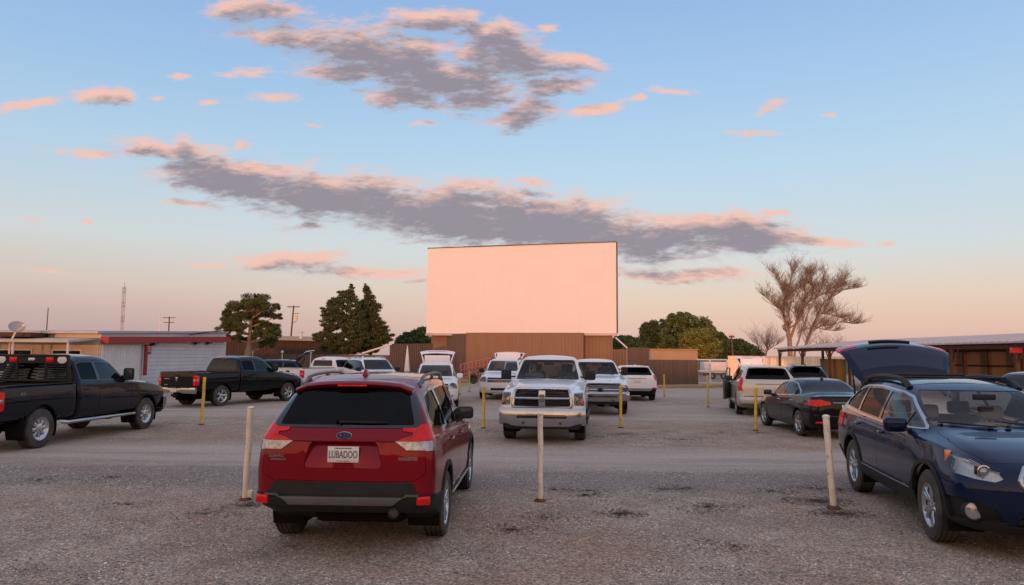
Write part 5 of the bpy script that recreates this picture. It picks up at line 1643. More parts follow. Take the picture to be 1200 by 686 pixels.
    for tl, items in groups.items():
        ca, sn = math.cos(R(tl)), math.sin(R(tl))      # frame whose first axis runs along the streak
        def chained():
            if mn is None: src = wb
            else: src = vm('MULTIPLY_ADD', mn, (1e-7, 0, 0), wb).outputs[0]
            if tl == 0: return src
            cbn = grp.nodes.new('ShaderNodeCombineXYZ')
            L(grp, vm('DOT_PRODUCT', src, (ca, -sn, 0)).outputs['Value'], cbn.inputs[0]); L(grp, vm('DOT_PRODUCT', src, (sn, ca, 0)).outputs['Value'], cbn.inputs[1])
            return cbn.outputs[0]
        src = None
        for i, (px, py, rx, ry, _) in enumerate(items):
            if i % 8 == 0: src = chained()
            u, v = uv(px, py); u, v = u * ca - v * sn, u * sn + v * ca
            q_ = 1.7 if rx < 50 else 1.25; kx, ky = F_PX / (q_ * rx), F_PX / (q_ * ry)
            ln = vm('LENGTH', vm('MULTIPLY_ADD', src, (kx, ky, 0), (-u * kx, -v * ky, 0)).outputs[0])
            lv = ln.outputs['Value']
            if rx < 50: lv = mth(grp, 'ADD', lv, .38)
            elif py < 150: lv = mth(grp, 'ADD', lv, .11)
            mn = lv if mn is None else mth(grp, 'SMOOTH_MIN', mn, lv, 0.22)
    st = vm('MULTIPLY', p, (.9, 2.7, 1))
    n1 = noise(grp, st.outputs[0], 20, 5, 0.62, 0.3)
    n2 = noise(grp, st.outputs[0], 75, 4, 0.6, 0.2)
    f = mth(grp, 'ADD', mth(grp, 'MULTIPLY', mth(grp, 'SUBTRACT', 1.0, mn), 1.7), mth(grp, 'MULTIPLY', mth(grp, 'SUBTRACT', n1, 0.5), 2.5))
    f = mth(grp, 'ADD', f, mth(grp, 'MULTIPLY', mth(grp, 'SUBTRACT', n2, 0.5), 0.95))
    L(grp, f, go.inputs[0])
    def fld(off, after=None):
        a = nt.nodes.new('ShaderNodeVectorMath'); a.operation = 'ADD'; a.inputs[1].default_value = off; L(nt, cb.outputs[0], a.inputs[0])
        if after is not None:
            q = nt.nodes.new('ShaderNodeVectorMath'); q.operation = 'MULTIPLY_ADD'; L(nt, after, q.inputs[0]); q.inputs[1].default_value = (1e-7, 0, 0); L(nt, a.outputs[0], q.inputs[2]); a = q
        g = nt.nodes.new('ShaderNodeGroup'); g.node_tree = grp; L(nt, a.outputs[0], g.inputs[0]); return g.outputs[0]
    f0 = fld((0, 0, 0)); f1 = fld((-.004, .018, 0), f0)
    al = nt.nodes.new('ShaderNodeMapRange'); al.interpolation_type = 'SMOOTHSTEP'; al.inputs[1].default_value = -0.06; al.inputs[2].default_value = 1.0; L(nt, f0, al.inputs[0])
    gr = nt.nodes.new('ShaderNodeMapRange'); gr.interpolation_type = 'SMOOTHSTEP'; gr.inputs[1].default_value = -0.12; gr.inputs[2].default_value = 1.05; L(nt, mth(nt, 'ADD', mth(nt, 'MULTIPLY', f1, 0.82), mth(nt, 'MULTIPLY', f0, 0.18)), gr.inputs[0])
    body = ramp(nt, f0, [(.2, (.46, .40, .43)), (.7, (.36, .315, .35)), (1.5, (.295, .265, .31))])
    cc = mixc(nt, gr.outputs[0], (.90, .56, .47), body.outputs[0])
    fm = nt.nodes.new('ShaderNodeMapRange'); fm.inputs[1].default_value = 0.1; fm.inputs[2].default_value = 0.35; L(nt, y, fm.inputs[0])
    af = mth(nt, 'MULTIPLY', mth(nt, 'MULTIPLY', al.outputs[0], 0.96), fm.outputs[0])
    L(nt, mixc(nt, af, col, cc), bg.inputs[0])
    bg.inputs[1].default_value = 1.0
make_world()
sd = bpy.data.lights.new('sun', 'SUN'); so = bpy.data.objects.new('sun', sd); link(so)
sd.energy = 2.0; sd.angle = R(1.4); sd.color = (1.0, .355, .14)
sv = Vector((math.sin(R(SUN_AZ)) * math.cos(R(SUN_EL)), math.cos(R(SUN_AZ)) * math.cos(R(SUN_EL)), math.sin(R(SUN_EL))))
so.rotation_euler = (-sv).to_track_quat('-Z', 'Y').to_euler(); so.location = sv * 50
scn.view_settings.view_transform = 'Standard'; scn.view_settings.look = 'None'; scn.view_settings.exposure = 0.0; scn.view_settings.gamma = 1.0
scn.cycles.max_bounces = 8; scn.cycles.transparent_max_bounces = 12
scn.cycles.use_denoising = True
scn.cycles.sample_clamp_indirect = 4.0

# ================================================================== ground
from mathutils import noise as mnoise
def ground_material():
    m, nt, out = nt_of('gravel_ground')
    p = N(nt, 'ShaderNodeBsdfPrincipled'); p.inputs['Roughness'].default_value = 0.95; p.inputs['Specular IOR Level'].default_value = 0.2
    v = coords(nt, 'Object')
    sx = N(nt, 'ShaderNodeSeparateXYZ'); L(nt, v, sx.inputs[0])
    big = noise(nt, v, 0.22, 5, 0.6)
    strv = coords(nt, 'Object', (0.10, 0.9, 1)); streak = noise(nt, strv, 1.0, 6, 0.65)
    mid = noise(nt, v, 1.4, 6, 0.65)
    fine = noise(nt, v, 28, 5, 0.75)
    vo = N(nt, 'ShaderNodeTexVoronoi'); vo.inputs['Scale'].default_value = 58; L(nt, v, vo.inputs['Vector'])
    vs = N(nt, 'ShaderNodeSeparateColor'); L(nt, vo.outputs['Color'], vs.inputs[0])
    base = ramp(nt, mid, [(.30, (.285, .215, .165)), (.5, (.375, .29, .225)), (.7, (.45, .36, .28))])
    red = ramp(nt, mth(nt, 'ADD', mth(nt, 'MULTIPLY', big, .55), mth(nt, 'MULTIPLY', noise(nt, v, .8, 5, .65), .45)), [(.48, (0, 0, 0)), (.60, (1, 1, 1))])
    c = mixc(nt, mth(nt, 'MULTIPLY', red.outputs[0], .65), base.outputs[0], (.36, .21, .14))
    # driving lanes: paler packed dirt, greyer loose gravel between
    yw = mth(nt, 'ADD', sx.outputs[1], mth(nt, 'MULTIPLY', mth(nt, 'SUBTRACT', streak, .5), 2.0))
    yw = mth(nt, 'ADD', yw, mth(nt, 'MULTIPLY', sx.outputs[0], 0.03))
    def band(a, b, s):
        u1 = N(nt, 'ShaderNodeMapRange'); u1.interpolation_type = 'SMOOTHSTEP'; u1.inputs[1].default_value = a - s; u1.inputs[2].default_value = a + s; L(nt, yw, u1.inputs[0])
        u2 = N(nt, 'ShaderNodeMapRange'); u2.interpolation_type = 'SMOOTHSTEP'; u2.inputs[1].default_value = b + s; u2.inputs[2].default_value = b - s; L(nt, yw, u2.inputs[0])
        return mth(nt, 'MULTIPLY', u1.outputs[0], u2.outputs[0])
    lane = mth(nt, 'ADD', band(12.2, 15.4, .7), mth(nt, 'ADD', mth(nt, 'MULTIPLY', band(22, 29, 1.6), .8), band(34, 44, 3)), clamp=True)
    lanec = ramp(nt, streak, [(.32, (.33, .265, .225)), (.5, (.46, .37, .31)), (.66, (.54, .44, .365))])
    c = mixc(nt, mth(nt, 'MULTIPLY', lane, .85), c, lanec.outputs[0])
    grey = band(9.9, 11.9, .6)
    c = mixc(nt, mth(nt, 'MULTIPLY', grey, .7), c, (.24, .205, .185))
    # dark scraps of dead weed and mud
    dk = noise(nt, coords(nt, 'Object', (.55, 1.2, 1)), 1.9, 6, 0.7)
    dkr = ramp(nt, dk, [(.60, (0, 0, 0)), (.70, (1, 1, 1))])
    rows = mth(nt, 'ADD', band(8.0, 11.0, .8), mth(nt, 'ADD', band(17.0, 21.5, .8), mth(nt, 'MULTIPLY', band(5, 40, 2), .25)), clamp=True)
    c = mixc(nt, mth(nt, 'MULTIPLY', mth(nt, 'MULTIPLY', dkr.outputs[0], rows), .6), c, (.12, .082, .06))
    # individual pebbles
    peb = ramp(nt, vs.outputs[0], [(0, (.32, .30, .30)), (.5, (1, 1, 1)), (.84, (1.25, 1.2, 1.15)), (.95, (2.0, 1.9, 1.8))])
    c = mixc(nt, mth(nt, 'SUBTRACT', .8, mth(nt, 'MULTIPLY', lane, .55)), c, peb.outputs[0], 'MULTIPLY')
    fr = ramp(nt, fine, [(.3, (.6, .6, .6)), (.7, (1.35, 1.35, 1.35))])
    c = mixc(nt, .6, c, fr.outputs[0], 'MULTIPLY')
    # the fields beyond the lot
    far = N(nt, 'ShaderNodeMapRange'); far.inputs[1].default_value = 75; far.inputs[2].default_value = 95; L(nt, sx.outputs[1], far.inputs[0])
    c = mixc(nt, far.outputs[0], c, (.06, .075, .03))
    L(nt, c, p.inputs['Base Color'])
    h = mth(nt, 'ADD', mth(nt, 'MULTIPLY', vo.outputs['Distance'], -.5), mth(nt, 'MULTIPLY', fine, .9))
    L(nt, bump(nt, h, .55, .02), p.inputs['Normal'])
    L(nt, p.outputs[0], out.inputs[0])
    return m
def terr(x, y):
    r = math.hypot(x, y)
    h = 0.018 * mnoise.noise(Vector((x * .6, y * .6, 0))) + 0.012 * mnoise.noise(Vector((x * 2.1, y * 2.1, 3)))
    return h * min(1, max(0, (90 - r) / 30)) - 0.005 + ramp_z(y)
def make_ground():
    n = 260
    t = np.linspace(-1, 1, n)
    ax = np.sinh(t * 5.6) / np.sinh(5.6) * 1500
    vs = []; fs = []
    for j in range(n):
        for i in range(n):
            x, y = float(ax[i]), float(ax[j]) + 14
            vs.append((x, y, terr(x, y)))
    for j in range(n - 1):
        for i in range(n - 1):
            a = j * n + i; fs.append((a, a + 1, a + n + 1, a + n))
    g = from_np('ground', vs, fs, ground_material(), smooth=True)
    g['kind'] = 'structure'
make_ground()

def make_gravel():
    m, nt, out = nt_of('loose_stones')
    p = N(nt, 'ShaderNodeBsdfPrincipled'); p.inputs['Roughness'].default_value = .85; p.inputs['Specular IOR Level'].default_value = .25
    gm = N(nt, 'ShaderNodeNewGeometry')
    r = ramp(nt, gm.outputs['Random Per Island'], [(0, (.08, .065, .06)), (.3, (.22, .175, .15)), (.6, (.40, .32, .27)), (.88, (.58, .50, .43)), (1, (.88, .82, .74))])
    L(nt, r.outputs[0], p.inputs['Base Color']); L(nt, p.outputs[0], out.inputs[0])
    base = np.array([(1, 0, 0), (0, 1, 0), (-1, 0, 0), (0, -1, 0), (0, 0, 1)], float)
    tri = np.array([(0, 1, 4), (1, 2, 4), (2, 3, 4), (3, 0, 4)])
    k = 60000
    # dense near the camera, thinning with distance, kept out of the packed lane
    yv = 5.2 + 7.2 * rng.random(k * 2) ** 1.25
    yv[k * 2 - 9000:] = 16 + 8 * rng.random(9000)
    xv = (rng.random(k * 2) * 2 - 1) * (yv * .80 + .6)
    cl = np.array([mnoise.noise(Vector((x * .9, y * .9, 8))) for x, y in zip(xv, yv)])
    keep = rng.random(k * 2) < (.35 + .9 * cl)
    xv, yv = xv[keep], yv[keep]
    n = len(xv)
    s = .0036 + .0095 * rng.random(n) ** 2.8
    a = rng.random(n) * 6.283
    jit = 1 + .5 * (rng.random((n, 5, 3)) - .5)
    pts = base[None] * jit
    pts = pts * s[:, None, None] * np.stack([1 + .5 * rng.random(n), np.ones(n), .55 + .35 * rng.random(n)], -1)[:, None, :]
    ca, sa = np.cos(a)[:, None], np.sin(a)[:, None]
    X_ = pts[:, :, 0] * ca - pts[:, :, 1] * sa + xv[:, None]; Y_ = pts[:, :, 0] * sa + pts[:, :, 1] * ca + yv[:, None]
    hz = np.array([terr(x, y) for x, y in zip(xv, yv)])
    Z_ = pts[:, :, 2] + hz[:, None] - .001
    P = np.stack([X_, Y_, Z_], -1)
    V = P.reshape(-1, 3)
    fidx = (tri[None] + (np.arange(n) * 5)[:, None, None]).reshape(-1, 3)
    me = bpy.data.meshes.new('gravel')
    me.vertices.add(len(V)); me.vertices.foreach_set('co', V.astype(np.float32).ravel())
    me.loops.add(len(fidx) * 3); me.loops.foreach_set('vertex_index', fidx.astype(np.int32).ravel())
    me.polygons.add(len(fidx)); me.polygons.foreach_set('loop_start', np.arange(0, len(fidx) * 3, 3, dtype=np.int32)); me.polygons.foreach_set('loop_total', np.full(len(fidx), 3, dtype=np.int32))
    me.update(calc_edges=True); me.materials.append(m)
    o = bpy.data.objects.new('gravel', me); link(o)
    tag(o, 'loose grey and tan gravel strewn over the lot', 'gravel', kind='stuff')
make_gravel()

def make_weeds():
    m = simple('dead_weed', (.17, .108, .07), .9, c2=(.075, .05, .036), vscale=3)
    V = []
    spots = [(960, 588, .45, 520), (985, 602, .35, 420), (727, 602, .30, 300), (686, 581, .22, 120), (830, 594, .5, 260), (800, 572, .45, 130), (600, 620, .35, 140), (905, 575, .35, 110), (730, 509, .9, 420), (700, 512, .8, 220), (800, 515, 1.5, 420), (845, 507, 1.2, 220), (860, 640, .4, 130), (640, 607, .4, 110),
             (205, 497, .9, 140), (130, 560, .5, 120), (45, 562, .5, 110), (150, 590, .4, 120), (290, 592, .3, 180), (240, 602, .45, 130), (780, 573, .4, 100), (690, 575, .3, 100), (930, 505, .9, 160), (650, 573, .3, 80), (345, 640, .2, 40), (570, 505, .6, 150), (888, 507, .4, 150), (950, 572, .35, 100), (985, 574, .3, 80)]
    for px, py, r, n in spots:
        c = gpt(px, py)
        for _ in range(int(n * 1.25)):
            a = random.uniform(0, 6.283); q = r * random.random() ** 1.1
            x = c.x + q * 1.15 * math.cos(a); y = c.y + q * .75 * math.sin(a)
            l = random.uniform(.007, .028); w = random.uniform(.002, .007); t = random.uniform(0, 6.283); z = terr(x, y) + random.uniform(.001, .016)
            u = Vector((math.cos(t), math.sin(t), random.uniform(-.15, .35))) * l; v = Vector((-math.sin(t), math.cos(t), random.uniform(-.4, .4))) * w
            o = Vector((x, y, z))
            V += [o - u - v, o + u - v, o + u + v, o - u + v]
    o = soup('dead_weeds', np.array([tuple(v) for v in V]), 4, m)
    tag(o, 'dark dead weeds and scraps lying in patches on the gravel', 'weeds', kind='stuff')
make_weeds()

# unseen ridge added behind the camera to keep the low sun off the lot
def make_shade_ridge():
    V = []; Fc = []
    xs = np.linspace(-260, 160, 141)
    for x in xs:
        gap = math.exp(-((x - 4.5) / 7.5) ** 4)  # notch shaped to let the sun through to the pale fence
        h = (5.0 + .8 * mnoise.noise(Vector((x * .08, 2, 0))) + .5 * mnoise.noise(Vector((x * .35, 5, 0)))) * (1 - .72 * gap)
        for k, (yy, q) in enumerate(((-38, -.02), (-42, .35), (-46, .85), (-49, 1.0), (-53, .85), (-70, -.02))):
            V.append((x, yy, h * q))
    for i in range(len(xs) - 1):
        for k in range(5):
            a = i * 6 + k; Fc.append((a, a + 1, a + 7, a + 6))
    o = from_np('shade_ridge', V, Fc, simple('shade_ridge_surface', (.07, .075, .035), .95, var=.4, vscale=.5), smooth=True)
    o['kind'] = 'structure'
make_shade_ridge()
# ================================================================== vehicles on the lot
red_suv(place(523, 626, -1.29, -.865, 87.8), R(87.8))
blue_wagon(place(1089, 632, 1.3725, -.90, -101), R(-101))
truck('dark blue-black crew cab pickup with a louvred rack and lamps behind its cab', place(47, 525, -1.90, -.97, 87), R(87), 'inkblue', dict(T_SILV, rack=True, boards='chrome', bed_badge='4X4'))
truck('black pickup with a chrome rear bumper parked beyond the tall yellow post', place(260, 476, -1.785, -.97, 66), R(66), 'black', T_RAM15)
ram_loc = place(683, 515, 1.86, .90, -97)
truck('white pickup with black tow mirrors, a chrome crossbar grille and a person inside', ram_loc, R(-97), 'white', T_RAM25)
truck('white pickup with a barred chrome grille, half behind the pickup with a person inside', place(734, 485, 1.90, .97, -93), R(-93), 'white', dict(T_SILV, boards=False, h=1.88))
other_suv('white SUV with a gold grille emblem, parked left of the pickup with a person inside', place(563, 467, 1.45, -.97, -95), R(-95), 'white', (1.09, 1.09, 1.10), hatch=True, lift=78, rails='plastic', style='five', rear_low=False, lamps='tall')
other_suv('white compact SUV seen from behind, by the brown fence', place(767, 469, -1.30, -.90, 88), R(88), 'white', (.97, 1.0, .94), lamps='mid', front='plain')
other_suv('champagne minivan with a closed dark rear window and its front door open', place(863, 485.5, -1.47, .95, 77), R(77), 'cream', (1.10, 1.08, 1.02), name='parked_minivan', cat='minivan', lamps='tall', door_open=True, rear_low=False, style='ten')
sedan('black sedan with red tail lights, parked beside the champagne minivan', place(935, 510.5, -1.35, .885, 88), R(88), 'charcoal')
p = gp(940, 484); other_suv('charcoal SUV parked by the open shed, beyond the black sedan', (12.95, 31.5, 0), R(74), 'charcoal', (1.0, 1.0, 1.0), lamps='wide')
other_suv('white SUV with its tailgate up, just ahead of the champagne minivan', (11.9, 34.0, 0), R(-100), 'white', (.98, .98, .98), hatch=True, lift=86)
other_suv('white SUV with its tailgate up and silver roof, beyond the dark red SUV', (-3.05, 28.6, 0), R(-85), 'white', (1.0, 1.0, 1.0), hatch=True, front='plain')
truck('white pickup seen from behind in front of the low brown fence', (-9.2, 36.5, 0), R(60), 'white', dict(T_SILV, boards=False, h=1.86))
other_suv('white boxy SUV whose roof shows above the dark red SUV', (-6.8, 34.5, 0), R(-60), 'white', (1.05, 1.05, 1.10), rails='alloy', lamps='tall', glassm='midglass')
other_suv('navy SUV with its tailgate up, beyond the black pickup', (-13.2, 37, 0), R(-165), 'navy', (1.0, 1.0, 1.0), hatch=True)
other_suv('white SUV mostly hidden behind the pickup with a person inside', (.3, 38.5, 0), R(-90), 'white', (1.0, 1.0, 1.03))
other_suv('maroon SUV cut off at the picture edge, beyond the dark blue wagon', (15.5, 21.0, 0), R(-150), 'maroon', (1.0, 1.0, .97))
# the person in the white pickup, on the seat at its right
a = R(-97); lx, ly = .20, -.42
seated_person((ram_loc[0] + lx * math.cos(a) - ly * math.sin(a), ram_loc[1] + lx * math.sin(a) + ly * math.cos(a), .92), a, 'person with short brown hair and a grey shirt sitting in the white pickup')

# ================================================================== posts
M['ypost'] = simple('yellow_paint', (.80, .52, .07), .55, c2=(.58, .37, .06), vscale=7, bmp=.15, bscale=40)
M['wpost'] = simple('weathered_paint', (.88, .77, .62), .6, c2=(.74, .62, .47), vscale=9, bmp=.15, bscale=40)
def chipped(name, c, c2, chip):
    m = simple(name, c, .55, c2=c2, vscale=7, bmp=.2, bscale=40)
    nt = m.node_tree; p = [n for n in nt.nodes if n.type == 'BSDF_PRINCIPLED'][0]
    src = p.inputs['Base Color'].links[0].from_socket
    k = ramp(nt, noise(nt, coords(nt, 'Object', (1, 1, .45)), 11, 6, .75), [(.58, (0, 0, 0)), (.63, (1, 1, 1))])
    L(nt, mixc(nt, k.outputs[0], src, chip), p.inputs['Base Color'])
    return m
M['ypost'] = chipped('yellow_paint', (.80, .52, .07), (.58, .37, .06), (.30, .19, .09))
M['wpost'] = chipped('weathered_paint', (.88, .77, .62), (.72, .60, .45), (.42, .28, .17))
M['rust'] = simple('rust', (.16, .06, .03), .85, var=.4, vscale=12)
def post(px, py, ptop, r, mat, label, lean=0.0, grp='speaker posts on the lot', box_at=None):
    g = gpt(px, py)
    top = pd(px, ptop, g.y).z - terr(g.x, g.y)
    o = thing('speaker_post', label, 'post', (g.x, g.y, terr(g.x, g.y)), random.uniform(0, 6), grp)
    b = BM()
    n = 6
    tube(b, [(lean * k / n + .004 * math.sin(k * 2.1), .003 * math.cos(k * 1.7), -.05 + (top + .05) * k / n) for k in range(n + 1)], r, 14)
    obj('pole', b, M[mat], o)
    b = BM(); lathe(b, [(r + .004, top - .02), (r + .006, top + .004), (r * .6, top + .018), (0, top + .022)], 14, 'Z', c=(lean, 0, 0)); obj('cap', b, M[mat], o)
    b = BM(); lathe(b, [(r * 2.2, 0.0), (r * 1.8, .02), (r + .01, .035), (r, .03)], 14); obj('footing', b, M['rust'], o)
    if box_at:
        b = BM(); box(b, (r + .03, 0, box_at), (.06, .07, .09), bev=.01); obj('outlet_box', b, M['wpost'], o)
    o.rotation_euler = (0, 0, 0)
    return o
post(287, 585, 478, .040, 'wpost', 'pale weathered post just left of the dark red SUV', .03, box_at=.08)
post(633, 588, 485, .036, 'wpost', 'pale weathered post in front of the white pickup with a person inside')
post(977, 596, 488, .040, 'wpost', 'pale leaning post beside the dark blue wagon', -.06)
post(236, 498, 443, .040, 'ypost', 'yellow post in front of the black pickup', .03)
post(566.5, 501.5, 454, .038, 'ypost', 'yellow post between the dark red SUV and the pickup with a person inside')
post(727.5, 501.5, 453, .040, 'ypost', 'yellow post in front of the white pickup with a barred grille')
post(885.5, 504.5, 455, .042, 'ypost', 'yellow post beside the black sedan', .03)
for x, y0, y1, lb in ((538.5, 463, 438, 'yellow post below the pink stair rail, left of the shorter one'), (550, 459, 435, 'yellow post between the stair rail and the white SUV facing the camera'), (530, 457, 434, 'yellow post beside the white SUV with its tailgate up and silver roof'), (778.5, 464.5, 439, 'thin yellow post right of the white compact SUV'),
                  (829.7, 477.5, 441, 'yellow post in the open lane before the white gate'), (850, 461, 447, 'short yellow post beside the minivan with its door open'), (331.5, 446, 425, 'yellow post behind the black pickup, leftmost of three'), (339.2, 457, 430, 'yellow post behind the black pickup, middle of three'), (342.6, 455, 430, 'yellow post behind the black pickup, rightmost of three'), (738.5, 469, 443, 'yellow post right behind the white pickup with a barred grille')):
    post(x, y0, y1, .038, 'ypost', lb)

# ================================================================== the screen and the walls
M['screenwhite'] = None
def screen_material():
    m, nt, out = nt_of('screen_white')
    p = N(nt, 'ShaderNodeBsdfPrincipled'); p.inputs['Roughness'].default_value = .8
    v = coords(nt, 'Object')
    mp = N(nt, 'ShaderNodeMapping'); mp.inputs['Rotation'].default_value = (R(-90), 0, 0); L(nt, v, mp.inputs[0])
    br = N(nt, 'ShaderNodeTexBrick'); br.offset = 0.0; br.inputs['Color1'].default_value = (.80, .80, .80, 1); br.inputs['Color2'].default_value = (.785, .785, .785, 1); br.inputs['Mortar'].default_value = (.765, .765, .765, 1)
    br.inputs['Scale'].default_value = 1; br.inputs['Brick Width'].default_value = 2.44; br.inputs['Row Height'].default_value = 1.22; br.inputs['Mortar Size'].default_value = .012
    L(nt, mp.outputs[0], br.inputs['Vector'])
    st = noise(nt, coords(nt, 'Object', (2.5, 1, .15)), 1.2, 5, .6)
    sr = ramp(nt, st, [(.3, (.98, .98, .98)), (.6, (1, 1, 1))])
    sp = noise(nt, v, 2.0, 2, .5); spr = ramp(nt, sp, [(.795, (1, 1, 1)), (.81, (.72, .70, .68))])
    c = mixc(nt, 1.0, mixc(nt, 1.0, br.outputs['Color'], sr.outputs[0], 'MULTIPLY'), spr.outputs[0], 'MULTIPLY')
    L(nt, c, p.inputs['Base Color']); L(nt, p.outputs[0], out.inputs[0]); return m
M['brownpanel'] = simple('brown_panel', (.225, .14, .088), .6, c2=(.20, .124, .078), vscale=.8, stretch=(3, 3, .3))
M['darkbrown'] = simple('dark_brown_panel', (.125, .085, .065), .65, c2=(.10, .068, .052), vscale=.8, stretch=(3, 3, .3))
M['barnred'] = simple('barn_brown', (.05, .028, .022), .8, var=.3, vscale=1.5)
M['tanwall'] = simple('tan_wall', (.42, .29, .18), .8, var=.12, vscale=1)
M['whitepaint'] = simple('white_paint', (.66, .66, .66), .55, var=.12, vscale=3)
M['siding'] = simple('white_siding', (.60, .64, .68), .6, var=.12, vscale=1.2)
M['creamwall'] = simple('cream_wall', (.55, .48, .38), .7, var=.15, vscale=1.2)
M['redtrim'] = simple('red_trim', (.33, .02, .03), .5, var=.15, vscale=2)
M['roofmetal'] = simple('roof_metal', (.48, .45, .46), .5, .15, c2=(.36, .33, .33), vscale=.7, stretch=(.4, 2, 1))
M['brownsteel'] = simple('brown_steel', (.07, .032, .022), .7, var=.3, vscale=4)
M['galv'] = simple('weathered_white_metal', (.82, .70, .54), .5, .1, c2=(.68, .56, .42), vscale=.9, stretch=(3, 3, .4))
M['wood'] = simple('pole_wood', (.15, .10, .075), .9, var=.4, vscale=6, stretch=(6, 6, .6))
M['pinkrail'] = simple('red_rail_paint', (.55, .17, .14), .5, var=.15)

def corrugated(b, plan, z0, z1, pitch=.30, depth=.035, thick=.05, z1b=None):
    """a ribbed metal sheet standing along a plan polyline; z1b = height at its far end"""
    P = [Vector((p[0], p[1])) for p in plan]
    tot = sum((q - p).length for p, q in zip(P, P[1:]))
    run = 0
    for p, q in zip(P, P[1:]):
        d = (q - p); ln = d.length; d.normalize(); nrm = Vector((d.y, -d.x))
        if nrm.y > 0: nrm = -nrm
        pr = []
        k = max(1, int(ln / pitch)); w = ln / k
        for i in range(k):
            for a, o in ((0, 0), (.30, 0), (.38, 1), (.62, 1), (.70, 0)): pr.append(((i + a) * w, o * depth))
        pr.append((ln, 0))
        fr = []; bk = []
        for s, o in pr:
            t = (run + s) / tot; zz = z1 + ((z1b if z1b is not None else z1) - z1) * t
            c = p + d * s
            f0 = c + nrm * o; b0 = c - nrm * thick
            fr.append((b.verts.new((f0.x, f0.y, z0)), b.verts.new((f0.x, f0.y, zz))))
            bk.append((b.verts.new((b0.x, b0.y, z0)), b.verts.new((b0.x, b0.y, zz))))
        for i in range(len(pr) - 1):
            b.faces.new((fr[i][0], fr[i + 1][0], fr[i + 1][1], fr[i][1])); b.faces.new((bk[i][0], bk[i][1], bk[i + 1][1], bk[i + 1][0]))
            b.faces.new((fr[i][1], fr[i + 1][1], bk[i + 1][1], bk[i][1]))
        for i in (0, -1): b.faces.new((fr[i][0], fr[i][1], bk[i][1], bk[i][0]))
        run += ln
    bmesh.ops.recalc_face_normals(b, faces=b.faces[:])

def movie_screen():
    A = pd(499.5, 390, 67.3); B = pd(722.5, 391.3, 62.6)
    zb_ = (A.z + B.z) / 2
    zt_ = (pd(499.5, 291, 67.3).z + pd(722.5, 284.5, 62.6).z) / 2
    dx = Vector((B.x - A.x, B.y - A.y, 0)); W = dx.length; ang = math.atan2(dx.y, dx.x)
    o = thing('movie_screen', 'huge blank white drive-in movie screen on brown ribbed metal walls', 'movie screen', (A.x, A.y, 0), ang)
    H = zt_ - zb_
    b = BM(); box(b, (W / 2, .10, zb_ + H / 2), (W, .2, H)); obj('screen_panel', b, screen_material(), o)
    b = BM()
    for k in range(int(W / .6) + 1): box(b, (min(W - .03, .03 + k * .6), .55, zb_ + H / 2), (.05, .7, H - .1))
    for zz in np.linspace(zb_ + .1, zt_ - .15, 6): box(b, (W / 2, .30, zz), (W - .06, .10, .12))
    obj('frame', b, M['brownsteel'], o)
    b = BM(); box(b, (W / 2, .30, zt_ + .035), (W + .06, .72, .06)); box(b, (W * .36, .25, zt_ + .09), (W * .32, .2, .05)); obj('top_trim', b, M['brownsteel'], o)
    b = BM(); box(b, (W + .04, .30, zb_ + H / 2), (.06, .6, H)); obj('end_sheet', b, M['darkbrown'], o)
    b = BM(); box(b, (W / 2, .02, zb_ - .12), (W + .05, .30, .20)); obj('bottom_beam', b, M['roofmetal'], o)
    return o
movie_screen()
def wall_thing(name, label, cat, pieces, parent_cat=None):
    o = thing(name, label, cat, (pieces[0][1][0][0], pieces[0][1][0][1], 0))
    for nm, plan, z0, z1, mat, z1b in pieces:
        b = BM()
        corrugated(b, [(x - o.location.x, y - o.location.y) for x, y in plan], z0, z1, z1b=z1b, depth=.022 if name == 'screen_base' else .035)
        obj(nm, b, M[mat], o)
    return o
def pl(*a): return [tuple(pd(px, 420, y).xy) for px, y in a]
wall_thing('screen_base', 'brown ribbed metal wall under the movie screen, folded in panels', 'wall', [
    ('wall_panel', pl((505, 68.2), (523, 67.2)), 0, 4.0, 'brownpanel', None), ('wall_panel', pl((523, 67.2), (546, 64.6)), 0, 3.95, 'darkbrown', None),  # second panel turns from the sun; its shade is put into a darker brown
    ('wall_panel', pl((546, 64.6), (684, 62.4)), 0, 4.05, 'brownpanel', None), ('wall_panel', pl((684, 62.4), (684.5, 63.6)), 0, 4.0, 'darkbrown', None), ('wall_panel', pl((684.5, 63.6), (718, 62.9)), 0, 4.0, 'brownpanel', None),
    ('wall_panel', pl((718, 62.9), (735, 61.5)), .8, 2.6, 'brownpanel', None)])
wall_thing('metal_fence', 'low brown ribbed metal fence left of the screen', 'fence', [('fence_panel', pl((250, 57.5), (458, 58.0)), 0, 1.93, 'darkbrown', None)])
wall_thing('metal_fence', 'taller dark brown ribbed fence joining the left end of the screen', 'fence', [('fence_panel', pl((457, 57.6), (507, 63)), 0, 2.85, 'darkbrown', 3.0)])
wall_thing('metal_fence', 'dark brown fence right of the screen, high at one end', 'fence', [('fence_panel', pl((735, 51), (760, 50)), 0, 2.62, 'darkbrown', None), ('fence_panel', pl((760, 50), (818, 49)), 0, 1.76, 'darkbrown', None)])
o = thing('tan_hut', 'plain tan wall rising behind the dark brown fence', 'wall', tuple(pd(786, 420, 57).xy) + (0,))
b = BM(); box(b, (0, 0, 1.27), (3.75, 2.4, 2.54), bev=.02); obj('wall', b, M['tanwall'], o)
b = BM(); box(b, (0, 0, 2.57), (3.95, 2.6, .06)); obj('roof', b, M['tanwall'], o)
wall_thing('metal_fence', 'pale metal fence catching the low sun beside the open shed', 'fence', [('fence_panel', pl((853, 63), (990, 60)), 0, 2.1, 'galv', None)])
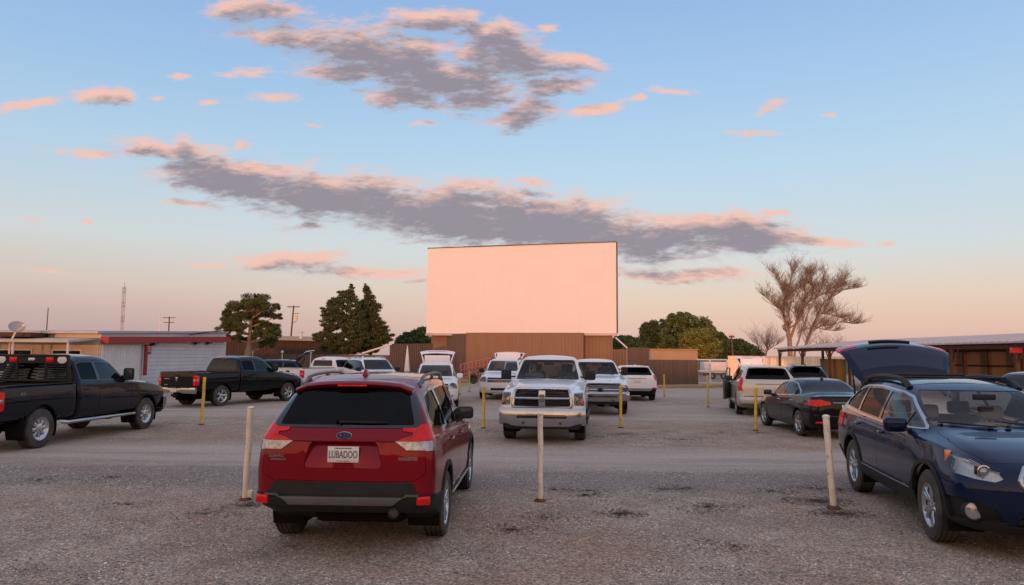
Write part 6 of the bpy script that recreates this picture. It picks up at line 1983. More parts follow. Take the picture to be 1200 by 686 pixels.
# barn with its roof
def barn():
    c = pd(318, 420, 72)
    o = thing('barn', 'dark brown barn with a low orange-lit roof behind the fence', 'barn', (c.x, c.y, 0))
    b = BM(); corrugated(b, [(-6.5, 0), (8, 0)], 0, 3.35); obj('wall', b, M['barnred'], o)
    b = BM(); x0, x1 = .2, 6.0
    vs = [(-1.2, -.3, 3.40), (4.6, -.3, 3.30), (3.2, 3.5, 3.75), (0, 3.5, 3.80)]
    lo = [b.verts.new(v) for v in vs]; hi = [b.verts.new((v[0], v[1], v[2] + .08)) for v in vs]
    b.faces.new(lo[::-1]); b.faces.new(hi)
    for k in range(4): b.faces.new((lo[k], lo[(k + 1) % 4], hi[(k + 1) % 4], hi[k]))
    rf = obj('roof', b, M['tanwall'], o)
    b = BM(); box(b, (0.7, .15, 3.37), (14.6, .5, .08)); obj('eave', b, M['brownsteel'], o)
    b = BM(); lathe(b, [(.16, 3.5), (.16, 4.2), (.22, 4.22), (.22, 4.32), (0, 4.38)], 14, c=(2.6, 1.2, 0)); obj('vent', b, M['whitepaint'], rf)
barn()
for px, lb in ((296, 'white globe lamp on the fence below the windswept cedar'), (330.5, 'white globe lamp on the fence below the utility pole'), (364, 'white globe lamp on the fence beside the tall cedars')):
    g = pd(px, 420, 57.2)
    o = thing('globe_lamp', lb, 'lamp', (g.x, g.y, 0), 0, 'globe lamps on the fence')
    b = BM(); tube(b, [(0, 0, 0), (0, 0, 2.0)], .04, 8); obj('pole', b, M['whitepaint'], o)
    b = BM(); bmesh.ops.create_uvsphere(b, u_segments=14, v_segments=10, radius=.13, matrix=Matrix.Translation((0, 0, 2.12))); obj('globe', b, M['whitepaint'], o)
# braces
def bar(name, label, cat, p, q, r, mat):
    b = BM(); c = (p + q) / 2
    tube(b, [p - Vector((c.x, c.y, 0)), q - Vector((c.x, c.y, 0))], r, 8)
    o = obj(name, b, M[mat]); o.location = (c.x, c.y, 0); tag(o, label, cat)
bar('diagonal_brace', 'white pipe brace slanting up to the taller fence by the cedars', 'brace', pd(424, 414.5, 57.2), pd(459, 403.5, 57.4), .07, 'whitepaint')
bar('diagonal_brace', 'white pipe brace slanting down from the right end of the screen', 'brace', pd(721.5, 396, 61.6), pd(735.5, 408.5, 61), .07, 'whitepaint')
bar('upright_pipe', 'thin white upright pipe beside the right end of the screen base', 'pipe', pd(735.3, 408.5, 60.9), pd(735.3, 437, 60.9), .05, 'whitepaint')
g = pd(477, 430, 52)
o = thing('folded_umbrella', 'narrow white folded umbrella standing in front of the brown fence', 'umbrella', (g.x, g.y, 0))
b = BM(); tube(b, [(0, 0, 0), (0, 0, 2.65)], .025, 8); obj('pole', b, M['whitepaint'], o)
b = BM(); lathe(b, [(.02, 2.62), (.07, 2.3), (.13, 1.7), (.19, 1.0), (.22, .75), (.16, .72), (.0, .74)], 10)
for v in b.verts:
    k = 1 + .18 * math.sin(5 * math.atan2(v.co.y, v.co.x)); v.co.x *= k; v.co.y *= k
obj('canopy', b, M['whitepaint'], o)
# stair rail
def stair_rail():
    A = pd(539.5, 420, 58.5); B = pd(577, 420, 60.5)
    o = thing('stair_railing', 'pinkish red pipe railing climbing to the wall under the screen', 'railing', (A.x, A.y, 0))
    d = Vector((B.x - A.x, B.y - A.y, 0))
    for y in (0, 1.2):
        off = Vector((0, y, 0))
        for zz in (1.05, .55, .15):
            b = BM(); tube(b, [off + Vector((0, 0, zz + .15)), off + d * .95 + Vector((0, 0, zz + .75))], .035, 6); obj('rail', b, M['pinkrail'], o)
        for k in range(9):
            b = BM(); q = off + d * (k / 8 * .95); tube(b, [q, q + Vector((0, 0, 1.2 + .6 * k / 8))], .03, 6); obj('baluster', b, M['pinkrail'], o)
    b = BM()
    v = [b.verts.new(d * t + Vector((0, y, z))) for t, z in ((0, .02), (.95, .6)) for y in (0.05, 1.15)]
    w = [b.verts.new(x.co + Vector((0, 0, .06))) for x in v]
    for a in ((v[0], v[1], v[3], v[2]), (w[0], w[1], w[3], w[2]), (v[0], v[1], w[1], w[0]), (v[2], v[3], w[3], w[2]), (v[0], v[2], w[2], w[0]), (v[1], v[3], w[3], w[1])): b.faces.new(a)
    bmesh.ops.recalc_face_normals(b, faces=b.faces[:]); obj('ramp', b, M['pinkrail'], o)
stair_rail()
g = gp(554.5, 450)
b = BM(); lathe(b, [(.20, -.09), (.30, -.10), (.345, -.07), (.35, 0), (.345, .07), (.30, .10), (.20, .09)], 24, 'Y', c=(0, 0, .35)); lathe(b, [(.20, .03), (.1, .05), (0, .05)], 20, 'Y', c=(0, 0, .35))
o = obj('loose_wheel', b, M['rubber']); o.location = (g.x, g.y, 0); tag(o, 'small dark wheel standing at the foot of the pink stair rail', 'wheel')
def beam(label, p, q):
    c = (p + q) / 2; d = q - p
    b = BM(); box(b, (0, 0, .10), (d.length, .16, .2), bev=.02)
    o = obj('timber_kerb', b, M['tanwall']); o.location = (c.x, c.y, 0); o.rotation_euler = (0, 0, math.atan2(d.y, d.x)); tag(o, label, 'kerb')
beam('pale timber kerb lying below the pink stair rail', gp(520, 449), gp(572, 448))
beam('pale timber kerb lying on the ground before the dark brown fence', gp(772, 455), gp(846, 454))
# white pipe gate
def gate():
    A = pd(817, 420, 50); B = pd(852, 420, 50.5)
    o = thing('pipe_gate', 'white pipe gate between the brown fence and the pale metal fence', 'gate', (A.x, A.y, 0))
    d = Vector((B.x - A.x, B.y - A.y, 0))
    for t in (0.0, .42, 1.0):
        b = BM(); tube(b, [d * t, d * t + Vector((0, 0, 1.80))], .07, 8); obj('gate_post', b, M['whitepaint'], o)
    for z in (1.78, .98, .12):
        b = BM(); tube(b, [Vector((0, 0, z)), d + Vector((0, 0, z))], .05, 8); obj('gate_rail', b, M['whitepaint'], o)
gate()
c = pd(838, 420, 64); o = thing('white_trailer', 'low white trailer parked beyond the pipe gate', 'trailer', (c.x, c.y, 0))
b = BM(); box(b, (0, 0, 1.05), (2.4, 1.6, 1.0), bev=.05); obj('body', b, M['whitepaint'], o)
for x in (-.5, .5):
    b = BM(); lathe(b, [(.15, -.1), (.28, -.1), (.3, 0), (.28, .1), (.15, .1)], 16, 'Y', c=(x, -.85, .3)); obj('wheel', b, M['rubber'], o)
g = gp(331, 452); o = thing('trash_barrel', 'blue barrel standing beside the yellow posts behind the black pickup', 'barrel', (g.x + .6, g.y + 2, 0))
b = BM(); lathe(b, [(0, 0), (.28, 0), (.285, .3), (.295, .31), (.285, .33), (.285, .58), (.295, .6), (.285, .62), (.28, .88), (.0, .88)], 20); obj('body', b, simple('blue_plastic', (.05, .16, .24), .5), o)
def rust_gate():
    A = pd(308, 420, 46); B = pd(333, 420, 46)
    o = thing('rusty_pipe_gate', 'rusty red pipe gate behind the black pickup', 'gate', (A.x, A.y, 0))
    d = Vector((B.x - A.x, 0, 0))
    for k in range(7):
        b = BM(); tube(b, [d * (k / 6), d * (k / 6) + Vector((0, 0, 1.3))], .03, 6); obj('bar', b, M['rust'], o)
    for z in (1.3, .7, .2):
        b = BM(); tube(b, [Vector((0, 0, z)), d + Vector((0, 0, z))], .035, 6); obj('rail', b, M['rust'], o)
rust_gate()

# ================================================================== open shed on the right
def shed():
    o = thing('open_shed', 'long open-fronted shed with a pale metal roof and brown posts', 'shed', (20.5, 54, 0))
    y0, y1 = 0.0, -27.0   # local, going towards the camera
    zE, zR, D = 2.66, 3.28, 6.6
    b = BM()
    k = int((y0 - y1) / .45)
    prof = []
    for i in range(k):
        yy = y0 - i * .45
        for a, h in ((0, 0), (.2, 0), (.24, .03), (.36, .03), (.40, 0)): prof.append((yy - a, h))
    rows = []
    for x, z in ((-.35, zE - .03), (D, zR)): rows.append([b.verts.new((x, yy, z + h + .06)) for yy, h in prof])
    for x, z in ((-.35, zE - .03), (D, zR)): rows.append([b.verts.new((x, yy, z)) for yy, h in prof])
    for i in range(len(prof) - 1):
        b.faces.new((rows[0][i], rows[0][i + 1], rows[1][i + 1], rows[1][i])); b.faces.new((rows[2][i], rows[2][i + 1], rows[3][i + 1], rows[3][i]))
        b.faces.new((rows[0][i], rows[0][i + 1], rows[2][i + 1], rows[2][i])); b.faces.new((rows[1][i], rows[1][i + 1], rows[3][i + 1], rows[3][i]))
    for i in (0, -1): b.faces.new((rows[0][i], rows[1][i], rows[3][i], rows[2][i]))
    bmesh.ops.recalc_face_normals(b, faces=b.faces[:])
    obj('roof', b, M['roofmetal'], o, smooth=False)
    b = BM(); box(b, (0, (y0 + y1) / 2, zE - .14), (.10, y0 - y1, .18)); obj('eave_beam', b, M['brownsteel'], o)
    b = BM(); box(b, (D * .5, (y0 + y1) / 2, (zE + zR) / 2 - .16), (.10, y0 - y1, .18)); obj('roof_beam', b, M['brownsteel'], o)
    for i in range(7):
        y = y0 - .3 - i * 4.2
        for x, zz in ((0, zE - .22), (D * .5, zE + .12)):
            b = BM(); box(b, (x, y, zz / 2), (.15, .15, zz)); 
            if x == 0:
                for s in (-1, 1):
                    if i == 0 and s == 1: continue
                    tube(b, [(x, y + s * .04, zz - .6), (x, y + s * .55, zz)], .035, 6)
            obj('post', b, M['brownsteel'], o)
        b = BM(); box(b, (D * .5, y, zE + .10), (D - .2, .08, .16), rot=(0, -math.atan2(zR - zE, D + .35), 0)); obj('rafter', b, M['brownsteel'], o)
    b = BM(); corrugated(b, [(D - .05, y0 - 10), (D - .06, y1)], .05, zR - .12, depth=.03); 
    obj('back_wall', b, simple('shed_beige', (.40, .31, .21), .7, var=.2, vscale=1.0, stretch=(1, 3, .4)), o)
    for z in (.75, 1.6, 2.45):
        b = BM(); box(b, (D - .22, (y0 - 10 + y1) / 2, z), (.06, (y0 - 10) - y1, .10)); obj('girt', b, M['brownsteel'], o)
    for i in range(9):
        b = BM(); box(b, (D - .20, y0 - 10.2 - i * 2.1, 1.6), (.10, .10, 3.1)); obj('wall_stud', b, M['brownsteel'], o)
shed()
o = thing('red_sign', 'small red sign hanging under the shed eave at the picture edge', 'sign', (20.2, 28.1, 0))
b = BM(); box(b, (0, 0, 2.34), (.5, .05, .22), bev=.01); obj('panel', b, M['redtrim'], o)
b = BM(); tube(b, [(0, 0, 2.44), (0, 0, 2.6)], .01, 6); obj('hanger', b, M['brownsteel'], o)
c = pd(966, 420, 50); o = thing('storage_bin', 'olive metal storage bin standing at the far end of the open shed', 'bin', (c.x + .6, c.y, 0))
b = BM(); box(b, (0, 0, .95), (1.3, 1.2, 1.8), bev=.03); obj('body', b, simple('olive_metal', (.13, .11, .05), .6, var=.2), o)
b = BM(); box(b, (0, 0, 1.88), (1.36, 1.26, .05), bev=.01); obj('lid', b, M['brownsteel'], o)

# ================================================================== concession building on the left
def concession():
    # local x runs away from the camera along the long wall, local -y faces the lot
    o = thing('concession_building', 'low white concession building with a red fascia and lap siding', 'building', (-19.2, 32.8, 0), R(90))
    Lw, D = 14.3, 9.0
    def slab(x0, x1, y0, y1, za0, za1, zb0, zb1):
        """a block whose bottom goes za0..za1 and top zb0..zb1 along x"""
        b = BM()
        v = [b.verts.new(c) for c in ((x0, y0, za0), (x1, y0, za1), (x1, y1, za1), (x0, y1, za0), (x0, y0, zb0), (x1, y0, zb1), (x1, y1, zb1), (x0, y1, zb0))]
        for f in ((0, 1, 2, 3), (4, 5, 6, 7), (0, 1, 5, 4), (1, 2, 6, 5), (2, 3, 7, 6), (3, 0, 4, 7)): b.faces.new([v[k] for k in f])
        bmesh.ops.recalc_face_normals(b, faces=b.faces[:]); return b
    obj('wall', slab(0, Lw, 0, D, -.1, -.1, 2.84, 3.32), M['siding'], o)
    obj('roof', slab(-.5, Lw + .1, -.12, D + .2, 2.83, 3.33, 2.94, 3.44), M['roofmetal'], o)
    b = BM()
    for k in range(13): box(b, ((3.7 + Lw) / 2, -.025, .12 + .21 * k), (Lw - 3.7, .035, .195), rot=(R(4), 0, 0))
    obj('lap_siding', b, M['siding'], o)
    b = BM(); corrugated(b, [(0.05, -.07), (3.5, -.07)], 0, 2.36, pitch=.25, depth=.014); obj('ribbed_wall', b, M['whitepaint'], o)
    obj('red_fascia', slab(-.1, Lw - .25, -.42, -.03, 2.38, 2.74, 2.70, 3.07), M['redtrim'], o)
    b = BM(); box(b, (3.6, -.26, 1.6), (.14, .14, 1.6)); obj('red_post', b, M['redtrim'], o)
    b = BM(); box(b, (4.15, -.075, 2.14), (.62, .04, .46), bev=.01); s = obj('notice_sign', b, M['gloss'], o)
    b = BM()
    for k in range(4): box(b, (4.15, -.10, 2.29 - .09 * k), (.46, .006, .035))
    obj('sign_print', b, M['galv'], s)
    for x in (4.5, 9.5, 11.2):
        b = BM(); box(b, (x, -.24, 2.44 + .025 * (x - 4)), (.42, .22, .19), rot=(R(-20), 0, 0), bev=.02); box(b, (x, -.09, 2.5 + .025 * (x - 4)), (.06, .16, .06)); obj('floodlight', b, M['gloss'], o)
    b = BM(); tube(b, [(8.0, -.45, 3.02), (11, -.3, 3.30), (Lw + .3, -.2, 3.55)], .03, 6); obj('roof_cable', b, M['dark'], o)
    for x, h in ((6.2, .9), (10.5, .5)):
        b = BM(); tube(b, [(x, .4, 3.0), (x, .4, 3.2 + h)], .022, 6); obj('roof_pipe', b, M['galv'], o)
    # the end that faces the camera: cream wall, porch roof, dark edge
    b = BM(); box(b, (-.04, D / 2, 1.25), (.06, D - .1, 2.5)); obj('cream_wall', b, M['creamwall'], o)
    b = BM(); box(b, (-1.1, 2.6, 2.52), (2.3, 5.0, .10), rot=(0, R(-4), 0)); obj('porch_roof', b, M['creamwall'], o)
    b = BM(); box(b, (-.75, 3.4, 2.74), (1.2, 2.0, .20)); obj('roof_edge', b, M['brownsteel'], o)
    for y in (.2, 2.6, 5.0):
        b = BM(); tube(b, [(-2.1, y, 0), (-2.1, y, 2.45)], .05, 8); obj('porch_post', b, M['whitepaint'], o)
    for y, w in ((1.5, 1.4), (3.9, 1.6)):
        b = BM(); box(b, (-.09, y, 1.55), (.05, w, 1.1)); wn = obj('window', b, M['whitepaint'], o)
        b = BM(); box(b, (-.12, y, 1.55), (.02, w - .14, .96)); obj('pane', b, M['gloss'], wn)
concession()
g = pd(17, 420, 31)
o = thing('satellite_dish', 'grey satellite dish on a bent pole beside the concession building', 'satellite dish', (g.x, g.y, 0))
b = BM(); tube(b, [(-.25, 0, 0), (-.25, 0, 2.35), (0, 0, 2.9)], .04, 8); obj('pole', b, M['galv'], o)
b = BM(); lathe(b, [(.0, .0), (.25, .03), (.45, .09), (.62, .18), (.62, .20), (.45, .115), (.25, .055), (0, .03)], 24)
bmesh.ops.transform(b, matrix=Matrix.Translation((0, 0, 3.03)) @ Euler((R(62), 0, R(40))).to_matrix().to_4x4() @ Matrix.Diagonal((.52, .44, .52, 1)), verts=b.verts[:]); obj('dish', b, simple('dish_grey', (.28, .31, .34), .5), o)
b = BM(); tube(b, [(.1, -.1, 2.85), (.55, -.35, 3.10)], .025, 6); box(b, (.58, -.37, 3.12), (.13, .08, .07)); obj('feed_arm', b, M['galv'], o)

# ================================================================== poles and masts
def utility_pole(px, ptop, Y, label, arms, r=.14, lean=0, extra=False, mat='wood'):
    g = pd(px, 420, Y); top = pd(px, ptop, Y).z
    o = thing('utility_pole', label, 'utility pole', (g.x, g.y, 0))
    b = BM(); tube(b, [(lean, 0, 0), (0, 0, top)], [r, r * .7], 10); obj('pole', b, M[mat], o)
    for dz, w in arms:
        b = BM(); box(b, (0, -.12, top - dz), (w, .12, .14)); 
        a = obj('crossarm', b, M[mat], o)
        for k in (-1, -.55, .55, 1):
            b = BM(); lathe(b, [(.05, 0), (.07, .08), (.04, .16), (0, .18)], 8, c=(k * w * .46, -.12, top - dz + .07)); obj('insulator', b, M['galv'], a)
    if extra:
        b = BM(); lathe(b, [(0, -.5), (.22, -.5), (.22, .4), (.1, .5), (0, .5)], 14, c=(.5, -.1, top - 2.0)); obj('transformer', b, M['galv'], o)
        b = BM(); box(b, (.45, -.1, top - 1.3), (.9, .08, .08)); tube(b, [(0, 0, top - 2.8), (.5, -.1, top - 2.5)], .04, 6); obj('bracket', b, M['wood'], o)
utility_pole(196, 371, 150, 'utility pole with two crossarms beyond the concession building', [(.3, 2.6), (1.3, 2.2)], .17)
utility_pole(342, 358, 110, 'leaning utility pole with a transformer between the cedars', [(.25, 1.9)], .15, lean=-.5, extra=True)
utility_pole(857.5, 393, 66, 'short leaning bare pole beside the pale metal fence', [(.15, .5)], .10, lean=.25)
utility_pole(829.3, 376, 78, 'plain wooden pole rising out of the green trees', [], .12)
def lattice_mast():
    Y_ = 200; g = pd(141, 420, Y_); top = pd(141, 336, Y_).z
    o = thing('radio_mast', 'tall thin red and white lattice radio mast on the horizon', 'mast', (g.x, g.y, 0))
    w = .45; nseg = 10
    mr, mw = simple('mast_red', (.30, .06, .04), .6), simple('mast_white', (.45, .40, .38), .6)
    for s in range(nseg):
        b = BM(); z0, z1 = top * s / nseg, top * (s + 1) / nseg
        C3 = [(w * math.cos(2 * PI * k / 3), w * math.sin(2 * PI * k / 3)) for k in range(3)]
        for k in range(3):
            tube(b, [(C3[k][0], C3[k][1], z0), (C3[k][0], C3[k][1], z1)], .06, 5)
            q = C3[(k + 1) % 3]
            for h in range(2):
                a0, a1 = z0 + (z1 - z0) * h / 2, z0 + (z1 - z0) * (h + 1) / 2
                tube(b, [(C3[k][0], C3[k][1], a0), (q[0], q[1], a1)], .035, 4)
        obj('lattice_section', b, mr if s % 2 else mw, o)
    b = BM(); tube(b, [(0, 0, top), (0, 0, top + 1.2)], .05, 5); obj('antenna', b, mr, o)
lattice_mast()
g = pd(54, 392, 50); t = pd(56.5, 361, 50)
b = BM(); tube(b, [(0, 0, 0), (t.x - g.x, 0, t.z)], [.045, .03], 6); o = obj('whip_antenna', b, M['wood']); o.location = (g.x, g.y, 0); tag(o, 'thin whip antenna rising above the concession roof', 'antenna')
# ================================================================== trees
def leaf_mat(name, c, c2, trans=.15):
    m, nt, out = nt_of(name)
    p = N(nt, 'ShaderNodeBsdfPrincipled'); p.inputs['Roughness'].default_value = .7; p.inputs['Specular IOR Level'].default_value = .25
    gm = N(nt, 'ShaderNodeNewGeometry')
    v = coords(nt, 'Object'); n = noise(nt, v, .9, 3, .6)
    f = mth(nt, 'ADD', mth(nt, 'MULTIPLY', gm.outputs['Random Per Island'], .55), mth(nt, 'MULTIPLY', n, .5), clamp=True)
    r = ramp(nt, f, [(.2, c2), (.8, c)])
    L(nt, r.outputs[0], p.inputs['Base Color']); L(nt, p.outputs[0], out.inputs[0]); return m
M['cedar'] = leaf_mat('cedar_foliage', (.12, .145, .046), (.042, .062, .024))
M['cedar2'] = leaf_mat('dark_cedar_foliage', (.10, .125, .046), (.038, .056, .024))
M['leafg'] = leaf_mat('green_leaves', (.13, .18, .05), (.05, .08, .027))
M['leafy'] = leaf_mat('yellow_green_leaves', (.23, .24, .05), (.10, .12, .03))
M['leafd'] = leaf_mat('dark_leaves', (.075, .12, .042), (.03, .054, .022))
M['bark'] = simple('bark', (.22, .15, .11), .9, c2=(.14, .095, .07), vscale=5, stretch=(4, 4, .8), bmp=.4, bscale=12)
M['twig'] = simple('twig_bark', (.30, .22, .175), .9, c2=(.22, .16, .125), vscale=3)
M['barkpale'] = simple('pale_bark', (.34, .235, .18), .9, c2=(.24, .16, .12), vscale=5, stretch=(4, 4, .8), bmp=.4, bscale=12)

def clumps_to_leaves(cl, n_per, leaf, up=0.3, spike=0.0):
    """cl: list of (centre, (rx,ry,rz)); leaves are small bent quads spread through each clump, denser to its rim"""
    out = []
    for c, r in cl:
        k = int(n_per * (0.7 + 0.6 * random.random()))
        d = rng.normal(size=(k, 3)); d /= np.linalg.norm(d, axis=1)[:, None]
        q = rng.random(k) ** .45
        P = np.array(c)[None] + d * np.array(r)[None] * q[:, None]
        nr = d + rng.normal(size=(k, 3)) * .7; nr[:, 2] += up
        nr /= np.linalg.norm(nr, axis=1)[:, None]
        t = rng.normal(size=(k, 3)); t -= nr * (t * nr).sum(1)[:, None]; t /= np.linalg.norm(t, axis=1)[:, None]
        if spike > 0:
            t = d * .8 + rng.normal(size=(k, 3)) * .45; t[:, 2] += spike; t /= np.linalg.norm(t, axis=1)[:, None]
            nr = np.cross(t, rng.normal(size=(k, 3))); nr /= np.linalg.norm(nr, axis=1)[:, None]
        bt = np.cross(nr, t)
        s = leaf * (.6 + .8 * rng.random(k))[:, None]
        w = .38 if spike == 0 else .22
        Q = np.stack([P - t * s, P + bt * s * w, P + t * s, P - bt * s * w], 1)
        out.append(Q.reshape(-1, 3))
    return np.concatenate(out)

def limb(b, pts, r0, r1, n=7): 
    m = len(pts); tube(b, pts, [r0 + (r1 - r0) * (i / (m - 1)) ** .8 for i in range(m)], n)

def outline_tree(label, px_poly, Y, base_px, mat, nclump, csize, n_per, leaf, depth=.8, bark='bark', trunk_r=.25, spike=0.0, flat=.75, cat='tree', name='tree', seed=1, limbs=7, tall=None, stretch=1.0):
    """a tree whose crown fills a solid of the outline's real size at its own distance"""
    random.seed(seed)
    W = [pd(px, py, Y) for px, py in px_poly]
    P2 = [(w.x, w.z) for w in W]
    bx = pd(base_px, 420, Y).x
    o = thing(name, label, cat, (bx, Y, 0))
    xs = [p[0] for p in P2]; zs = [p[1] for p in P2]
    hw = (max(xs) - min(xs)) / 2; cx = (max(xs) + min(xs)) / 2
    cl = []
    tries = 0
    while len(cl) < nclump and tries < 40000:
        tries += 1
        x = random.uniform(min(xs), max(xs)); z = random.uniform(min(zs), max(zs))
        if not inside(P2, x, z): continue
        # half depth from the width of the outline at this height
        row = [xx for xx in np.linspace(min(xs), max(xs), 30) if inside(P2, xx, z)]
        if not row: continue
        rw = (max(row) - min(row)) / 2 + .05; rc = (max(row) + min(row)) / 2
        lim = depth * math.sqrt(max(.02, 1 - min(1, abs(x - rc) / rw) ** 2)) * rw
        y = random.uniform(-1, 1) * lim
        s = min(csize * random.uniform(.6, 1.25), .45 * rw + .03)
        cl.append(((x - bx, y, z), (s * stretch, s, s * flat)))
    V = clumps_to_leaves(cl, n_per, leaf, spike=spike)
    soup('crown', V, 4, M[mat], o)
    b = BM()
    zt = min(zs) + (max(zs) - min(zs)) * (.8 if tall is None else tall)
    tp = [(0, 0, -.1), (.05 * hw, 0, min(zs) * .6 + .3), ((cx - bx) * .5, .1, (min(zs) + zt) / 2), ((cx - bx) * .8, 0, zt)]
    limb(b, tp, trunk_r, trunk_r * .25, 9)
    for k in range(limbs):
        c = random.choice(cl)[0]
        t = random.uniform(.3, .8); s = Vector(tp[1]).lerp(Vector(tp[3]), t * .7)
        e = Vector(c); mid = s.lerp(e, .5) + Vector((0, 0, -.15 * (e - s).length * .5))
        limb(b, [s, mid, e], trunk_r * .35, .02, 6)
    obj('trunk', b, M[bark], o)
    return o

def z2(poly, x0, y0, s): return [(x0 + u / s, y0 + v / s) for u, v in poly]
# windswept cedar: flat pads on visible limbs
def pad_cedar():
    random.seed(5)
    Y_ = 55
    base = pd(290.5, 420, Y_)
    o = thing('cedar_tree', 'windswept cedar with flat foliage pads and a bare pinkish trunk', 'tree', (base.x, Y_, 0))
    pads = [(450, 100, 85, 42), (380, 130, 70, 36), (300, 150, 75, 36), (240, 165, 36, 22), (530, 140, 70, 36), (600, 165, 58, 34), (640, 150, 26, 18), (230, 235, 62, 36), (195, 290, 48, 32), (200, 200, 30, 24), (410, 190, 90, 42), (500, 200, 70, 32), (605, 235, 40, 18), (340, 240, 80, 38), (230, 345, 66, 30), (300, 370, 56, 24), (340, 440, 56, 18), (270, 425, 50, 16),
            (550, 320, 54, 28), (590, 385, 58, 36), (560, 425, 62, 32), (500, 400, 60, 34), (470, 290, 56, 32), (360, 340, 44, 24), (450, 350, 40, 22), (540, 480, 50, 26), (445, 70, 20, 26), (620, 420, 36, 22), (290, 285, 60, 26)]
    T = [(380, 640), (392, 560), (398, 470), (402, 400), (408, 330), (412, 260), (420, 190), (440, 120)]
    tp = []
    for u, v in T:
        w = pd(240 + u / 7.623, 340 + v / 7.623, Y_); tp.append(Vector((w.x - base.x, 0, w.z)))
    tp[0].z = -.1
    b = BM(); limb(b, tp, .26, .05, 9)
    limb(b, [tp[0] + Vector((-.12, .05, 0)), tp[1] + Vector((-.22, .05, 0)), tp[2] + Vector((-.05, .02, 0))], .16, .10, 8)
    cl = []
    for u, v, ru, rv in pads:
        w = pd(240 + u / 7.623, 340 + v / 7.623, Y_); k = 1 / 7.623 / F_PX * Y_
        dx = random.uniform(-1, 1) * 1.3
        c = Vector((w.x - base.x, dx, w.z)); rx, rz = ru * k, rv * k
        for _ in range(16):
            q = c + Vector((random.uniform(-1.1, 1.1) * rx, random.uniform(-1.1, 1.1) * rx, random.uniform(-.9, 1.1) * rz))
            cl.append((tuple(q), (rx * .52, rx * .5, rz * .72)))
        j = max(1, min(range(len(tp)), key=lambda i: abs(tp[i].z - (c.z - .55))))
        s = tp[j]; mid = s.lerp(c, .5) + Vector((0, 0, -.08))
        limb(b, [s, mid, c, c + (c - mid) * .4], .085, .015, 6)
    obj('trunk', b, M['barkpale'], o)
    soup('crown', clumps_to_leaves(cl, 150, .085, spike=.5), 4, M['cedar'], o)
pad_cedar()
sc_ = lambda poly: z2(poly, 360, 320, 6.236)
outline_tree('tall ragged cedar leaning left, the broader of the pair', sc_([(315, 70), (345, 130), (350, 190), (385, 240), (400, 330), (440, 420), (430, 560), (250, 590), (110, 560), (40, 500), (70, 450), (130, 420), (95, 350), (120, 325), (110, 260), (160, 250), (150, 212), (190, 195), (180, 160), (235, 165), (230, 125), (290, 120)]), 60, 402, 'cedar2', 620, .22, 70, .115, depth=.75, spike=1.0, flat=.5, stretch=1.5, seed=3, limbs=14, name='cedar_tree', trunk_r=.22)
outline_tree('tall pointed cedar with a slender top, right of the broader one', sc_([(425, 66), (455, 120), (480, 170), (535, 245), (515, 305), (555, 370), (585, 400), (575, 440), (640, 450), (600, 500), (540, 530), (500, 590), (330, 590), (350, 480), (395, 400), (385, 310), (395, 270), (375, 215), (420, 190), (415, 110)]), 61.5, 433, 'cedar2', 520, .22, 70, .115, depth=.7, spike=1.0, flat=.5, stretch=1.4, seed=4, limbs=14, name='cedar_tree', trunk_r=.2)
outline_tree('small round green tree left of the screen', sc_([(690, 470), (720, 430), (760, 440), (775, 480), (770, 560), (660, 560), (660, 490)]), 78, 474, 'leafd', 60, .5, 130, .16, seed=6)
outline_tree('small olive green tree against the left edge of the screen', sc_([(770, 440), (800, 405), (850, 400), (900, 420), (910, 560), (770, 560)]), 80, 493, 'leafg', 70, .5, 130, .16, seed=7)
sr_ = lambda poly: z2(poly, 700, 360, 5.715)
outline_tree('dark round tree, leftmost of the green trees right of the screen', sr_([(300, 200), (310, 130), (345, 90), (375, 100), (400, 85), (450, 85), (480, 110), (490, 290), (300, 300)]), 84, 767, 'leafd', 110, .62, 140, .17, seed=8)
outline_tree('tallest broad green tree right of the screen', sr_([(430, 290), (430, 200), (460, 130), (490, 60), (550, 32), (600, 45), (640, 70), (700, 70), (745, 115), (770, 180), (780, 300)]), 82, 806, 'leafg', 190, .66, 140, .17, seed=9)
outline_tree('yellow-green tree standing in front of the tallest green tree', sr_([(560, 270), (570, 210), (610, 165), (680, 148), (740, 152), (790, 190), (820, 260), (800, 330), (740, 350), (600, 330)]), 74, 826, 'leafy', 130, .55, 150, .15, seed=10)
outline_tree('dark green tree right of the yellow-green one', sr_([(760, 330), (760, 170), (800, 150), (840, 180), (860, 230), (860, 340)]), 80, 842, 'leafd', 70, .6, 140, .17, seed=11)
outline_tree('low mounded dark tree behind the pale metal fence', sr_([(840, 350), (855, 235), (900, 222), (960, 225), (1020, 250), (1070, 290), (1100, 340), (1090, 360)]), 95, 866, 'leafd', 130, .75, 130, .2, seed=12, cat='tree')
outline_tree('low dark tree beside the right end of the screen base', sr_([(100, 290), (110, 210), (160, 198), (230, 205), (300, 225), (320, 300)]), 92, 735, 'leafd', 100, .65, 130, .2, seed=13)
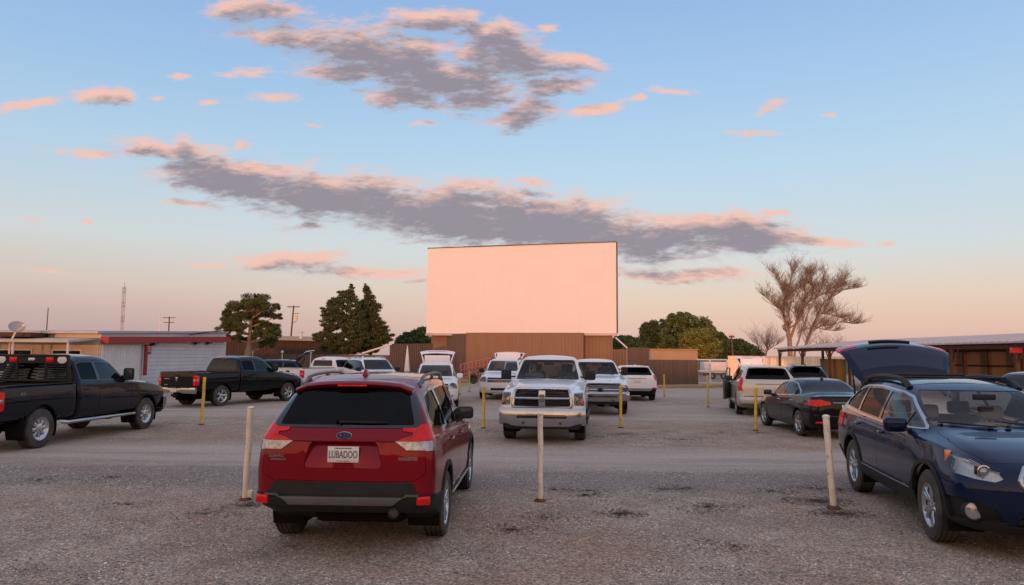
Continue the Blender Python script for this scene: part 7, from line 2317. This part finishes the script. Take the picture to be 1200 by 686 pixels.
# bare trees
def bare_tree(label, limbs, Y, x0, y0, s, seed, twig=1.0, levels=3, depth=1.0, kk=1.0, dense=1.5):
    random.seed(seed)
    base = pd(x0 + limbs[0][0][0] / s, y0 + limbs[0][0][1] / s, Y)
    o = thing('bare_tree', label, 'tree', (base.x, Y, 0))
    b = BM(); tw = BM()
    def W(u, v, dy): 
        p = pd(x0 + u / s, y0 + v / s, Y); return Vector((p.x - base.x, dy, p.z))
    def grow_(p, d, ln, r, lev):
        k = 5
        pts = [p]; q = p.copy(); dd = d.copy()
        for i in range(k):
            dd = (dd + Vector((random.uniform(-.16, .16), random.uniform(-.16, .16), random.uniform(-.02, .12)))).normalized()
            q = q + dd * ln / k; pts.append(q.copy())
        tube(tw, pts, [max(.0075, r * (1 - .8 * i / k)) for i in range(k + 1)], 3, cap=False)
        if lev <= 0: return
        for m_ in range(random.choice((4, 5, 6))):
            i = 1 + m_ % k
            s_ = Vector((random.uniform(-1, 1), random.uniform(-1, 1), random.uniform(-.25, .55)))
            nd = (dd + s_ * 1.15).normalized()
            grow_(pts[i], nd, ln * random.uniform(.45, .75), r * .5, lev - 1)
    for li, (pts, r0, r1, n) in enumerate([(l[:-3], l[-3], l[-2], l[-1]) for l in limbs]):
        dy0 = random.uniform(-.4, .4); slope = random.uniform(-1, 1) * 2.2 * depth
        if li: pts = [(265 + (u - 265) * kk, 560 + (v - 560) * kk) if v < 560 else (u, v) for u, v in pts]
        L3 = [W(u, v, (0 if li == 0 else dy0) + slope * i / len(pts)) for i, (u, v) in enumerate(pts)]
        if li == 0 or pts[0][1] > 680: L3[0].z = -.2
        limb(b, L3, r0 * .8, r1 * .8, 8)
        for _ in range(int(n * dense)):
            i = random.randint(max(1, len(L3) // 3), len(L3) - 1)
            t = random.random(); p = L3[i - 1].lerp(L3[i], t); d = (L3[i] - L3[i - 1]).normalized()
            nd = (d * .8 + Vector((random.uniform(-.9, .9), random.uniform(-.9, .9), random.uniform(-.1, .7)))).normalized()
            grow_(p, nd, twig * random.uniform(1.0, 3.0), max(.022, r1 * .6), levels - 1)
        e = L3[-1]; d = (L3[-1] - L3[-2]).normalized()
        for _ in range(4): grow_(e, (d + Vector((random.uniform(-.5, .5), random.uniform(-.5, .5), random.uniform(0, .4)))).normalized(), twig * random.uniform(1, 1.8), r1 * .8, levels - 1)
    obj('trunk', b, M['barkpale'], o); obj('twigs', tw, M['twig'], o, smooth=False)
LM = [[(265, 690), (266, 620), (268, 560), (262, 520), .42, .34, 0],
      [(262, 560), (250, 480), (232, 390), (232, 330), (252, 250), (330, 195), (400, 160), .26, .06, 10],
      [(232, 395), (200, 360), (150, 325), (70, 265), .12, .04, 9], [(236, 340), (238, 240), (215, 170), (170, 90), .13, .03, 10], [(250, 260), (245, 190), (270, 110), (280, 60), .10, .03, 9],
      [(275, 545), (300, 460), (325, 390), (350, 330), (400, 280), (480, 235), (600, 210), (680, 200), .24, .04, 12], [(350, 330), (370, 250), (360, 170), (370, 100), .12, .03, 10],
      [(400, 280), (440, 200), (430, 120), (440, 90), .10, .03, 9], [(262, 550), (262, 450), (250, 360), (260, 300), (300, 250), .18, .04, 6],
      [(345, 690), (362, 620), (385, 560), (425, 490), (460, 420), (490, 360), (540, 280), (640, 225), .26, .05, 10], [(280, 690), (296, 630), (318, 570), (340, 500), (362, 440), (385, 360), (420, 290), (470, 200), (490, 110), .20, .03, 11],
      [(430, 490), (470, 465), (530, 460), (605, 437), (670, 450), .13, .03, 10], [(480, 380), (520, 300), (545, 220), (590, 150), .10, .03, 10], [(330, 510), (370, 490), (440, 465), (490, 490), (560, 500), .08, .03, 6], [(520, 240), (560, 190), (620, 180), .08, .03, 6], [(490, 370), (560, 380), (630, 400), .07, .03, 7], [(300, 460), (330, 430), (330, 380), .07, .03, 4]]
bare_tree('tall bare cottonwood with many fine twigs behind the open shed', LM, 85, 880, 300, 5.714, 21, .64, 3, kk=.93, dense=4.4)
LS = [[(95, 690), (95, 650), (97, 630), .22, .15, 0], [(95, 640), (70, 615), (50, 600), .12, .04, 7], [(97, 640), (100, 610), (95, 590), .12, .04, 8], [(97, 640), (130, 615), (150, 600), .12, .04, 7]]
bare_tree('small hazy bare tree on the horizon left of the cottonwood', LS, 130, 880, 300, 5.714, 22, 1.2, 3)
LS2 = [[(535, 690), (537, 660), (538, 645), .16, .12, 0], [(537, 660), (520, 640), (505, 630), .08, .03, 6], [(538, 655), (555, 640), (565, 632), .08, .03, 6]]
bare_tree('small bare tree seen under the shed roof', LS2, 110, 880, 300, 5.714, 23, 1.0, 3)
